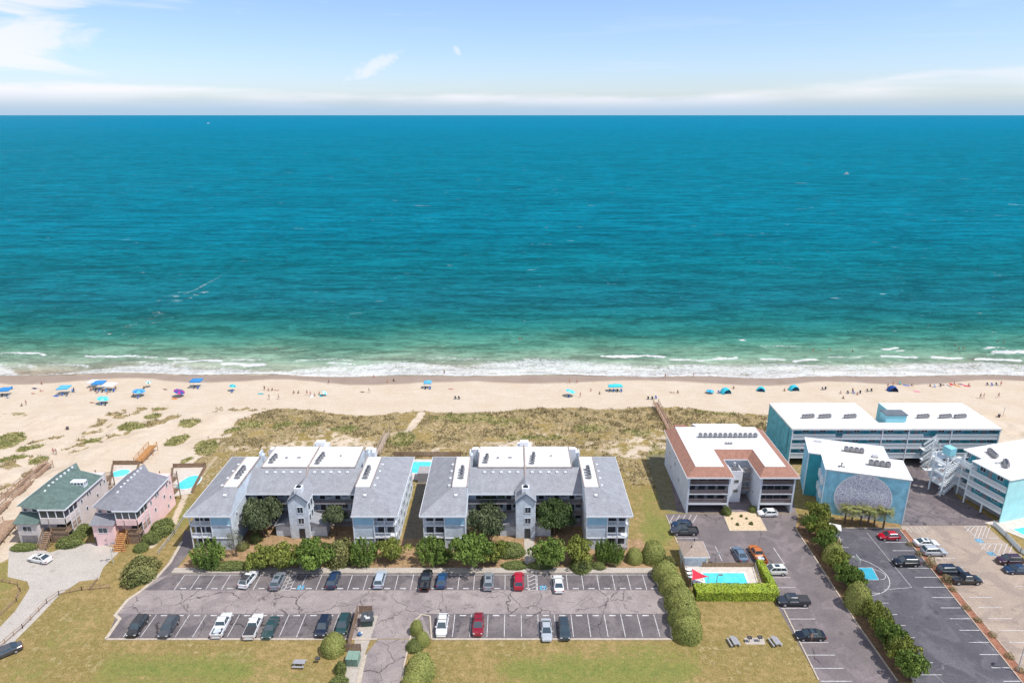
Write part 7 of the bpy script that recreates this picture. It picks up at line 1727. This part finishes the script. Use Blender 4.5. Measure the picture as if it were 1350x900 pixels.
umbrella('small teal umbrella right of the closest blue canopy', 'cyan', 307, 515, 1.1, 15, 'green')
umbrella('cyan umbrella above the right half of the right condo block', 'cyan', 751.5, 522, 1.6, 15, 'pale')
umbrella('pale cyan umbrella lying low by the scattered family group', 'cyan', 428, 521, 1.0, 35, 'white', h=1.3)
umbrella('low flat cyan shade left of the domed tent by the apartment block', 'cyan', 936, 518, 1.3, 4, 'blue', h=1.1)
tent('large cyan dome tent above the apartment block roof', 'cyan', 956, 518, 1.25, 20)
tent('cyan dome tent at the left corner of the long hotel wing', 'cyan', 1003, 515, 1.0, -15)
tent('cyan dome tent above the left hotel roof', 'cyan', 1046, 514, 1.2, 10)
tent('dark blue box tent above the gap in the hotel roofs', 'navy', 1176, 515, 1.2, 0)
# chairs: (col, x, y, rz, words)
for c, x, y, r, w in [('black', 3, 523, 20, 'left of the far left blue canopy pole'), ('blue', 11, 524.5, 160, 'in front of the far left blue canopy'), ('navy', 16, 513, 40, 'behind the far left blue canopy'), ('navy', 82, 521.5, 10, 'under the sky blue canopy, left'), ('black', 88, 522, -15, 'under the sky blue canopy, right'), ('blue', 96, 516.5, 30, 'right of the sky blue canopy'),
                      ('black', 126, 516, 10, 'leftmost under the large canopy group'), ('navy', 130, 516.5, -10, 'second from the left under the large canopy group'), ('black', 135, 517, 5, 'centre of the large canopy group'), ('blue', 140, 516.5, 20, 'right of centre in the large canopy group'), ('black', 145, 517, -20, 'second from the right under the large canopy group'), ('navy', 150, 516.5, 15, 'rightmost under the large canopy group'),
                      ('navy', 134, 534, 0, 'under the pale blue umbrella, left'), ('black', 139, 534.5, 10, 'under the pale blue umbrella, right'), ('navy', 182, 525, 0, 'under the blue umbrella'), ('black', 256, 512, 0, 'left under the blue canopy by the wet sand'), ('navy', 261, 512.5, 0, 'right under the blue canopy by the wet sand'), ('navy', 306, 517.5, 10, 'under the small teal umbrella'), ('black', 561, 513, 0, 'left under the small blue canopy'), ('navy', 567, 513, 0, 'right under the small blue canopy'),
                      ('navy', 750, 524, 0, 'under the cyan umbrella'), ('black', 804, 516.5, 0, 'leftmost under the long cyan canopy'), ('navy', 809, 516.5, 0, 'second from the left under the long cyan canopy'), ('black', 814, 516.5, 0, 'third from the left under the long cyan canopy'), ('navy', 819, 516.5, 0, 'rightmost under the long cyan canopy'), ('black', 600.8, 526, 30, 'left one of the two facing the dunes near the middle'), ('black', 605.5, 526, 30, 'right one of the two facing the dunes near the middle'),
                      ('black', 854.6, 526.5, 0, 'leftmost of the three above the boardwalk end'), ('black', 860, 526.5, 0, 'middle of the three above the boardwalk end'), ('navy', 865, 525.5, 10, 'rightmost of the three above the boardwalk end'), ('navy', 948, 518.5, 20, 'left of the large cyan dome tent'), ('black', 1085, 514, 20, 'alone between the domed tents and the seated group, left'), ('black', 1088, 513.5, -30, 'alone between the domed tents and the seated group, right'),
                      ('black', 1144, 516.5, 10, 'left one of the dark pair before the blue box tent'), ('black', 1149, 516, -10, 'right one of the dark pair before the blue box tent'), ('black', 1118, 519, 0, 'left one in the seated group above the left hotel roof'), ('navy', 1126, 519, 20, 'middle one in the seated group above the left hotel roof'), ('black', 1134, 518.5, -20, 'right one in the seated group above the left hotel roof'), ('black', 1302, 508, 0, 'leftmost in the far right row'), ('navy', 1308, 508.5, 0, 'middle one in the far right row'), ('black', 1314, 508, 0, 'rightmost in the far right row'),
                      ('green', 1187, 506.5, 10, 'right behind the dark blue box tent'), ('blue', 1233, 510.5, 30, 'in the sunbathing cluster, left'), ('black', 1240, 509.5, -10, 'in the sunbathing cluster, right')]:
    chair(dict(black='black', navy='navy', blue='blue', green='green')[c]+' folding beach chair, '+w, c, x, y, r)
for c, x, y, r, w in [('navy', 45.6, 512, 70, 'left of the sky blue canopy'), ('teal', 343.7, 519, 80, 'left of the scattered family group'), ('teal', 423, 521.5, 30, 'beside the pale cyan umbrella'), ('pink', 1208.7, 516, 85, 'alone to the right of the dark blue box tent'), ('blue', 1195, 508, 60, 'right of the green chair behind the box tent'), ('white', 1247, 508, 20, 'in the sunbathing cluster, left of centre'), ('red', 1254, 506.5, -20, 'in the sunbathing cluster near the water'), ('orange', 1262, 508.5, 40, 'in the sunbathing cluster, centre'), ('pink', 1270, 507.5, 10, 'in the sunbathing cluster, right'), ('blue', 74, 522, 80, 'left of the chairs under the sky blue canopy'), ('orange', 230, 525.5, 80, 'left of the purple umbrella'), ('red', 1275, 509, 70, 'at the right end of the sunbathing cluster'), ('white', 411, 522.5, 10, 'in front of the scattered family group')]:
    towel(c+' beach towel lying '+w, c, x, y, r)
PL = [('sit', 'black', 55, 506, 40, 1, 'shorts', 'person sitting near the wet sand between the two leftmost canopies'), ('lie', 'red', 44, 519, 70, 0, 'shorts', 'person lying left of the sky blue canopy'), ('sit', 'pink', 54, 516, 120, 0, 'swimsuit', 'person in pink sitting left of the sky blue canopy'), ('sit', 'navy', 29, 535, 0, 1, 'shorts', 'person sitting alone on the open sand at far left'), ('stand', 'green', 35, 534, 0, 0, 'swimsuit', 'person in green standing beside the lone sitter at far left'),
      ('stand', 'black', 98, 517, 90, 2, 'shorts', 'person standing right of the sky blue canopy'), ('stand', 'red', 120, 516, 0, 0, 'shorts', 'person in red shorts at the left of the large canopy group'), ('stand', 'navy', 153, 514.5, 40, 1, 'shorts', 'person standing at the right of the large canopy group'), ('sit', 'blue', 128, 518, 0, 0, 'shorts', 'person in blue shorts sitting in front of the large canopy group'), ('sit', 'pink', 142, 518.5, 0, 0, 'swimsuit', 'person in pink sitting in front of the large canopy group'), ('lie', 'orange', 121.5, 531, 80, 1, 'shorts', 'person lying left of the pale blue umbrella'),
      ('lie', 'black', 218, 513.5, 75, 1, 'shorts', 'person sunbathing between the green umbrella and the blue canopy'), ('sit', 'pink', 176, 521.5, 0, 0, 'swimsuit', 'person in pink sitting left of the blue umbrella'), ('sit', 'black', 190, 512, 0, 2, 'shorts', 'person sitting left of the small green umbrella'), ('stand', 'black', 349, 514.5, 0, 1, 'shorts', 'person standing at the left of the seated row right of the teal umbrella'), ('sit', 'red', 354, 514.5, 30, 0, 'shorts', 'leftmost person seated in the row right of the teal umbrella'), ('sit', 'navy', 359, 514.2, 0, 1, 'shorts', 'middle person seated in the row right of the teal umbrella'), ('lie', 'pink', 365, 514.5, 80, 0, 'swimsuit', 'person lying at the right of the row right of the teal umbrella'),
      ('stand', 'white', 355, 526.5, 20, 1, 'shorts', 'left one of two people standing on the upper sand'), ('walk', 'black', 367.5, 526, 90, 0, 'shorts', 'right one of two people on the upper sand, walking'), ('sit', 'navy', 387.4, 518, 0, 1, 'shorts', 'left one of a pair sitting left of the family group'), ('sit', 'black', 393.5, 518, 0, 1, 'shorts', 'right one of a pair sitting left of the family group'), ('stand', 'red', 405, 520.5, 0, 0, 'shorts', 'person in red shorts standing in the family group'), ('stand', 'pink', 409.5, 522, 50, 0, 'swimsuit', 'person in pink standing in the family group'), ('sit', 'blue', 415, 521.5, 0, 0, 'shorts', 'person in blue sitting in the family group'), ('sit', 'black', 421, 519.5, 0, 0, 'shorts', 'person in black shorts sitting beside the pale cyan umbrella'),
      ('walk', 'black', 433.5, 506, 90, 1, 'shorts', 'person walking along the wet sand above the left condo block'), ('sit', 'red', 493, 497, 0, 0, 'shorts', 'person sitting on the wet sand left of the middle'), ('sit', 'black', 519, 502, 30, 2, 'shorts', 'person sitting by the wrack line left of the small blue canopy'), ('sit', 'orange', 511, 503.5, 0, 0, 'shorts', 'person in orange shorts beside the wrack line sitter'), ('lie', 'black', 478, 517, 80, 1, 'shorts', 'person lying far left of the small blue canopy'), ('stand', 'white', 486.7, 518, 0, 0, 'shorts', 'person in white standing left of the small blue canopy'), ('walk', 'black', 585.7, 493.5, 0, 1, 'shorts', 'person in black at the water line near the middle'), ('lie', 'red', 594.5, 513, 80, 0, 'shorts', 'person sunbathing right of the small blue canopy'),
      ('stand', 'red', 751, 505.5, 0, 0, 'swimsuit', 'left one of two people in red near the wet sand'), ('walk', 'red', 760.8, 505.5, 90, 0, 'shorts', 'right one of two people in red near the wet sand'), ('stand', 'orange', 765, 523.5, 0, 0, 'swimsuit', 'person in orange right of the cyan umbrella'), ('sit', 'pink', 779, 515, 0, 0, 'swimsuit', 'person in pink between the cyan umbrella and the long canopy'), ('sit', 'black', 790.5, 519, 0, 1, 'shorts', 'person in black sitting just left of the long cyan canopy'), ('walk', 'red', 877, 498.5, 0, 0, 'swimsuit', 'person in red wading at the water line above the boardwalk'), ('walk', 'pink', 914, 497, 40, 0, 'swimsuit', 'person in pink at the water line above the apartment block'), ('lie', 'white', 886, 517.5, 80, 1, 'shorts', 'person lying left of the low flat cyan shade'), ('sit', 'navy', 893.5, 517.5, 0, 1, 'shorts', 'person in navy sitting left of the low flat cyan shade'),
      ('sit', 'orange', 1034, 515, 0, 1, 'shorts', 'person in orange between the two cyan tents'), ('sit', 'navy', 967, 512, 0, 1, 'shorts', 'person sitting right of the large cyan dome tent'), ('stand', 'black', 1123.5, 517.5, 0, 1, 'shorts', 'person standing in the seated group above the left hotel roof'), ('sit', 'white', 1108, 518.5, 0, 0, 'shorts', 'leftmost person of the seated group above the left hotel roof'), ('sit', 'red', 1130, 520, 0, 0, 'shorts', 'person in red shorts seated in the group above the left hotel roof'), ('sit', 'black', 1111.5, 525, 0, 1, 'shorts', 'person sitting just below the seated group above the left hotel roof'), ('stand', 'red', 1170, 511.5, 0, 0, 'swimsuit', 'person in red standing left of the dark blue box tent'), ('stand', 'orange', 1177, 508.5, 0, 0, 'shorts', 'person in orange standing behind the dark blue box tent'),
      ('sit', 'blue', 1202, 508, 0, 0, 'shorts', 'person in blue sitting right of the towel behind the box tent'), ('lie', 'black', 1243, 507.5, 60, 0, 'shorts', 'leftmost person lying in the sunbathing cluster'), ('lie', 'white', 1251, 508.8, 20, 1, 'shorts', 'second person lying in the sunbathing cluster'), ('sit', 'red', 1258, 506.5, 0, 0, 'swimsuit', 'person in red sitting in the sunbathing cluster'), ('lie', 'blue', 1266, 506.5, 70, 1, 'shorts', 'person in blue lying in the sunbathing cluster'), ('sit', 'pink', 1277, 508, 0, 0, 'swimsuit', 'person in pink at the right end of the sunbathing cluster'), ('stand', 'red', 1319, 508.5, 0, 0, 'shorts', 'person in red standing at the right end of the far right chairs'), ('sit', 'orange', 1226, 509, 0, 1, 'shorts', 'person in orange left of the sunbathing cluster'),
      ('walk', 'navy', 1292, 525, 0, 1, 'shorts', 'left one of two people walking together on the upper sand at right'), ('walk', 'white', 1296.5, 525, 0, 0, 'shorts', 'right one of two people walking together on the upper sand at right'), ('walk', 'black', 1316, 524, 0, 0, 'shorts', 'person walking alone near the right edge'), ('stand', 'red', 71, 598, 0, 0, 'shorts', 'left one of two people on the sand path above the boardwalks'), ('stand', 'white', 74.5, 599, 0, 1, 'shorts', 'right one of two people on the sand path above the boardwalks')]
for k, c, x, y, r, s, d, l in PL: person(k, c, l, x, y, r, s, d)
for x, y, c, l in [(364, 461, 'white', 'bather in the shallows above the left condo block'), (685, 447, 'red', 'left bather of a pair far out near the middle'), (688, 447.5, 'black', 'right bather of a pair far out near the middle'), (1072, 462.5, 'yellow', 'bather in yellow right of the apartment block, left one'), (1094, 461.5, 'yellow', 'bather in yellow between two others in the shallows'), (1124, 463, 'black', 'bather in black right of the two in yellow'), (1259, 455, 'navy', 'leftmost of the swimmers off the angled hotel wing'), (1264, 460, 'black', 'second swimmer off the angled hotel wing'), (1270, 459.5, 'red', 'third swimmer off the angled hotel wing, in red'), (1283, 474.5, 'black', 'dark bather in the breaking foam near the right edge'), (1315, 451, 'navy', 'left one of the two furthest swimmers at right'), (1323, 451.5, 'black', 'right one of the two furthest swimmers at right')]:
    person('wade', c, l, x, y, 0, 1, 'shorts', group='bathers in the sea')
person('stand', 'white', 'person in a white top standing beside the black sedan in the apartment lot', 1068.5, 845, -60, 1, 'swimsuit', z=.03, group=None)
# barrels on the beach, closed pole
for x, y, l in ((89.3, 566, 'dark litter barrel on the sand track at left'), (1316.8, 549.5, 'dark litter barrel on the sand behind the long hotel wing')):
    t = thing('litter_barrel', l, 'barrel', gz(x, y), 0, 'litter barrels'); mb = MB(); mb.tube((0, 0, 0), (0, 0, .9), .32, .34, 14); mb.build('drum', mat('barrel_brown', (.10, .07, .06), .7), t); mb = MB(); mb.tube((0, 0, .9), (0, 0, .95), .35, n=14); mb.build('rim', M_METAL, t)
t = thing('marker_pole', 'thin pole with a small sign beside the right litter barrel', 'pole', gz(1322, 549)); mb = MB(); mb.tube((0, 0, 0), (0, 0, 3.0), .05); mb.build('pole', M_BOARD, t); mb = MB(); mb.box(-.2, .2, -.07, -.05, 2.3, 2.8); mb.build('panel', M_POLE, t)
# small vessel near the horizon
def boat(label, px, py, L, m):
    p = at(px, py, SEA); t = thing('motor_yacht', label, 'boat', p, R(20)); k = L/20
    mb = MB(); mb.prism([(-9*k, -2.2*k), (4*k, -2.5*k), (10*k, 0), (4*k, 2.5*k), (-9*k, 2.2*k)], -.5, 2.6*k, [(-9.4*k, -2.6*k), (5*k, -2.9*k), (11.5*k, 0), (5*k, 2.9*k), (-9.4*k, 2.6*k)]); mb.build('hull', m, t)
    mb = MB(); mb.box(-6*k, 4*k, -1.9*k, 1.9*k, 2.6*k, 5*k, taper=.3*k); mb.build('cabin', m, t); mb = MB(); mb.box(-3*k, 2*k, -1.5*k, 1.5*k, 5.0*k, 7.2*k, taper=.3*k); mb.build('flybridge', m, t)
    mb = MB(); mb.tube((-.5*k, 0, 7.2*k), (-.5*k, 0, 11*k), .12*k); mb.build('mast', m, t); mb = MB(); mb.box(-5.5*k, 3.6*k, -1.93*k, 1.93*k, 3.6*k, 4.2*k); mb.build('windows', M_CGL, t)
boat('tiny white motor yacht far out just below the horizon at left', 274.5, 163, 24, mat('gelcoat_white', (.8, .8, .8), .3))
boat('tiny grey fishing vessel far out on the right half of the sea', 1116, 230, 9, mat('vessel_grey', (.4, .45, .48), .5))
